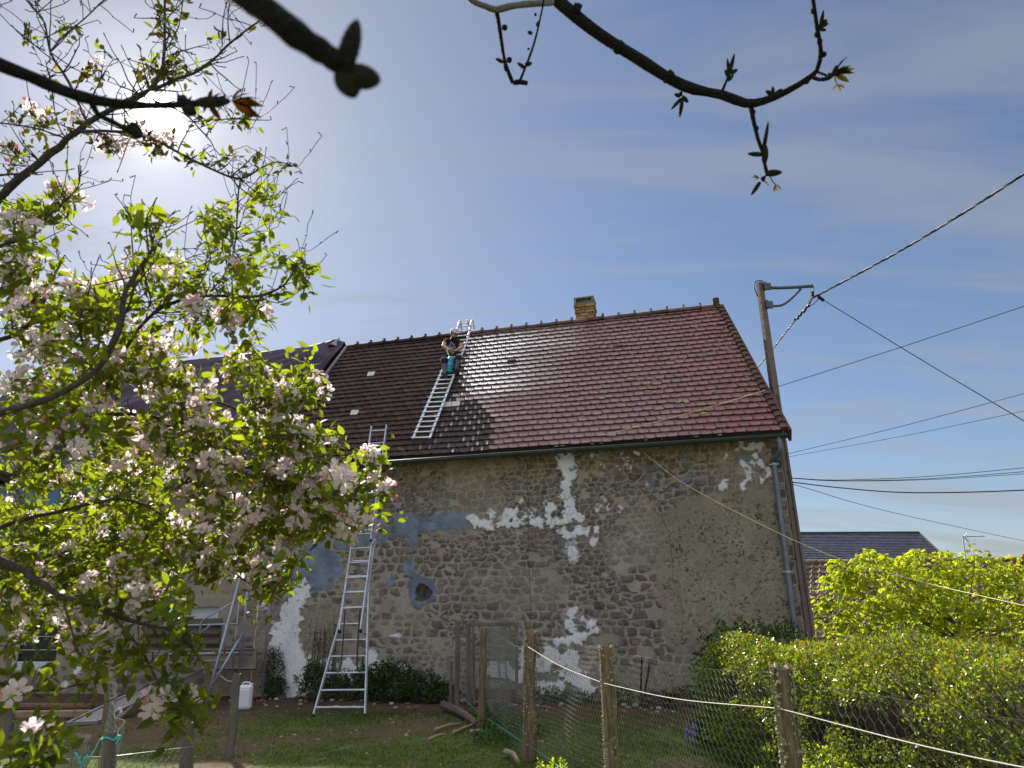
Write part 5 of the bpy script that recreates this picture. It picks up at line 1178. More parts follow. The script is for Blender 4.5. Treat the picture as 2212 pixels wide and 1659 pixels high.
def netting(name, label, pts, h0, h1, cell, r, group='wire netting runs', sag=0.02, gap_top=None, htop=None):
    """hexagonal wire netting along a ground polyline; real wires"""
    pts = [A(p) for p in pts]; seg = [np.linalg.norm((pts[i+1]-pts[i])[:2]) for i in range(len(pts)-1)]; cum = np.concatenate([[0], np.cumsum(seg)]); Ltot = cum[-1]
    def pos(s, z):
        i = int(np.clip(np.searchsorted(cum, s)-1, 0, len(seg)-1)); t = (s-cum[i])/seg[i]; p = pts[i]*(1-t)+pts[i+1]*t
        nrm = unit(A([-(pts[i+1]-pts[i])[1], (pts[i+1]-pts[i])[0], 0])); bul = .03*math.sin(s*2.1+z*3)+.02*math.sin(s*5.3-z*6)
        ht = (htop(s/Ltot) if htop else h1)
        return A([p[0], p[1], 0])+nrm*bul+ZZ*(h0+(z)*(ht-h0) + sag*math.sin(s*3.1)*z)
    nx = int(Ltot/cell); nz_ = int((h1-h0)/(cell*.86)); E_ = []
    k = MB(); Vall = []; Fall = []; n = 0
    def seg_(a_, b_, rr=r):
        nonlocal n
        d = unit(b_-a_); u = unit(np.cross(d, [0.2, .5, .8])); w_ = np.cross(d, u)
        for q_ in (a_, b_):
            for t in (0, 2.094, 4.189): Vall.append(q_+u*math.cos(t)*rr+w_*math.sin(t)*rr)
        for t in range(3): Fall.append((n+t, n+(t+1) % 3, n+3+(t+1) % 3, n+3+t))
        n += 6
    # columns of zig-zag wires; neighbours share the twisted upright bits
    for i in range(nx):
        for j in range(nz_):
            z0 = j/nz_; z1 = (j+.45)/nz_; z2 = (j+1)/nz_
            s = (i+(.5 if j % 2 else 0))*cell+rng.normal(0, cell*.04)
            if s > Ltot-cell: continue
            a_ = pos(s, z0); b_ = pos(s, z1); seg_(a_, b_, r*1.35)
            sl_, sr = max(0, s-cell/2), min(Ltot, s+cell/2)
            seg_(b_, pos(sl_, z2)); seg_(b_, pos(sr, z2))
    for z in (0.0, 1.0):
        ss = np.arange(0, Ltot, .12); 
        for q_ in range(len(ss)-1): seg_(pos(ss[q_], z), pos(ss[q_+1], z), r*1.3)
    o = mesh_np(name, A(Vall), A(Fall), M_wire); tag(o, label, 'netting', group); return o
fw = A([0, 0.0, 0])
gate_r = gnd(1116, 1501)
netting('wire_netting', 'wire netting between the gate and the smooth brown post', [gate_r+A([.05,-.05,0]), P2b+A([.05,.05,0]), ], .0, 1.30, .052, .0014)
netting('wire_netting', 'wire netting between the smooth post and the first lichen covered post', [P2b+A([.05,.05,0]), P1b+A([.06,.05,0])], .0, 1.30, .052, .0013)
netting('wire_netting', 'wire netting between the two lichen covered posts', [P1b+A([.06,.05,0]), P3b+A([.06,.05,0])], .0, 1.24, .052, .0012)
netting('wire_netting', 'wire netting between the middle lichen post and the thick split post', [P3b+A([.06,.05,0]), P4b+A([.06,.05,0])], .0, 1.16, .055, .0010)
netting('wire_netting', 'wide meshed wire netting in front of the hedge at the right edge', [P4b+A([.06,.05,0]), P5b+A([.06,.05,0])], .0, 1.10, .062, .0009)
netting('wire_netting', 'sagging low netting from the twine stake to the pale stake', [QAb+A([-.5,-.1,0]), QAb, QBb], .0, .62, .055, 0.0018, group='low netting runs')
netting('wire_netting', 'low netting rising from the pale stake to the weathered grey stake', [QBb, QCb], .0, .8, .055, 0.0018, group='low netting runs', htop=lambda t: .58+.32*t**2.2)
netting('wire_netting', 'low netting running back from the twine stake past the thin brown stake', [QAb, QDb*.5+QAb*.5, QDb], .0, .75, .06, 0.0018, group='low netting runs')
# top string along the fence
k = MB(); S1 = smooth_path([at(1098, 1386, 11.0), P1t-ZZ*.17, P3t-ZZ*.27, P4t-ZZ*.235+A([.0,-.05,0]), P5t-ZZ*.22], .2); 
S1 = np.vstack([smooth_path([a_, (a_+b_)/2-ZZ*.035, b_], .1) for a_, b_ in ((at(1098, 1386, 10.6), P1t-ZZ*.15-A([.05,.05,0])), (P1t-ZZ*.15-A([.05,.05,0]), P3t-ZZ*.30-A([.05,.05,0])), (P3t-ZZ*.30-A([.05,.05,0]), P4t-ZZ*.225-A([.05,.03,0])), (P4t-ZZ*.225-A([.05,.03,0]), P5t-ZZ*.25))])
k.tube(S1, .0032, 5); tag(k.build('cord', M_whitecord), 'whitish cord strung along the netting from post to post', 'cord', 'cables and wires')
k = MB(); pp = [gnd(1000, 1507, .25), gnd(1036, 1540, .2), gnd(1080, 1570, .15), gnd(1138, 1608, .12), gnd(1165, 1625, .12), gnd(1220, 1664, .12)]; k.tube(smooth_path(pp, .1), .0024, 4); tag(k.build('cord', M_greencord), 'thin green cord running low along the ground beside the netting', 'cord', 'cables and wires')
# gate of wire on a wooden frame
gb_ = gnd(1024, 1523); GY = gb_[1]
gate = thing('wire_gate', 'rickety garden gate of grey boards and wire netting against the stone wall', 'gate', gb_)
def gbar(pts, w_, d_, name, m=M_woodgrey):
    a_, b_ = at(*pts[0], GY), at(*pts[1], GY); d = unit(b_-a_); s = unit(np.cross(d, A([0,1,0]))); k = MB(); k.box((a_+b_)/2, (w_, d_, np.linalg.norm(b_-a_)), A([s, A([0,1,0]), d]), bev=.006); return k.build(name, m, gate)
gbar([(1024.5, 1523), (1022, 1347)], .045, .05, 'frame_stile'); gbar([(1116, 1503), (1116, 1347)], .055, .05, 'frame_stile'); gbar([(1013, 1349), (1120, 1347.5)], .055, .055, 'frame_rail'); gbar([(1027, 1424), (1113, 1424)], .05, .045, 'frame_rail')
gbar([(1027, 1499), (1113, 1500)], .17, .04, 'kick_board', mat('brown_board', (0.115,0.07,0.045), .9, noise=.3)); gbar([(1013.5, 1524), (1012.5, 1346)], .085, .02, 'side_board')
gn = netting('gate_netting', 'x', [at(1026, 1490, GY), at(1114, 1490, GY)], 0.30, 1.42, .05, .0013); 
for key in ('label', 'category', 'group'): del gn[key]
gn.parent = gate; gn.location = tuple(ORIGIN[gn.name]-ORIGIN[gate.name])
post('tall dark gate post with a split top beside the ivy', (988.5, 1342), gnd(987, 1530)[1], .038, m=M_woodgrey, foot=gnd(987, 1530))
post('short dark stake close beside the gate post', (974.5, 1428), gnd(974, 1519)[1], .026, m=M_woodgrey, foot=gnd(974, 1521))
# sticks and logs
def stick(label, a_, b_, r, name='stick', m=M_woodgrey, bend_=.02):
    A0, B0 = gnd(*a_, r), gnd(*b_, r); md = (A0+B0)/2+ZZ*bend_+A([bend_, bend_, 0]); k = MB(); P = smooth_path([A0, md, B0], .06); k.tube(P, r*np.linspace(1.1, .75, len(P))*(1+.12*np.sin(np.arange(len(P))*1.7)), 7); o = k.build(name, m, None, False); tag(o, label, name, 'sticks on the grass'); return o
M_log = mat('log_bark', (0.13,0.095,0.075), .95, noise=.4, nscale=25, bump=.5); M_stickpale = mat('pale_stick', (0.30,0.23,0.165), .9, noise=.3)
stick('thick brown log lying beside the gate post', (957, 1523), (1032, 1564), .062, 'log', M_log)
stick('long stick on the grass below the log', (938, 1577), (994, 1564), .022, m=M_stickpale); stick('pale forked stick pointing at the smooth brown post', (978, 1583), (1039, 1562.5), .018, m=M_stickpale)
stick('short pale stick at the foot of the smooth brown post', (1016, 1582), (1049, 1581), .022, m=M_stickpale); stick('thin stick lying furthest left on the grass', (924, 1599), (961, 1587), .020, m=M_stickpale)
stick('short thick stick on the grass by the lichen covered post', (1091, 1624), (1119, 1644), .028, m=M_stickpale)
# flat pale stone by the gate
k = MB(); p = gnd(1058, 1517, .02); V = [p+A([math.cos(t)*.30*rng.uniform(.8,1.1), math.sin(t)*.13*rng.uniform(.8,1.1), 0]) for t in np.linspace(0, 6.28, 10)[:-1]]; V2 = [v+ZZ*.035-(v-p)*.12 for v in V]
k.add(V+V2, [(i, (i+1) % 9, 9+(i+1) % 9, 9+i) for i in range(9)]+[tuple(range(9, 18))]); tag(k.build('flat_stone', mat('pale_stone', (0.30,0.28,0.26), .9, noise=.3)), 'flat pale stone lying in front of the wire gate', 'stone')
# roll of wire netting at bottom left
rp = gnd(118, 1760); rp = at(130, 1600, 4.6)*A([1,1,0])
k = MB(); Rr_ = .155; V = []; Fs = []; n = 0
for layer in range(4):
    R1 = Rr_-layer*.010; nn = 30; nzz = 14; ztop = at(120, 1592, 4.6)[2]
    for j in range(nzz):
        for i in range(nn):
            th = 2*math.pi*(i+(.5 if j % 2 else 0)+layer*.37)/nn; th1 = th+math.pi/nn; th0 = th-math.pi/nn; z0, z1, z2 = ztop*j/nzz, ztop*(j+.45)/nzz, ztop*(j+1)/nzz
            pt = lambda t, z: rp+A([math.cos(t)*R1, math.sin(t)*R1, z])
            for (p, q_) in ((pt(th, z0), pt(th, z1)), (pt(th, z1), pt(th0, z2)), (pt(th, z1), pt(th1, z2))):
                d = unit(q_-p); u = unit(np.cross(d, [.2, .5, .8])); w_ = np.cross(d, u)
                for e_ in (p, q_):
                    for t in (0, 2.094, 4.189): V.append(e_+(u*math.cos(t)+w_*math.sin(t))*.0018)
                Fs += [(n+t, n+(t+1) % 3, n+3+(t+1) % 3, n+3+t) for t in range(3)]; n += 6
o = mesh_np('netting_roll', A(V), A(Fs), M_wire); tag(o, 'upright roll of fine wire netting in the bottom left corner', 'roll')
# turquoise twine
k = MB(); p = QAt-ZZ*.04
k.tube([p+A([math.cos(t)*.052, math.sin(t)*.052, .01*math.sin(3*t)]) for t in np.linspace(0, 12.6, 40)], .006, 5); k.tube(smooth_path([p+A([.05,-.03,0]), p+A([.10,-.05,.02]), p+A([.075,-.06,-.03])], .02), .006, 5); k.tube(smooth_path([p+A([-.05,-.03,0]), p+A([-.09,-.04,-.1]), p+A([-.16,-.05,-.2])], .03), .005, 5)
tag(k.build('twine', M_greencord), 'turquoise twine knotted round the top of the low stake', 'twine', 'turquoise twine')
k = MB(); p = lambda x, y: at(x, y, 4.5)
k.tube(smooth_path([p(162, 1625), p(171, 1640), p(174, 1652), p(182, 1640), p(189, 1632), p(190, 1640), p(180, 1653), p(172, 1662)], .02), .005, 5); k.tube(smooth_path([p(161, 1626), p(170, 1636), p(176, 1634)], .02), .004, 5)
tag(k.build('twine', M_greencord), 'loop of turquoise twine on the netting roll', 'twine', 'turquoise twine')
# ------------------------------------------------------------------ leaves and blossoms
LEAF_V = A([(0,0,0), (.28,.20,.05), (.28,-.20,.05), (.30,0,0), (.62,.19,.035), (.62,-.19,.035), (.64,0,-.02), (1.0,0,-.10)])
LEAF_F = A([(0,3,1), (0,2,3), (1,3,6), (1,6,4), (3,2,5), (3,5,6), (4,6,7), (6,5,7)])
DIA_V = A([(0,0,0), (.5,.26,.06), (.5,-.26,.06), (1.0,0,-.05), (.5,0,0)])
DIA_F = A([(0,4,1), (0,2,4), (1,4,3), (4,2,3)])
def frames(d, nrm):
    d = unit(d); s = np.cross(nrm, d); bad = np.linalg.norm(s, axis=1) < 1e-3; s[bad] = np.cross(A([.3,.5,.7]), d[bad]); s = unit(s); n = np.cross(d, s); return d, s, n
def scatter(V0, F0, pos, d, nrm, size, wid=None):
    d, s, n = frames(d, nrm); wid = np.ones(len(pos)) if wid is None else wid
    V = pos[:, None] + size[:, None, None]*(V0[None, :, 0:1]*d[:, None] + wid[:, None, None]*V0[None, :, 1:2]*s[:, None] + V0[None, :, 2:3]*n[:, None])
    Fq = F0[None] + (np.arange(len(pos))*len(V0))[:, None, None]
    return V.reshape(-1, 3), Fq.reshape(-1, F0.shape[1])
def rdir(n, up=0.0):
    v = rng.normal(size=(n, 3)); v[:, 2] += up; return unit(v)
def leaf_mesh(name, pos, d, size, mat_, parent, cvar=(0.6, 1.35), V0=LEAF_V, F0=LEAF_F, up=0.9, yellow=0.25, cols=None, wid=None):
    n = len(pos); nrm = rdir(n, up*1.5); V, Fq = scatter(V0, F0, pos, d, nrm, size, wid)
    if cols is None:
        b = rng.uniform(*cvar, n)[:, None]; y = (rng.random(n)*yellow)[:, None]; cols = b*(A([1,1,1])+y*A([.7,.25,-.1]))
    return mesh_np(name, V, Fq, mat_, parent, True, cols=np.repeat(cols, len(V0), 0))
PET_V = A([(0,0,0), (.45,.34,.10), (.45,-.34,.10), (.95,.30,.24), (.95,-.30,.24), (.6,0,.05), (1.08,0,.22)])
PET_F = A([(0,5,1), (0,2,5), (1,5,3), (5,2,4), (3,5,6), (5,4,6)])
OCT_V = A([(1,0,0),(-1,0,0),(0,1,0),(0,-1,0),(0,0,1.25),(0,0,-1)])*.5
OCT_F = A([(0,2,4),(2,1,4),(1,3,4),(3,0,4),(2,0,5),(1,2,5),(3,1,5),(0,3,5)])
def ico():
    b = bpy.data.meshes.new('t'); import bmesh; bm_ = bmesh.new(); bmesh.ops.create_icosphere(bm_, subdivisions=1, radius=.5); V = A([list(v.co) for v in bm_.verts]); Fq = A([[v.index for v in f.verts] for f in bm_.faces]); bm_.free(); bpy.data.meshes.remove(b); V[:, 2] *= 1.25; return V, Fq
ICO_V, ICO_F = ico()
def blossom_geo(c, out, nfl, size):
    """a truss of open five-petalled flowers and a few pink buds about c, facing out"""
    Vs = []; Fs = []; Cs = []; n = 0
    def put(V, Fq, cc):
        nonlocal n
        Vs.append(V); Fs.append(Fq+n); Cs.append(cc); n += len(V)
    def stalk(a_, b_):
        d = unit(b_-a_); u = unit(np.cross(d, [.2, .5, .8])); w_ = np.cross(d, u); t = A([0, 2.094, 4.189]); ring = u*np.cos(t)[:, None]*.0009+w_*np.sin(t)[:, None]*.0009
        put(np.vstack([a_+ring, b_+ring]), A([[0,1,4],[0,4,3],[1,2,5],[1,5,4],[2,0,3],[2,3,5]]), np.tile(A([.28,.36,.12]), (6, 1)))
    for i in range(nfl):
        ax = unit(out*1.0 + rng.normal(size=3)*.75 + A([0,0,.15])); fc = c + ax*size*rng.uniform(.55, 1.1)
        u = unit(np.cross(ax, rng.normal(size=3))); w_ = np.cross(ax, u); r = size*rng.uniform(.48, .66); cup = rng.uniform(-.1, .8)
        th = 2*np.pi*np.arange(5)/5+rng.uniform(0, 1.2)+rng.normal(0, .1, 5)
        d = u[None]*np.cos(th)[:, None]+w_[None]*np.sin(th)[:, None]; dd = unit(d+ax[None]*cup)
        V, Fq = scatter(PET_V, PET_F, np.repeat(fc[None], 5, 0)+d*r*.10, dd, np.repeat(ax[None], 5, 0)-d*cup, r*rng.uniform(.85, 1.1, 5), rng.uniform(.8, 1.1, 5))
        pink = rng.uniform(0, .75)**1.4; cc = np.tile(A([1.0, 1.0-.10*pink, 1.0-.02*pink]), (len(V), 1)); tip = np.tile(A([0,.0,.0,.9,.9,.2,1.0]), 5)[:, None]*pink
        cc = cc*(1-tip)+cc*A([1.0,.55,.70])*tip; put(V, Fq, cc)
        stalk(c-out*size*.5, fc)
        put(OCT_V*r*.34+fc+ax*r*.12, OCT_F, np.tile(A([.75,.80,.28]), (6, 1)))
    for i in range(rng.integers(0, 4)):
        ax = unit(out+rng.normal(size=3)*.8); p = c+ax*size*rng.uniform(.8, 1.25); stalk(c-out*size*.5, p); d = unit(ax); u = unit(np.cross(d, [.1,.3,.9])); w_ = np.cross(d, u); s = size*rng.uniform(.18, .30)
        V = p+s*(ICO_V[:, 0:1]*u+ICO_V[:, 1:2]*w_+ICO_V[:, 2:3]*d); put(V, ICO_F, np.tile(A([1.0,.55,.64])*rng.uniform(.85, 1.1), (len(V), 1)))
    Fm = [f for f in Fs]
    return np.vstack(Vs), np.vstack(Fm), np.vstack(Cs)

# ------------------------------------------------------------------ the apple tree at the left
apple = thing('apple_tree', 'apple tree in pink and white blossom, its limbs reaching in from the left', 'tree', A([-2.75, 2.7, 0]))
# main limbs: x, y in the frame, distance, thickness in mm
LIMBS = [
 [(-260,940,1.95,21),(0,890,1.9,15),(110,861,1.88,14),(205,800,1.86,14),(240,752,1.85,13),(262,682,1.86,12),(275,625,1.88,10),(308,572,1.9,9),(334,530,1.92,6)],
 [(-200,620,2.5,26),(-60,490,2.45,22),(20,407,2.4,20),(87,350,2.4,18),(147,300,2.4,16),(213,250,2.4,14),(262,228,2.42,11),(310,205,2.45,9),(345,160,2.5,8),(356,90,2.55,7),(355,-30,2.6,6)],
 [(213,250,2.4,10),(300,205,2.35,9),(392,168,2.3,8),(433,150,2.3,7),(470,120,2.3,6),(497,93,2.3,5),(567,43,2.3,3.5),(606,55,2.3,2)],
 [(497,93,2.3,3.5),(492,40,2.3,3),(500,-20,2.3,2)],[(480,100,2.3,3),(482,40,2.35,2.5),(495,-15,2.35,2)],
 [(183,257,2.4,7),(150,180,2.5,6),(108,112,2.55,5.5),(97,50,2.6,4.5),(62,5,2.6,3.5),(40,-20,2.6,3)],
 [(108,112,2.55,4.5),(140,75,2.6,4),(180,43,2.6,3.5),(233,-8,2.6,3)],
 [(97,110,2.55,3),(70,95,2.5,2.5),(50,80,2.5,2)],[(200,205,2.45,3),(215,175,2.5,2.5),(228,112,2.5,2)],[(118,250,2.45,3.5),(112,190,2.5,3),(98,130,2.5,2)],
 [(160,285,2.4,8),(240,284,2.35,8),(313,293,2.3,8),(383,328,2.25,7),(467,371,2.2,6),(520,387,2.2,5.5),(560,365,2.2,4.5),(600,350,2.2,3.5),(643,362,2.2,2)],
 [(520,387,2.2,4),(513,437,2.25,4),(510,513,2.3,4),(500,560,2.3,3.5),(480,600,2.3,3)],[(520,387,2.2,3),(560,420,2.2,2.5),(585,432,2.2,2)],[(510,513,2.3,2.5),(555,500,2.3,2),(600,490,2.3,1.8),(618,430,2.3,1.5)],
 [(330,215,2.35,4),(400,247,2.3,3.5),(430,277,2.3,3.5),(455,305,2.3,3),(473,333,2.3,2.5),(520,337,2.3,2)],[(417,263,2.3,3),(500,257,2.3,2.5),(580,260,2.3,1.8)],
 [(60,375,2.42,5),(0,378,2.4,5),(-60,390,2.4,6)],[(0,265,2.5,4),(70,275,2.45,4),(147,300,2.4,4)],
 [(345,165,2.5,4),(370,120,2.5,3.5),(400,108,2.5,3),(452,95,2.5,2)],[(357,110,2.55,3.5),(385,60,2.55,3),(395,0,2.55,2.5)],
 [(230,840,2.3,11),(267,760,2.3,10),(333,676,2.3,9.5),(417,642,2.25,8),(500,640,2.2,7),(563,640,2.15,6),(617,613,2.1,5),(640,570,2.1,3),(650,545,2.1,2)],
 [(563,640,2.15,3),(600,655,2.1,2.5),(660,620,2.1,2)],[(455,630,2.25,4),(490,590,2.3,3),(520,560,2.3,2.5)],
 [(-160,1000,2.7,20),(60,960,2.7,16),(200,900,2.65,13),(330,900,2.6,11),(400,920,2.5,10),(447,940,2.45,9),(517,990,2.4,8),(583,1043,2.35,7),(633,1066,2.3,6),(733,1080,2.25,4.5),(800,1076,2.2,3),(838,1062,2.2,2)],
 [(633,1066,2.3,4),(690,1100,2.3,3.5),(740,1130,2.25,2.5),(755,1150,2.25,2)],[(733,1080,2.25,3),(770,1040,2.2,2.5),(800,1005,2.2,2.2),(822,990,2.2,1.6)],
 [(360,840,2.5,8),(417,853,2.45,7),(470,868,2.4,6.5),(533,886,2.35,6),(600,868,2.3,5),(640,850,2.3,4),(700,835,2.3,2)],
 [(583,1043,2.35,3),(590,980,2.35,2.5),(640,950,2.3,2.5),(700,950,2.3,2)],[(517,990,2.4,3),(560,960,2.4,2.5),(640,910,2.4,2)],
 [(720,1000,2.5,2),(728,950,2.45,2.5),(733,1060,2.3,3)],
 [(-120,1130,2.1,17),(0,1020,2.1,14),(20,1040,2.1,12),(-40,1010,2.1,10)],
 [(-160,1220,2.9,14),(10,1136,2.9,12),(130,1105,2.85,11),(250,1078,2.8,9),(330,1100,2.7,8),(400,1160,2.6,7),(470,1210,2.5,6),(523,1250,2.45,4.5),(573,1283,2.4,3.5),(610,1300,2.4,2)],
 [(443,1126,2.5,4),(436,1190,2.5,3.5),(427,1250,2.45,2)],[(440,1000,2.6,4),(443,1126,2.5,4)],
 [(-130,1160,2.3,20),(17,1216,2.3,17),(70,1248,2.28,15),(130,1286,2.25,13),(213,1313,2.2,10.5),(253,1330,2.18,9.5),(300,1346,2.15,8),(373,1363,2.1,6.5),(415,1400,2.1,5),(433,1430,2.1,3)],
 [(240,1325,2.2,7),(270,1362,2.1,7),(300,1396,2.05,6.5),(333,1456,2.0,6),(348,1490,2.0,6),(372,1520,1.98,5.5),(413,1553,1.95,4),(428,1570,1.95,2)],
 [(130,1286,2.25,5),(150,1340,2.2,4.5),(165,1400,2.15,4),(190,1440,2.1,2)],
 [(-90,1455,2.0,9),(7,1478,2.0,7),(70,1492,2.0,6),(130,1488,2.0,5),(175,1478,2.0,3)],
 [(-80,1690,1.9,6),(20,1650,1.9,4),(90,1620,1.9,3),(125,1605,1.9,2)],
 [(-120,760,2.6,16),(40,720,2.6,12),(95,650,2.6,9),(120,590,2.6,6),(140,550,2.6,3)],[(-100,560,2.4,12),(30,520,2.4,9),(100,470,2.4,6),(165,410,2.4,4),(172,380,2.4,2)],
 [(200,800,2.1,6),(170,700,2.2,5),(190,640,2.2,4),(200,590,2.2,2)],[(265,690,2.0,6),(290,620,2.1,4),(285,520,2.1,3),(283,468,2.1,2)],
 [(335,545,1.95,5),(325,500,1.95,4),(318,480,1.95,3)],[(333,676,2.3,5),(390,580,2.3,4),(400,560,2.3,3),(470,540,2.3,2.5)],
 [(417,642,2.25,3.5),(455,560,2.3,3),(440,500,2.3,2.5),(445,460,2.3,2)],
 [(640,850,2.35,2.5),(655,800,2.4,2.2),(672,760,2.4,1.6)],[(560,760,2.4,2),(540,745,2.4,2),(620,840,2.4,3)],
]
bark = MB(); nodes = []
for L_ in LIMBS:
    P4 = A([[*far(x, y, d_), th/1000.0*.56] for (x, y, d_, th) in L_])
    S4 = smooth_path(P4, .03); pts, rr = S4[:, :3], np.maximum(S4[:, 3], .0008)
    pts = pts + (rng.normal(size=pts.shape)*rr[:, None]*.18)
    rr = rr*(1+rng.normal(0, .08, len(rr)))
    bark.tube(pts, rr, 8 if rr.max() > .004 else 6); nodes += list(np.hstack([pts, rr[:, None]]))
TRK = A([-2.75, 2.7, 0])
tp = smooth_path(A([[-2.75,2.7,-.1,.14],[-2.72,2.68,.5,.115],[-2.7,2.62,1.0,.10],[-2.6,2.55,1.5,.085],[-2.45,2.5,2.0,.06],[-2.2,2.45,2.6,.03]]), .08)
bark.tube(tp[:, :3], tp[:, 3], 12)
for L_ in LIMBS:                                     # join the limbs that leave the frame to the trunk
    x, y, d_, th = L_[0]
    if x < -20 and th >= 9:
        p = far(x, y, d_); i = np.argmin(np.linalg.norm(tp[:, :3]-(p-A([.25,0,.25])), axis=1)); q_ = tp[i, :3]
        s4 = smooth_path(A([[*q_, th/1000*.75], [*((p+q_)/2+A([0,0,.05])), th/1000*.65], [*p, th/1000*.56]]), .06); bark.tube(s4[:, :3], s4[:, 3], 8)
nodes = A(nodes)
# where foliage hangs: x, y, rx, ry, distance, spurs, blossom share
BLOBS = [(60,480,80,45,2.5,30,.30),(150,430,35,30,2.5,9,.1),(40,560,60,50,2.5,26,.45),(60,640,80,60,2.5,34,.45),(200,640,90,45,2.3,30,.32),(330,600,85,45,2.3,22,.12),(110,740,110,60,2.5,48,.50),(230,700,70,50,2.3,26,.4),
 (480,500,40,50,2.35,18,.0),(455,470,25,25,2.35,6,.0),(420,590,60,35,2.3,16,.08),(540,590,60,35,2.25,18,.08),(630,590,26,35,2.12,10,.0),(480,680,80,40,2.35,28,.30),(410,690,40,36,2.3,13,.5),(570,690,35,40,2.3,10,.35),
 (330,760,90,45,2.5,40,.5),(200,830,110,60,2.5,50,.42),(90,860,90,55,2.6,40,.38),(330,800,60,45,2.4,26,.55),(400,850,90,50,2.5,46,.45),(520,790,55,40,2.5,24,.5),(620,850,60,40,2.4,30,.45),(680,850,30,38,2.35,12,.5),(560,870,60,30,2.4,24,.3),
 (130,940,120,50,2.2,46,.35),(300,950,110,50,2.6,54,.36),(430,930,80,50,2.6,42,.3),(540,940,80,45,2.5,38,.4),(640,950,70,35,2.4,34,.5),(700,960,35,28,2.4,12,.4),(460,1010,70,45,2.4,40,.6),(600,1030,80,50,2.4,48,.42),(700,1060,60,45,2.35,32,.5),(780,1030,30,40,2.2,9,.55),(805,990,22,18,2.2,5,.6),(820,1060,20,26,2.2,6,.4),(770,1110,40,35,2.25,16,.4),(700,1130,50,35,2.3,20,.5),
 (120,1030,130,60,3.0,60,.24),(280,1040,110,60,3.0,56,.26),(60,1140,110,55,3.4,80,.12),(200,1150,130,60,3.5,110,.08),(340,1140,110,55,3.2,80,.20),(80,1280,110,45,3.5,60,.12),(220,1275,110,45,3.4,50,.16),(330,1255,70,40,3.3,26,.2),(250,1200,120,40,3.5,60,.08),(330,1210,80,40,3.3,40,.08),(450,1110,70,50,2.5,34,.6),(560,1130,70,50,2.45,38,.5),(640,1140,50,45,2.4,24,.45),(590,1250,45,40,2.42,14,.5),(640,1215,30,14,2.4,6,.1),(525,1215,40,28,2.45,12,.5),
 (60,1230,90,50,3.3,60,.14),(190,1240,110,55,3.2,70,.18),(70,1330,80,35,3.2,22,.2),(250,1310,70,35,3.0,20,.2),(300,1230,70,40,2.5,28,.30),(440,1230,35,30,2.45,9,.25),(380,1170,45,40,2.6,16,.1),(130,1300,90,40,2.6,14,.25),(230,1290,60,35,2.3,11,.35),(300,1300,40,26,2.2,11,.5),(360,1320,50,22,2.1,14,.15),(410,1385,40,24,2.1,11,.0),
 (30,1380,45,40,2.5,10,.4),(170,1390,50,40,2.3,9,.4),(250,1420,35,50,2.1,9,.5),(290,1410,30,30,2.05,7,.4),(20,1300,45,45,2.7,12,.3),(100,1450,25,20,2.0,5,.0),(210,1490,30,30,2.0,6,.0),(10,1500,25,30,2.0,5,.1),(355,1520,40,24,1.98,9,.35),(395,1550,40,28,1.95,12,.0),(60,1625,55,24,1.9,20,.10),(115,1605,30,14,1.9,6,0),(400,1500,40,20,2.0,7,.1),
 (60,80,14,20,2.55,5,.0),(130,60,16,14,2.6,4,.0),(160,55,50,30,2.6,6,.0),(360,60,28,55,2.55,20,.0),(390,30,18,30,2.55,7,.0),(330,150,40,34,2.45,26,.05),(385,150,34,26,2.4,14,.0),(420,165,26,20,2.35,6,.0),(480,85,30,30,2.3,5,.0),(575,50,28,14,2.3,5,.0),(195,165,30,22,2.5,9,.2),(230,110,8,8,2.5,2,0),(110,180,16,40,2.5,6,.0),
 (80,265,70,28,2.45,22,.2),(160,270,40,24,2.42,12,.1),(230,310,36,22,2.35,12,.45),(300,285,24,22,2.3,9,.6),(350,310,44,22,2.28,12,.25),(430,265,20,14,2.3,4,0),(510,265,60,22,2.3,12,.0),(400,340,50,22,2.2,8,.1),(460,350,40,16,2.2,5,0),(530,350,26,30,2.2,7,0),(600,350,36,16,2.2,9,0),(580,430,30,18,2.2,6,0),(50,340,60,30,2.42,12,.0),(15,330,20,40,2.4,7,.1),(560,520,40,50,2.3,6,0),(650,640,22,14,2.1,3,0),
 (655,780,10,24,2.4,4,.0),(540,750,12,12,2.4,2,.0),(285,480,8,24,2.1,4,0),(325,500,18,26,1.95,6,0),(725,1005,8,40,2.4,3,0),(427,1200,9,50,2.5,4,.2)]
cl = []
for (x, y, rx, ry, d_, n_, fb_) in BLOBS:
    k_ = 0
    n_ = int(n_*(1.25 if y > 900 else .92)) if n_ > 12 else n_
    while k_ < n_:
        a_, b_ = rng.normal(0, .52, 2)
        if a_*a_+b_*b_ > 1.15: continue
        dd = d_ + rng.normal(0, .20)*(1 if n_ > 12 else .4); cl.append((*far(x+a_*rx, y+b_*ry, dd), fb_, y, x)); k_ += 1
cl = A(cl); rng.shuffle(cl)
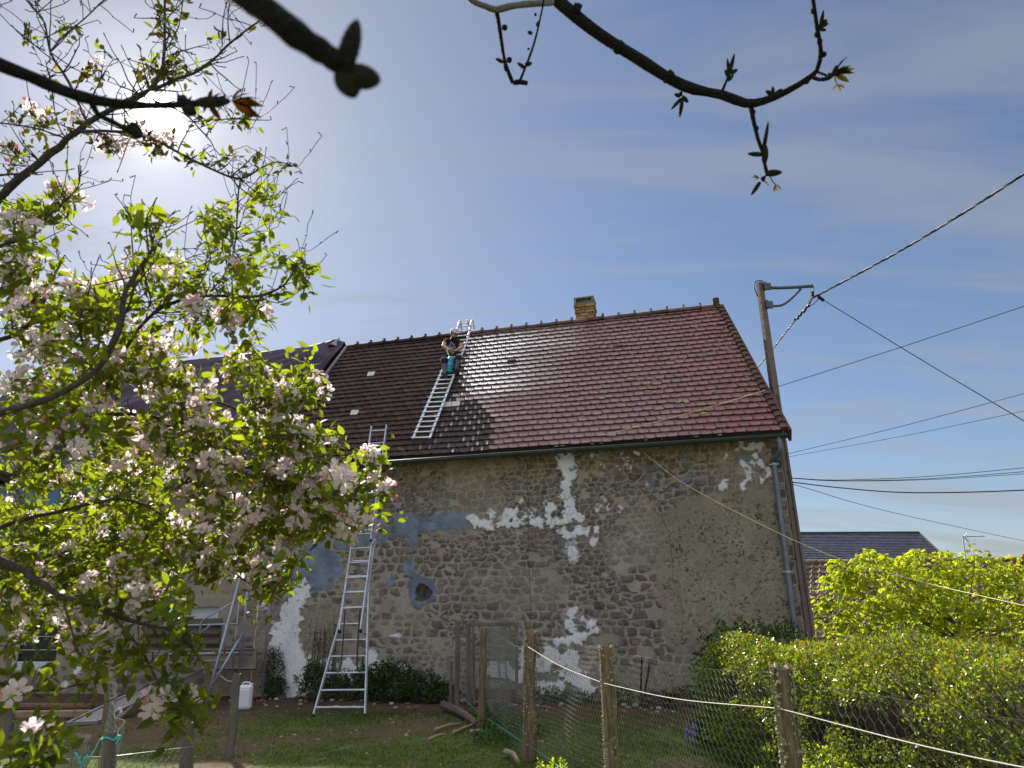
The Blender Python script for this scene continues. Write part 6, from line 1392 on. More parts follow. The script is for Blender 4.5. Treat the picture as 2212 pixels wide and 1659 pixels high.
# grow a twig from the nearest wood to each spur, nearest first
NB = [nodes]; done = []
d0 = np.min(np.linalg.norm(cl[:, None, :3]-nodes[None, ::3, :3], axis=2), axis=1); order = np.argsort(d0); allN = nodes[::2].copy()
spur_dir = np.zeros((len(cl), 3))
for i in order:
    p = cl[i, :3]; dv = allN[:, :3]-p; dd = np.linalg.norm(dv, axis=1) + .10*np.maximum(0, allN[:, 2]-p[2]); j = np.argmin(dd); q_ = allN[j, :3]; ln = np.linalg.norm(p-q_)
    if ln < .02: spur_dir[i] = rdir(1, .3)[0]; continue
    mid = (p+q_)/2 + rng.normal(size=3)*ln*.10 + ZZ*ln*.10*rng.uniform(-.6, 1); r0 = min(allN[j, 3]*.7, .0008+.0055*min(ln, .6)); r0 = max(r0, .0011)
    P = smooth_path(A([[*q_, r0], [*mid, r0*.75], [*p, max(.0009, r0*.5)]]), .05); P[1:-1, :3] += rng.normal(size=(len(P)-2, 3))*.004
    bark.tube(P[:, :3], P[:, 3], 5, caps=False); allN = np.vstack([allN, P[1::2]]); spur_dir[i] = unit(p-mid)
up_ = np.where(proj(nodes[:, :3])[:, 1] < 700)[0]
for i in rng.choice(up_, 330):
    p, r = nodes[i, :3], nodes[i, 3]; ln = rng.uniform(.04, .18); d = unit(rdir(1, .7)[0]+A([.25,0,0])); e_ = unit(d+rng.normal(size=3)*.16+A([0,0,.15]))
    P = smooth_path(A([p, p+d*ln*.5, p+d*ln*.5+e_*ln*.5]), .03); P[1:] += rng.normal(size=(len(P)-1, 3))*.002; bark.tube(P, np.linspace(min(r*.6, .0022), .0010, len(P)), 5, caps=False)
    for q_ in P[2::2]: bark.tube([q_, q_+rdir(1, .5)[0]*rng.uniform(.008, .018)], [.0012, .0018], 4)
# short bare spurs along the limbs
for i in rng.integers(0, len(nodes), 420):
    p, r = nodes[i, :3], nodes[i, 3]; d = rdir(1, .3)[0]; ln = rng.uniform(.015, .05); bark.tube([p, p+d*ln*.6, p+d*ln+ZZ*.006], [max(.0011, r*.3), .0012, .0017], 5, caps=True)
bark.build('trunk', M_bark, apple, True)
lp = []; ld = []; ls = []; lcx = []; trusses = []
for i in range(len(cl)):
    p, fb_, y_, x_ = cl[i, :3], cl[i, 3], cl[i, 4], cl[i, 5]; d = spur_dir[i] if np.linalg.norm(spur_dir[i]) > .1 else A([0,0,1.0])
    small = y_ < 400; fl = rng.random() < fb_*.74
    nl = rng.integers(2, 5) if small else rng.integers(5, 10)
    dirs = unit(d*.55+rng.normal(size=(nl, 3))*.8+A([0,0,.12])); sz = rng.uniform(.016, .032, nl) if small else rng.uniform(.020, .050, nl)
    for q_ in range(nl): lp.append(p+dirs[q_]*.010-d*rng.uniform(0, .035 if small else .10)+rng.normal(size=3)*(.004 if small else .014)); ld.append(dirs[q_]); ls.append(sz[q_]); lcx.append(A([.26,.20,.22]) if small and rng.random() < .8 else A([1.,1.,1.]))  # bronze young leaves, colour deepened to read as silhouettes against the glare
    if fl: trusses.append((p, unit(d*.5+A([0,0,.5])+rng.normal(size=3)*.35+unit(CAM-p)*.25), small))
lp, ld, ls = A(lp), A(ld), A(ls)
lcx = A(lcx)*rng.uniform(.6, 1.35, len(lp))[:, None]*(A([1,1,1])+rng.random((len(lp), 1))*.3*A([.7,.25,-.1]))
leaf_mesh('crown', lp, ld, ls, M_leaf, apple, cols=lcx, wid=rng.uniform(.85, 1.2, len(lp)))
geo = []
for (p, o_, sm) in trusses:
    geo.append((blossom_geo(p, o_, int(rng.integers(3, 6)) if not sm else 2, rng.uniform(.028, .039)), np.linalg.norm(p-CAM)))
geo.sort(key=lambda g: g[1])
vis = [g for g in geo if True]
for (g, _) in vis[:96]: mesh_np('blossom_truss', g[0], g[1], M_petal, apple, True, cols=g[2])
Vs = []; Fs = []; Cs = []; n = 0
for (g, _) in vis[96:]: Vs.append(g[0]); Fs.append(g[1]+n); Cs.append(g[2]); n += len(g[0])
o = mesh_np('blossoms', np.vstack(Vs), np.vstack(Fs), M_petal, apple, True, cols=np.vstack(Cs)); o['kind'] = 'stuff'
print('apple spurs', len(cl), 'leaves', len(lp), 'trusses', len(trusses))

# ------------------------------------------------------------------ the walnut tree standing behind the viewer, its twigs hanging into the top of the view
walnut = thing('walnut_tree', 'bare walnut tree whose dark budding branches hang into the top of the view', 'tree', A([0.9, -2.2, 0]))
wb = MB()
def wl(pts, mb=wb, n=12, step=.02, wob=.05):
    P = smooth_path(A([[*far(x, y, d_), t_/1000.0/2*(.92 if d_ > .6 else 1)] for (x, y, d_, t_) in pts]), step); r = P[:, 3]*(1+rng.normal(0, wob, len(P))); mb.tube(P[:, :3], r, n); return P
wl([(1140,-90,1.75,36),(1190,-15,1.72,33),(1235,28,1.70,30),(1300,78,1.70,28),(1380,128,1.70,26),(1450,172,1.70,24.5),(1500,193,1.70,24),(1560,205,1.70,23),(1610,223,1.70,21),(1650,218,1.70,18),(1700,197,1.70,15),(1745,170,1.70,13),(1765,150,1.70,11),(1773,110,1.70,10),(1765,60,1.70,9),(1755,-10,1.70,8),(1750,-60,1.70,7)])
for a_, b_ in (((1330,98),(1345,108)), ((1440,160),(1452,180)), ((1240,20),(1262,30))): p = far(*a_, 1.70); wb.lathe(p, unit(far(*b_, 1.70)-p), [(-.004,.012),(.006,.0152),(.014,.0138)], 10)
wl([(1622,232,1.70,12),(1627,258,1.70,10.5),(1637,300,1.70,9),(1648,330,1.70,8.5),(1652,355,1.70,8),(1656,372,1.70,8)])
wl([(1560,196,1.70,7),(1568,178,1.70,6),(1573,165,1.70,6)]); wl([(1752,165,1.70,9),(1770,172,1.68,8),(1790,168,1.66,9),(1800,160,1.66,8)]); wl([(1765,155,1.70,6),(1785,163,1.68,5)])
wl([(1470,198,1.70,8),(1472,208,1.70,6)]); wl([(1668,212,1.70,8),(1671,204,1.70,6)]); wl([(1764,70,1.7,5),(1772,60,1.7,4.5)])
wl([(1070,17,1.6,11),(1076,40,1.6,9),(1084,95,1.6,8),(1090,130,1.6,8),(1098,155,1.6,9),(1108,180,1.6,9)], n=9); wl([(1108,180,1.6,10),(1122,177,1.6,12),(1140,180,1.6,11)], n=9, wob=.15)
wl([(1124,172,1.6,6),(1135,145,1.6,5.5),(1150,105,1.6,5),(1160,70,1.6,4.5),(1172,15,1.6,4),(1175,-10,1.6,4)], n=7)
# knobs along the bark
for (x, y, d_) in [(1757,24,1.7),(1770,90,1.7),(1779,118,1.7),(1626,243,1.7),(1633,278,1.7),(1090,60,1.6),(1100,130,1.6),(1765,75,1.7),(1742,176,1.7),(1410,153,1.7),(1275,55,1.7)]:
    p = far(x, y, d_); wb.lathe(p-ZZ*.006, ZZ, [(0,.002),(.004,.006),(.009,.006),(.013,.002)], 8)
# blurred near twig and the dark limb crossing the sun
wl([(430,-110,.50,16),(520,-20,.47,15.5),(570,18,.46,15.5),(640,75,.45,14.5),(690,108,.45,13),(720,128,.45,12),(745,148,.45,12),(765,160,.45,11)], wob=.10, step=.008)
p2 = wl([(-120,85,1.02,24),(0,140,1.0,15.5),(60,163,1.0,15),(130,193,1.0,14.5),(180,210,1.0,13),(240,222,1.0,12),(320,228,1.0,10),(390,226,1.0,9),(440,222,1.0,8)], wob=.08)
wl([(195,213,1.0,8),(210,245,1.0,7),(240,262,1.0,7),(275,280,1.0,7),(290,292,1.0,7)])
# hidden limbs back to the trunk behind the viewer
def world_limb(P): s = smooth_path(A(P), .1); wb.tube(s[:, :3], s[:, 3], 10)
e1 = far(1140,-90,1.75); e2 = far(430,-110,.50); e3 = far(-120,85,1.02); e4 = far(1150,-10,1.62)
world_limb([[.9,-2.2,-.1,.17],[.92,-2.18,.8,.15],[.95,-2.1,1.6,.13],[.9,-2.0,2.3,.11],[.8,-1.8,3.0,.085],[.6,-1.5,3.8,.05]])
world_limb([[.9,-2.05,2.1,.09],[.75,-1.0,2.9,.055],[.5,.2,3.1,.03],[*e1,.018]]); world_limb([[.8,-1.9,2.6,.06],[.1,-1.0,2.75,.03],[-.25,-.2,2.3,.014],[*e2,.008]]); world_limb([[.85,-1.95,2.4,.07],[-.4,-1.2,2.6,.04],[-1.0,-.2,2.5,.022],[*e3,.012]])
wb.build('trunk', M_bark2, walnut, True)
pb_ = MB(); wl([(990,-25,1.6,12),(1020,2,1.6,12),(1050,14,1.6,13),(1072,21,1.6,15),(1100,14,1.6,14.5),(1135,9,1.6,14.5),(1165,7,1.62,14.5),(1190,4,1.66,16)], mb=pb_, n=10)
s = smooth_path(A([[*far(990,-25,1.6), .006], [.1,.9,3.0,.012], [.45,.1,3.15,.02]]), .08); pb_.tube(s[:, :3], s[:, 3], 8)
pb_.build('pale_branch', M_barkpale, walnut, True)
def catkin(x0, y0, x1, y1, d_, w_, d1=None):
    a_, b_ = far(x0, y0, d_), far(x1, y1, d1 or d_); ax = unit(b_-a_); ln = np.linalg.norm(b_-a_); u = unit(np.cross(ax, [.2,.5,.7])); v = np.cross(ax, u); n_, m_ = 12, 15; V = []
    for i in range(m_):
        f = i/(m_-1); r = w_/2000*(math.sin(math.pi*min(1, f*.86+.14))**.6)*(1 if f < .97 else .5)
        for j in range(n_):
            th = 2*math.pi*(j+.5*(i % 2))/n_; rr = r*(1+.13*((i+j) % 2)); V.append(a_+ax*ln*f+u*math.cos(th)*rr+v*math.sin(th)*rr)
    k = MB(); k.add(V, [(i*n_+j, i*n_+(j+1) % n_, (i+1)*n_+(j+1) % n_, (i+1)*n_+j) for i in range(m_-1) for j in range(n_)]+[tuple(range(n_))[::-1], tuple((m_-1)*n_+j for j in range(n_))]); k.build('catkin', M_bud, walnut, True)
for q_ in [(1573,166,1566,150,1.7,7.5),(1572,168,1587,115,1.7,9),(1575,165,1571,125,1.7,7),(1578,158,1594,150,1.7,9),(1572,175,1585,160,1.7,8),
  (1470,208,1456,203,1.7,8),(1472,212,1449,237,1.7,7.5),(1474,214,1468,254,1.7,8.5),(1474,208,1487,222,1.7,9),
  (1671,205,1653,196,1.7,9),(1672,205,1690,191,1.7,7.5),(1670,203,1669,186,1.7,7),
  (1648,330,1660,261,1.7,8.5),(1651,352,1654,312,1.7,14),(1648,334,1614,332,1.7,9.5),(1653,375,1690,372,1.7,14),(1642,393,1622,422,1.7,9),(1644,388,1655,380,1.7,8),(1652,385,1645,392,1.7,7),
  (1772,60,1779,21,1.7,7.5),(1776,52,1787,42,1.7,9),(1774,56,1790,50,1.7,8),(1770,62,1785,66,1.7,7),
  (1800,165,1808,140,1.66,11),(1795,165,1788,158,1.66,8),(1781,170,1776,176,1.68,7),
  (1088,135,1070,126,1.6,7),(1091,135,1092,155,1.6,7),(1135,148,1117,135,1.6,7.5),(1134,140,1150,136,1.6,9),(1143,108,1140,103,1.6,5),(1150,73,1139,68,1.6,7),(1160,58,1164,45,1.6,7),(1157,35,1156,27,1.6,5),
  (742,150,773,40,.45,10.5),(752,160,824,174,.45,13),(760,150,806,166,.45,9),(738,146,768,213,.45,13.5),(745,150,752,192,.45,10),(700,112,712,98,.45,8),(660,85,668,78,.45,7),
  (300,300,284,262,1.0,14),(390,226,400,205,1.0,12),(395,228,425,248,1.0,13),(425,222,500,218,1.0,13)]: catkin(*q_)
# opening reddish leaflets at the branch tips
lp = []; ld = []; ls = []; lc = []
def tuft(x, y, d_, dirs, s, c):
    for (dx, dy) in dirs: lp.append(far(x, y, d_)); ld.append(unit(far(x+dx, y+dy, d_)-far(x, y, d_))); ls.append(s*math.hypot(dx, dy)/25); lc.append(c)
red = A([.6,.16,.06]); grn = A([.20,.16,.12])
tuft(1802,160,1.66,[(32,-10),(25,-14),(34,-4),(20,-30),(15,8),(28,14),(8,26)],.028,grn); tuft(1812,182,1.66,[(14,8),(-14,10),(5,16)],.022,A([.5,.3,.1])); tuft(1826,158,1.66,[(18,-2),(15,5),(14,-8)],.02,red)
tuft(1676,398,1.7,[(14,14),(4,18),(-5,18),(-8,12)],.024,A([.55,.28,.09])); tuft(1640,385,1.7,[(-22,-4),(-14,5),(-16,-10),(30,20)],.02,grn); wl_ = None
tuft(500,218,1.0,[(45,-8),(50,6),(38,14),(30,-16),(44,26),(20,-24)],.019,red*.24); tuft(450,222,1.0,[(24,-20),(30,14),(-10,18),(6,-24),(36,-14),(20,28)],.018,red*.13); tuft(535,224,1.0,[(20,4),(10,20)],.016,A([.9,.27,.05])); tuft(395,226,1.0,[(-14,-28),(16,30),(24,-20)],.013,red*.12)
lp, ld, ls, lc = A(lp), A(ld), A(ls), A(lc)
leaf_mesh('young_leaves', lp, ld, ls, M_leaf, walnut, cols=lc, wid=np.full(len(lp), .75))
k = MB(); k.tube([far(1660,375,1.7), far(1669,392,1.7), far(1676,399,1.7)], .0012, 5); k.build('leaf_stalk', M_bark2, walnut)
# ------------------------------------------------------------------ bright young chestnut beyond the hedge
ch = thing('chestnut_tree', 'bright yellow green chestnut tree in young leaf beyond the hedge', 'tree', A([10.2, 17.2, 0]))
CY_ = 17.0
LOB = [(1990,1290,95,70,0),(1900,1270,80,55,-.4),(1830,1290,50,60,-.6),(1800,1330,35,42,-.7),(1880,1215,34,28,0),(1995,1222,46,36,.1),(1955,1240,30,40,.1),(2045,1225,30,30,.2),(2105,1225,44,40,.3),(2080,1270,60,50,.2),(2185,1245,42,36,.3),(2150,1290,70,60,.3),(2230,1280,70,60,.4),(1905,1345,80,45,-.5),(1990,1370,90,45,-.3),(2090,1360,90,50,0),(2190,1370,80,60,.2),(2300,1340,90,90,.5),(1850,1375,50,30,-.6),(1815,1235,18,30,-.5),(1840,1255,25,30,-.5),(2010,1330,90,60,-.4),(2040,1420,90,40,0),(2160,1420,90,40,0)]
pos = []; nout = []
for (x, y, rx, ry, dy) in LOB:
    c = at(x, y, CY_+dy); sx_ = rx*CY_/F_PX*1.02; sz_ = ry*CY_/F_PX*1.02; sy_ = (sx_+sz_)*.55
    n_ = int(rx*ry/5500*260)+30; d = rdir(n_, .25); rr = rng.uniform(.45, 1.05, n_)**.38
    lump = 1+.16*np.sin(d[:, 0]*7+x)+.12*np.sin(d[:, 2]*9+y)
    pos.append(c+d*A([sx_, sy_, sz_])*(rr*lump)[:, None]); nout.append(d)
pos, nout = np.vstack(pos), np.vstack(nout); n_ = len(pos)
# palmate leaves: five to seven drooping leaflets about each point
P5 = []; D5 = []; S5 = []; C5 = []; W5 = []
for i in range(n_):
    h = unit(A([nout[i, 0], nout[i, 1], .1*nout[i, 2]])+rng.normal(size=3)*.5); side = unit(np.cross(h, ZZ)); k_ = rng.integers(5, 8); s = rng.uniform(.10, .165); b = rng.uniform(.7, 1.35); dro = rng.uniform(.35, 1.0); yel = rng.uniform(0, .35)
    for a_ in np.linspace(-1.25, 1.25, k_):
        d = h*math.cos(a_)+side*math.sin(a_)-ZZ*dro; P5.append(pos[i]); D5.append(d); S5.append(s*(1-.28*abs(a_)/1.25)); C5.append(b*(A([1,1,1])+yel*A([.6,.2,-.1]))); W5.append(.95)
leaf_mesh('crown', A(P5), A(D5), A(S5), M_chest, ch, cols=A(C5), wid=A(W5), up=1.2)
k = MB(); k.tube(smooth_path([A([10.2,17.2,-.1]), A([10.2,17.2,.8]), at(2040,1330,17.2)], .1), .09, 9)
for (x, y, rx, ry, dy) in LOB:
    p = at(x, y-ry*.3, CY_+dy); q_ = A([10.2,17.2,.7+.03*rng.uniform(0,10)]); k.tube(smooth_path([q_, (p+q_)/2-ZZ*.12, p], .15), np.linspace(.028, .006, len(smooth_path([q_, (p+q_)/2-ZZ*.12, p], .15))), 6)
k.build('trunk', M_bark, ch, True)
print('chestnut leaflets', len(P5))

# ------------------------------------------------------------------ hedge
hg = thing('hedge', 'sunlit clipped hedge with small yellow green leaves behind the netting', 'hedge', A([4.0, 6.3, 0]))
HA = A([[2.85, 9.0],[3.02, 8.3],[3.25, 7.2],[3.45, 6.2],[3.6, 5.2],[3.74, 4.2],[3.85, 3.2],[3.95, 2.2]]); hpath = smooth_path(np.hstack([HA, np.zeros((len(HA), 1))]), .05)
hl = np.concatenate([[0], np.cumsum(np.linalg.norm(np.diff(hpath, axis=0), axis=1))]); HT = hl[-1]
def hp(s): return np.stack([np.interp(s, hl, hpath[:, 0]), np.interp(s, hl, hpath[:, 1])], -1)
def htop(s, o_): return 1.19 - .05*np.sin(s*.9) + .34*(fbm(s*1.3, o_*1.3+4, 5, 3)-.5) + .10*(fbm(s*5, o_*4, 6, 2)-.5) - .18*sstep(0.55, 0.0, s) - 0.03*s*.5 + .10*np.exp(-((s-2.9)/.5)**2)
n_ = 92000; s = rng.uniform(0, HT, n_); face = rng.random(n_); W_ = .78
o_ = np.where(face < .62, -W_*(1-rng.random(n_)**2.2*.55), rng.uniform(-W_, W_, n_)); top = htop(s, o_)
z = np.where(face < .62, rng.uniform(.02, 1.0, n_)*top, top*(1-rng.random(n_)**2.5*.35))
T = unit(np.stack([hp(s+.05)-hp(s)], 0)[0]); nr_ = np.stack([T[:, 1], -T[:, 0]], -1)                    # to the outside (fence) side is negative o_
if (nr_@A([-1.0, -.4])).mean() > 0: nr_ = -nr_
bul = .34*(fbm(s*1.6, z*2.2, 15, 3)-.5)+.24*(fbm(s*5, z*5, 25, 2)-.5); rnd_ = np.where(z > top*.82, (z-top*.82)/(top*.18)*.16, 0)
oo = o_*(1-rnd_)-bul*(face < .62); XY = hp(s)+nr_*oo[:, None]; keep = fbm(s*3.6, z*3.8+o_, 35, 3) > .44
end = s < .5; XY = np.where(end[:, None], XY-T*(rng.random(n_)**2*.12)[:, None], XY)
P = np.stack([XY[:, 0], XY[:, 1], z + .02], -1)[keep]; n_ = len(P)
d = rdir(n_, .35); yl = sstep(.35, .7, fbm(P[:, 0]*2+P[:, 1]*1.7, P[:, 2]*3, 45, 3)); fresh = (rng.random(n_) < .18+.35*(z[keep] > top[keep]*.9))
cc = rng.uniform(.45, 1.4, n_)[:, None]*(A([1,1,1])+yl[:, None]*A([.18,.12,-.1])); org = (rng.random(n_) < .09) & (z[keep] > top[keep]*.8); cc = np.where(fresh[:, None], cc*A([1.2,1.12,.7]), cc); cc = np.where(org[:, None], cc*A([1.7,.9,.6]), cc)
leaf_mesh('foliage', P, d, rng.uniform(.018, .048, n_), M_hedge, hg, V0=DIA_V, F0=DIA_F, cols=cc, up=.6)
k = MB()
for i in range(1500):
    s_ = rng.uniform(0, HT); o0 = rng.uniform(-.25, .25); t = unit(hp(s_+.05)-hp(s_)); nn = A([t[1], -t[0]]); nn = -nn if nn@A([-1,-.4]) > 0 else nn; c = hp(s_); o1 = rng.uniform(-.85, .6); z1 = rng.uniform(.2, 1.1)
    k.tube(smooth_path([A([*(c+nn*o0), rng.uniform(0, .5)]), A([*(c+nn*(o0+o1)/2+t*rng.uniform(-.15,.15)), z1*.6]), A([*(c+nn*o1+t*rng.uniform(-.3,.3)), z1])], .15), [.006]*1 if False else .0042, 4, caps=False)
for s_ in np.arange(.2, HT, .35):
    c = hp(s_); k.tube([A([*c, -.05]), A([*(c+rng.normal(size=2)*.05), .45]), A([*(c+rng.normal(size=2)*.1), .9])], [.025, .02, .012], 6)
k.build('stems', M_bark, hg)
# thin shoots standing up out of the top and leaning out of the face
SP_, SD_, SS_, SC_ = [], [], [], []; k = MB()
for i in range(330):
    s_ = rng.uniform(0, HT); o0 = rng.uniform(-.7, .6); t = unit(hp(s_+.05)-hp(s_)); nn = A([t[1], -t[0]]); nn = -nn if nn@A([-1,-.4]) > 0 else nn
    b = A([*(hp(s_)+nn*o0), float(htop(np.array(s_), np.array(o0)))-.06]); d = unit(A([*(rng.normal(size=2)*.35), 1.0])); ln = rng.uniform(.08, .26); k.tube([b, b+d*ln*.6, b+d*ln], [.0025, .002, .0014], 4, caps=False)
    for f in np.arange(.25, 1.05, .045/ln*.6): SP_.append(b+d*ln*f); SD_.append(unit(rng.normal(size=3)+d*.7)); SS_.append(rng.uniform(.018, .04)); SC_.append(A([1.15,1.1,.7])*rng.uniform(.6, 1.4) if rng.random() < .8 else A([1.6,.85,.5]))
k.build('shoots', M_bark, hg)['kind'] = 'stuff'; leaf_mesh('shoot_leaves', A(SP_), A(SD_), A(SS_), M_hedge, hg, V0=DIA_V, F0=DIA_F, cols=A(SC_), up=.6)
# ------------------------------------------------------------------ shrubs, ivy and weeds along the wall
def shrub(name, label, cat, blobs, n_, size, col_, material=M_shrub, stems=14, up=.6):
    """blobs: centre (metres), radii"""
    c0 = A(blobs[0][0]); t = thing(name, label, cat, A([c0[0], c0[1], 0])); P = []; w_ = np.array([np.prod(b[1]) for b in blobs])**(2/3); w_ = w_/w_.sum()
    for (c, r), q_ in zip(blobs, w_):
        m_ = int(n_*q_); dd = rdir(m_, .2); rr = rng.uniform(.35, 1.05, m_)**.5; p = A(c)+dd*A(r)*(rr*(1+.2*np.sin(dd[:, 0]*8+dd[:, 2]*6)))[:, None]; P.append(p[p[:, 2] > .0])
    P = np.vstack(P); m_ = len(P); cc = A(col_)*rng.uniform(.55, 1.4, m_)[:, None]*(A([1,1,1])+rng.random((m_, 1))*A([.35,.1,0]))
    leaf_mesh('foliage', P, rdir(m_, up), rng.uniform(*size, m_), material, t, cols=cc, V0=LEAF_V if size[1] > .05 else DIA_V, F0=LEAF_F if size[1] > .05 else DIA_F)
    k = MB()
    for i in range(stems):
        q_ = P[rng.integers(0, m_)]; b = A([q_[0]*.6+c0[0]*.4+rng.normal()*.06, q_[1]*.6+c0[1]*.4, -.03]); k.tube(smooth_path([b, (b+q_)/2+rng.normal(size=3)*.05, q_], .1), .006, 5)
    k.build('stems', M_bark, t); return t
def wb_(px, y_, off, zc): u, _ = Wuv(px, y_, off); p = WP(u, 0, off); return A([p[0], p[1], zc])
shrub('ivy_bush', 'dark ivy bush growing along the foot of the wall behind the ladder', 'bush', [(wb_(x, 1490, o, z), r) for (x, o, z, r) in ((850,.5,.25,(.55,.35,.38)),(770,.4,.2,(.45,.3,.33)),(690,.4,.22,(.45,.3,.36)),(800,.45,.33,(.3,.25,.3)),(910,.45,.2,(.45,.3,.30)),(955,.4,.12,(.3,.25,.2)),(835,.4,.48,(.22,.2,.2)),(672,.3,.45,(.18,.18,.22)))], 9000, (.035, .075), (1,1,1))
shrub('climbing_plant', 'dark leafy climber standing between the scaffold pole and white plaster', 'plant', [(wb_(588, 1470, .2, .45), (.20,.16,.48)), (wb_(592, 1490, .25, .15), (.26,.2,.22))], 1700, (.03, .06), (.8,.9,.9))
shrub('laurel_bush', 'tall dark green bush against the barn wall at the left end of the hedge', 'bush', [(A([2.62,9.9,.62]), (.32,.4,.66)), (A([2.95,10.1,.95]), (.35,.35,.42)), (A([3.5,10.1,.95]), (.45,.35,.42)), (A([2.55,9.6,.3]), (.34,.4,.34)), (A([2.45,9.4,.15]), (.34,.4,.2))], 9000, (.035, .07), (1.0,1.1,.9))
shrub('wall_weeds', 'low dark weeds along the wall foot behind the netting', 'weeds', [(wb_(x, 1500, .35, .08), (.35,.22,z)) for (x, z) in ((1180,.18),(1240,.12),(1330,.22),(1420,.14),(1480,.22),(1060,.12))], 3600, (.03, .06), (.8,.9,.8))
shrub('nettle_clump', 'dark nettles at the foot of the smooth brown post', 'weeds', [(P2b+A([.25,-.2,.12]), (.3,.25,.2)), (P2b+A([.55,-.5,.1]), (.35,.3,.18)), (P2b+A([.05,.9,.1]), (.25,.3,.18)), (P2b+A([.2,-.9,.06]), (.3,.3,.12))], 3000, (.03, .06), (1.1,1.35,1.0))
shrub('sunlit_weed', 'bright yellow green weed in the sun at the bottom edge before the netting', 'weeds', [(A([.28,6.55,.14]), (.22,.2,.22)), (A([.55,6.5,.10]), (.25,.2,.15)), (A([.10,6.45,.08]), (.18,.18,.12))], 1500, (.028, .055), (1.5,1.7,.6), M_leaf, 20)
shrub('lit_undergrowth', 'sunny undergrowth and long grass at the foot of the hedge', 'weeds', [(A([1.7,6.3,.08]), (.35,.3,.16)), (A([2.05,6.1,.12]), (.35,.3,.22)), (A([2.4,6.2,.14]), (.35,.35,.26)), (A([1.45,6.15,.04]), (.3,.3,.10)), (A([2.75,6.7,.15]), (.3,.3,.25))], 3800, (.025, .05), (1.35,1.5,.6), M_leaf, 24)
# dried stalks climbing the wall left of the ladder
k = MB()
for i in range(16):
    x = rng.uniform(662, 725); u, _ = Wuv(x, 1450, .08); h = rng.uniform(.9, 1.6); P = [WP(u+.02*math.sin(z*5+i)+.04*z*rng.uniform(-.3,.3), z, .09) for z in np.linspace(.1, h, 10)]; k.tube(P, .005, 4)
    for q_ in P[4:]: k.tube([q_, q_+rdir(1)[0]*.05], .008, 4)
tag(k.build('dry_stalks', mat('dry_stalk', (0.06,0.045,0.035), .95)), 'dark dried plant stalks standing against the wall beside the ladder', 'plant')
# blue flowers
for i, (x, y) in enumerate(((1500, 1592), (1484, 1590))):
    b = gnd(x+4, y+34); lab = ('tallest blue flower spike in the shade near the hedge', 'shorter blue flower spike just left of the tallest one')[i]; t = thing('blue_flower', lab, 'flower', b, 'blue flowers'); h = .27-.04*i
    k = MB(); k.tube([b, b+ZZ*h], .004, 5); k.build('stem', M_grass, t)
    k = MB()
    for j in range(40): p = b+ZZ*(h*(.55+.5*j/40)); d = rdir(1, .2)[0]; k.lathe(p+d*.01, d, [(0,.004),(.012,.009),(.022,.005)], 5)
    k.build('petals', M_flower, t)

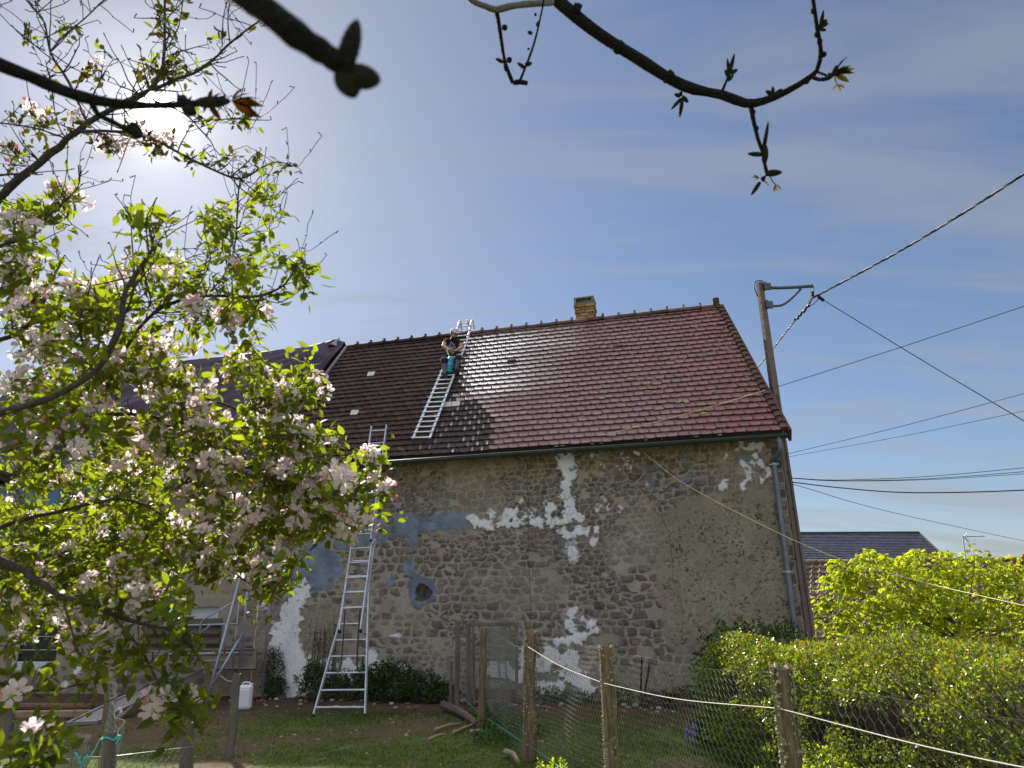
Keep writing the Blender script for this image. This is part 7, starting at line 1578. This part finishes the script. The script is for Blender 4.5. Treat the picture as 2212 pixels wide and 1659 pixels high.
# ------------------------------------------------------------------ grass
def grass():
    n_ = 130000; x = rng.uniform(-7, 6, n_); y = 6.0+7.6*rng.random(n_)**1.25
    i = np.clip(np.searchsorted(GXS, x)-1, 0, len(GXS)-1); j = np.clip(np.searchsorted(GYS, y)-1, 0, len(GYS)-1); so_ = GSOIL[j, i]
    keep = (rng.random(n_) > so_*1.05-.05) & (fbm(x*2.6, y*2.6, 77, 4) > .36); keep &= np.abs(x/np.maximum(y, .1)) < .82; x, y = x[keep], y[keep]; n_ = len(x)
    z = ghz(x, y); tall = sstep(.2, 1.0, x)*.045+sstep(.55, .75, fbm(x*1.2, y*1.2, 88, 3))*.03
    d = unit(np.stack([rng.normal(0, .55, n_), rng.normal(0, .55, n_), np.ones(n_)], -1)); L_ = rng.uniform(.022, .055, n_)+tall*rng.random(n_)*1.6; s = unit(np.stack([rng.normal(size=n_), rng.normal(size=n_), np.zeros(n_)], -1)); w_ = rng.uniform(.0022, .0048, n_)
    P = np.stack([x, y, z-.004], -1); mid = P+d*(L_*.55)[:, None]; tip = P+d*L_[:, None]+np.stack([rng.normal(0, .3, n_), rng.normal(0, .3, n_), -np.abs(rng.normal(0, .25, n_))], -1)*L_[:, None]
    V = np.stack([P-s*w_[:, None], P+s*w_[:, None], mid+s*w_[:, None]*.8, mid-s*w_[:, None]*.8, tip], 1).reshape(-1, 3); b = np.arange(n_)[:, None]*5
    Fq = np.concatenate([b+A([[0,1,2]]), b+A([[0,2,3]]), b+A([[3,2,4]])], 1).reshape(-1, 3).astype(int)
    g = fbm(x*1.5, y*1.5, 99, 3)[:, None]; cc = rng.uniform(.55, 1.35, n_)[:, None]*(A([1,1,1])+ (g-.4)*A([1.1,.35,0]))
    cc = np.where((rng.random(n_) < .10)[:, None], cc*A([2.0,1.35,1.1]), cc)
    o = mesh_np('grass', V, Fq, M_grass, None, False, cols=np.repeat(cc, 5, 0)); o['kind'] = 'stuff'
    # broad-leaved weeds among the grass
    m_ = 9000; x = rng.uniform(-6, 5, m_); y = 6.2+6.8*rng.random(m_)**1.3; kp = (fbm(x*1.8+9, y*1.8, 55, 3) > .5) & (np.abs(x/y) < .8); x, y = x[kp], y[kp]; m_ = len(x)
    p = np.stack([x, y, ghz(x, y)+.004], -1); d = unit(np.stack([rng.normal(size=m_), rng.normal(size=m_), rng.uniform(.05, .7, m_)], -1))
    o = leaf_mesh('weeds', p, d, rng.uniform(.018, .045, m_), M_shrub, None, cvar=(.8, 2.0), V0=DIA_V, F0=DIA_F, up=1.5); o['kind'] = 'stuff'
grass()
# clods and pale crumbs of soil on the bare patches
k = MB()
for i in range(260):
    x, y = rng.uniform(-5, 2.5), rng.uniform(6.6, 13.4); s = rng.uniform(.008, .03); p = A([x, y, ghz(x, y)]); k.add(OCT_V*A([s*2.2, s*1.8, s])+p+ZZ*s*.2, [tuple(f) for f in OCT_F], A([.30,.21,.15])*rng.uniform(.5, 1.6))
o = k.build('soil_clods', M_redsoil); o['kind'] = 'stuff'
k = MB()
for i in range(150):
    u_ = rng.uniform(.5, 13); p = WP(u_, 0, rng.uniform(.25, 1.6)); s = rng.uniform(.015, .05); a_ = rng.uniform(0, 6.28); ax = A([[math.cos(a_), math.sin(a_), 0], [-math.sin(a_), math.cos(a_), 0], [0, 0, 1]]); k.box(p+ZZ*s*.35, (s*2, s*1.5, s), ax, [A([.16,.14,.12]), A([.42,.40,.37]), A([.20,.09,.06])][rng.integers(0, 3)]*rng.uniform(.6, 1.2), bev=s*.22)
o = k.build('rubble', M_redsoil); o['kind'] = 'stuff'
print('total objects', len(bpy.data.objects))
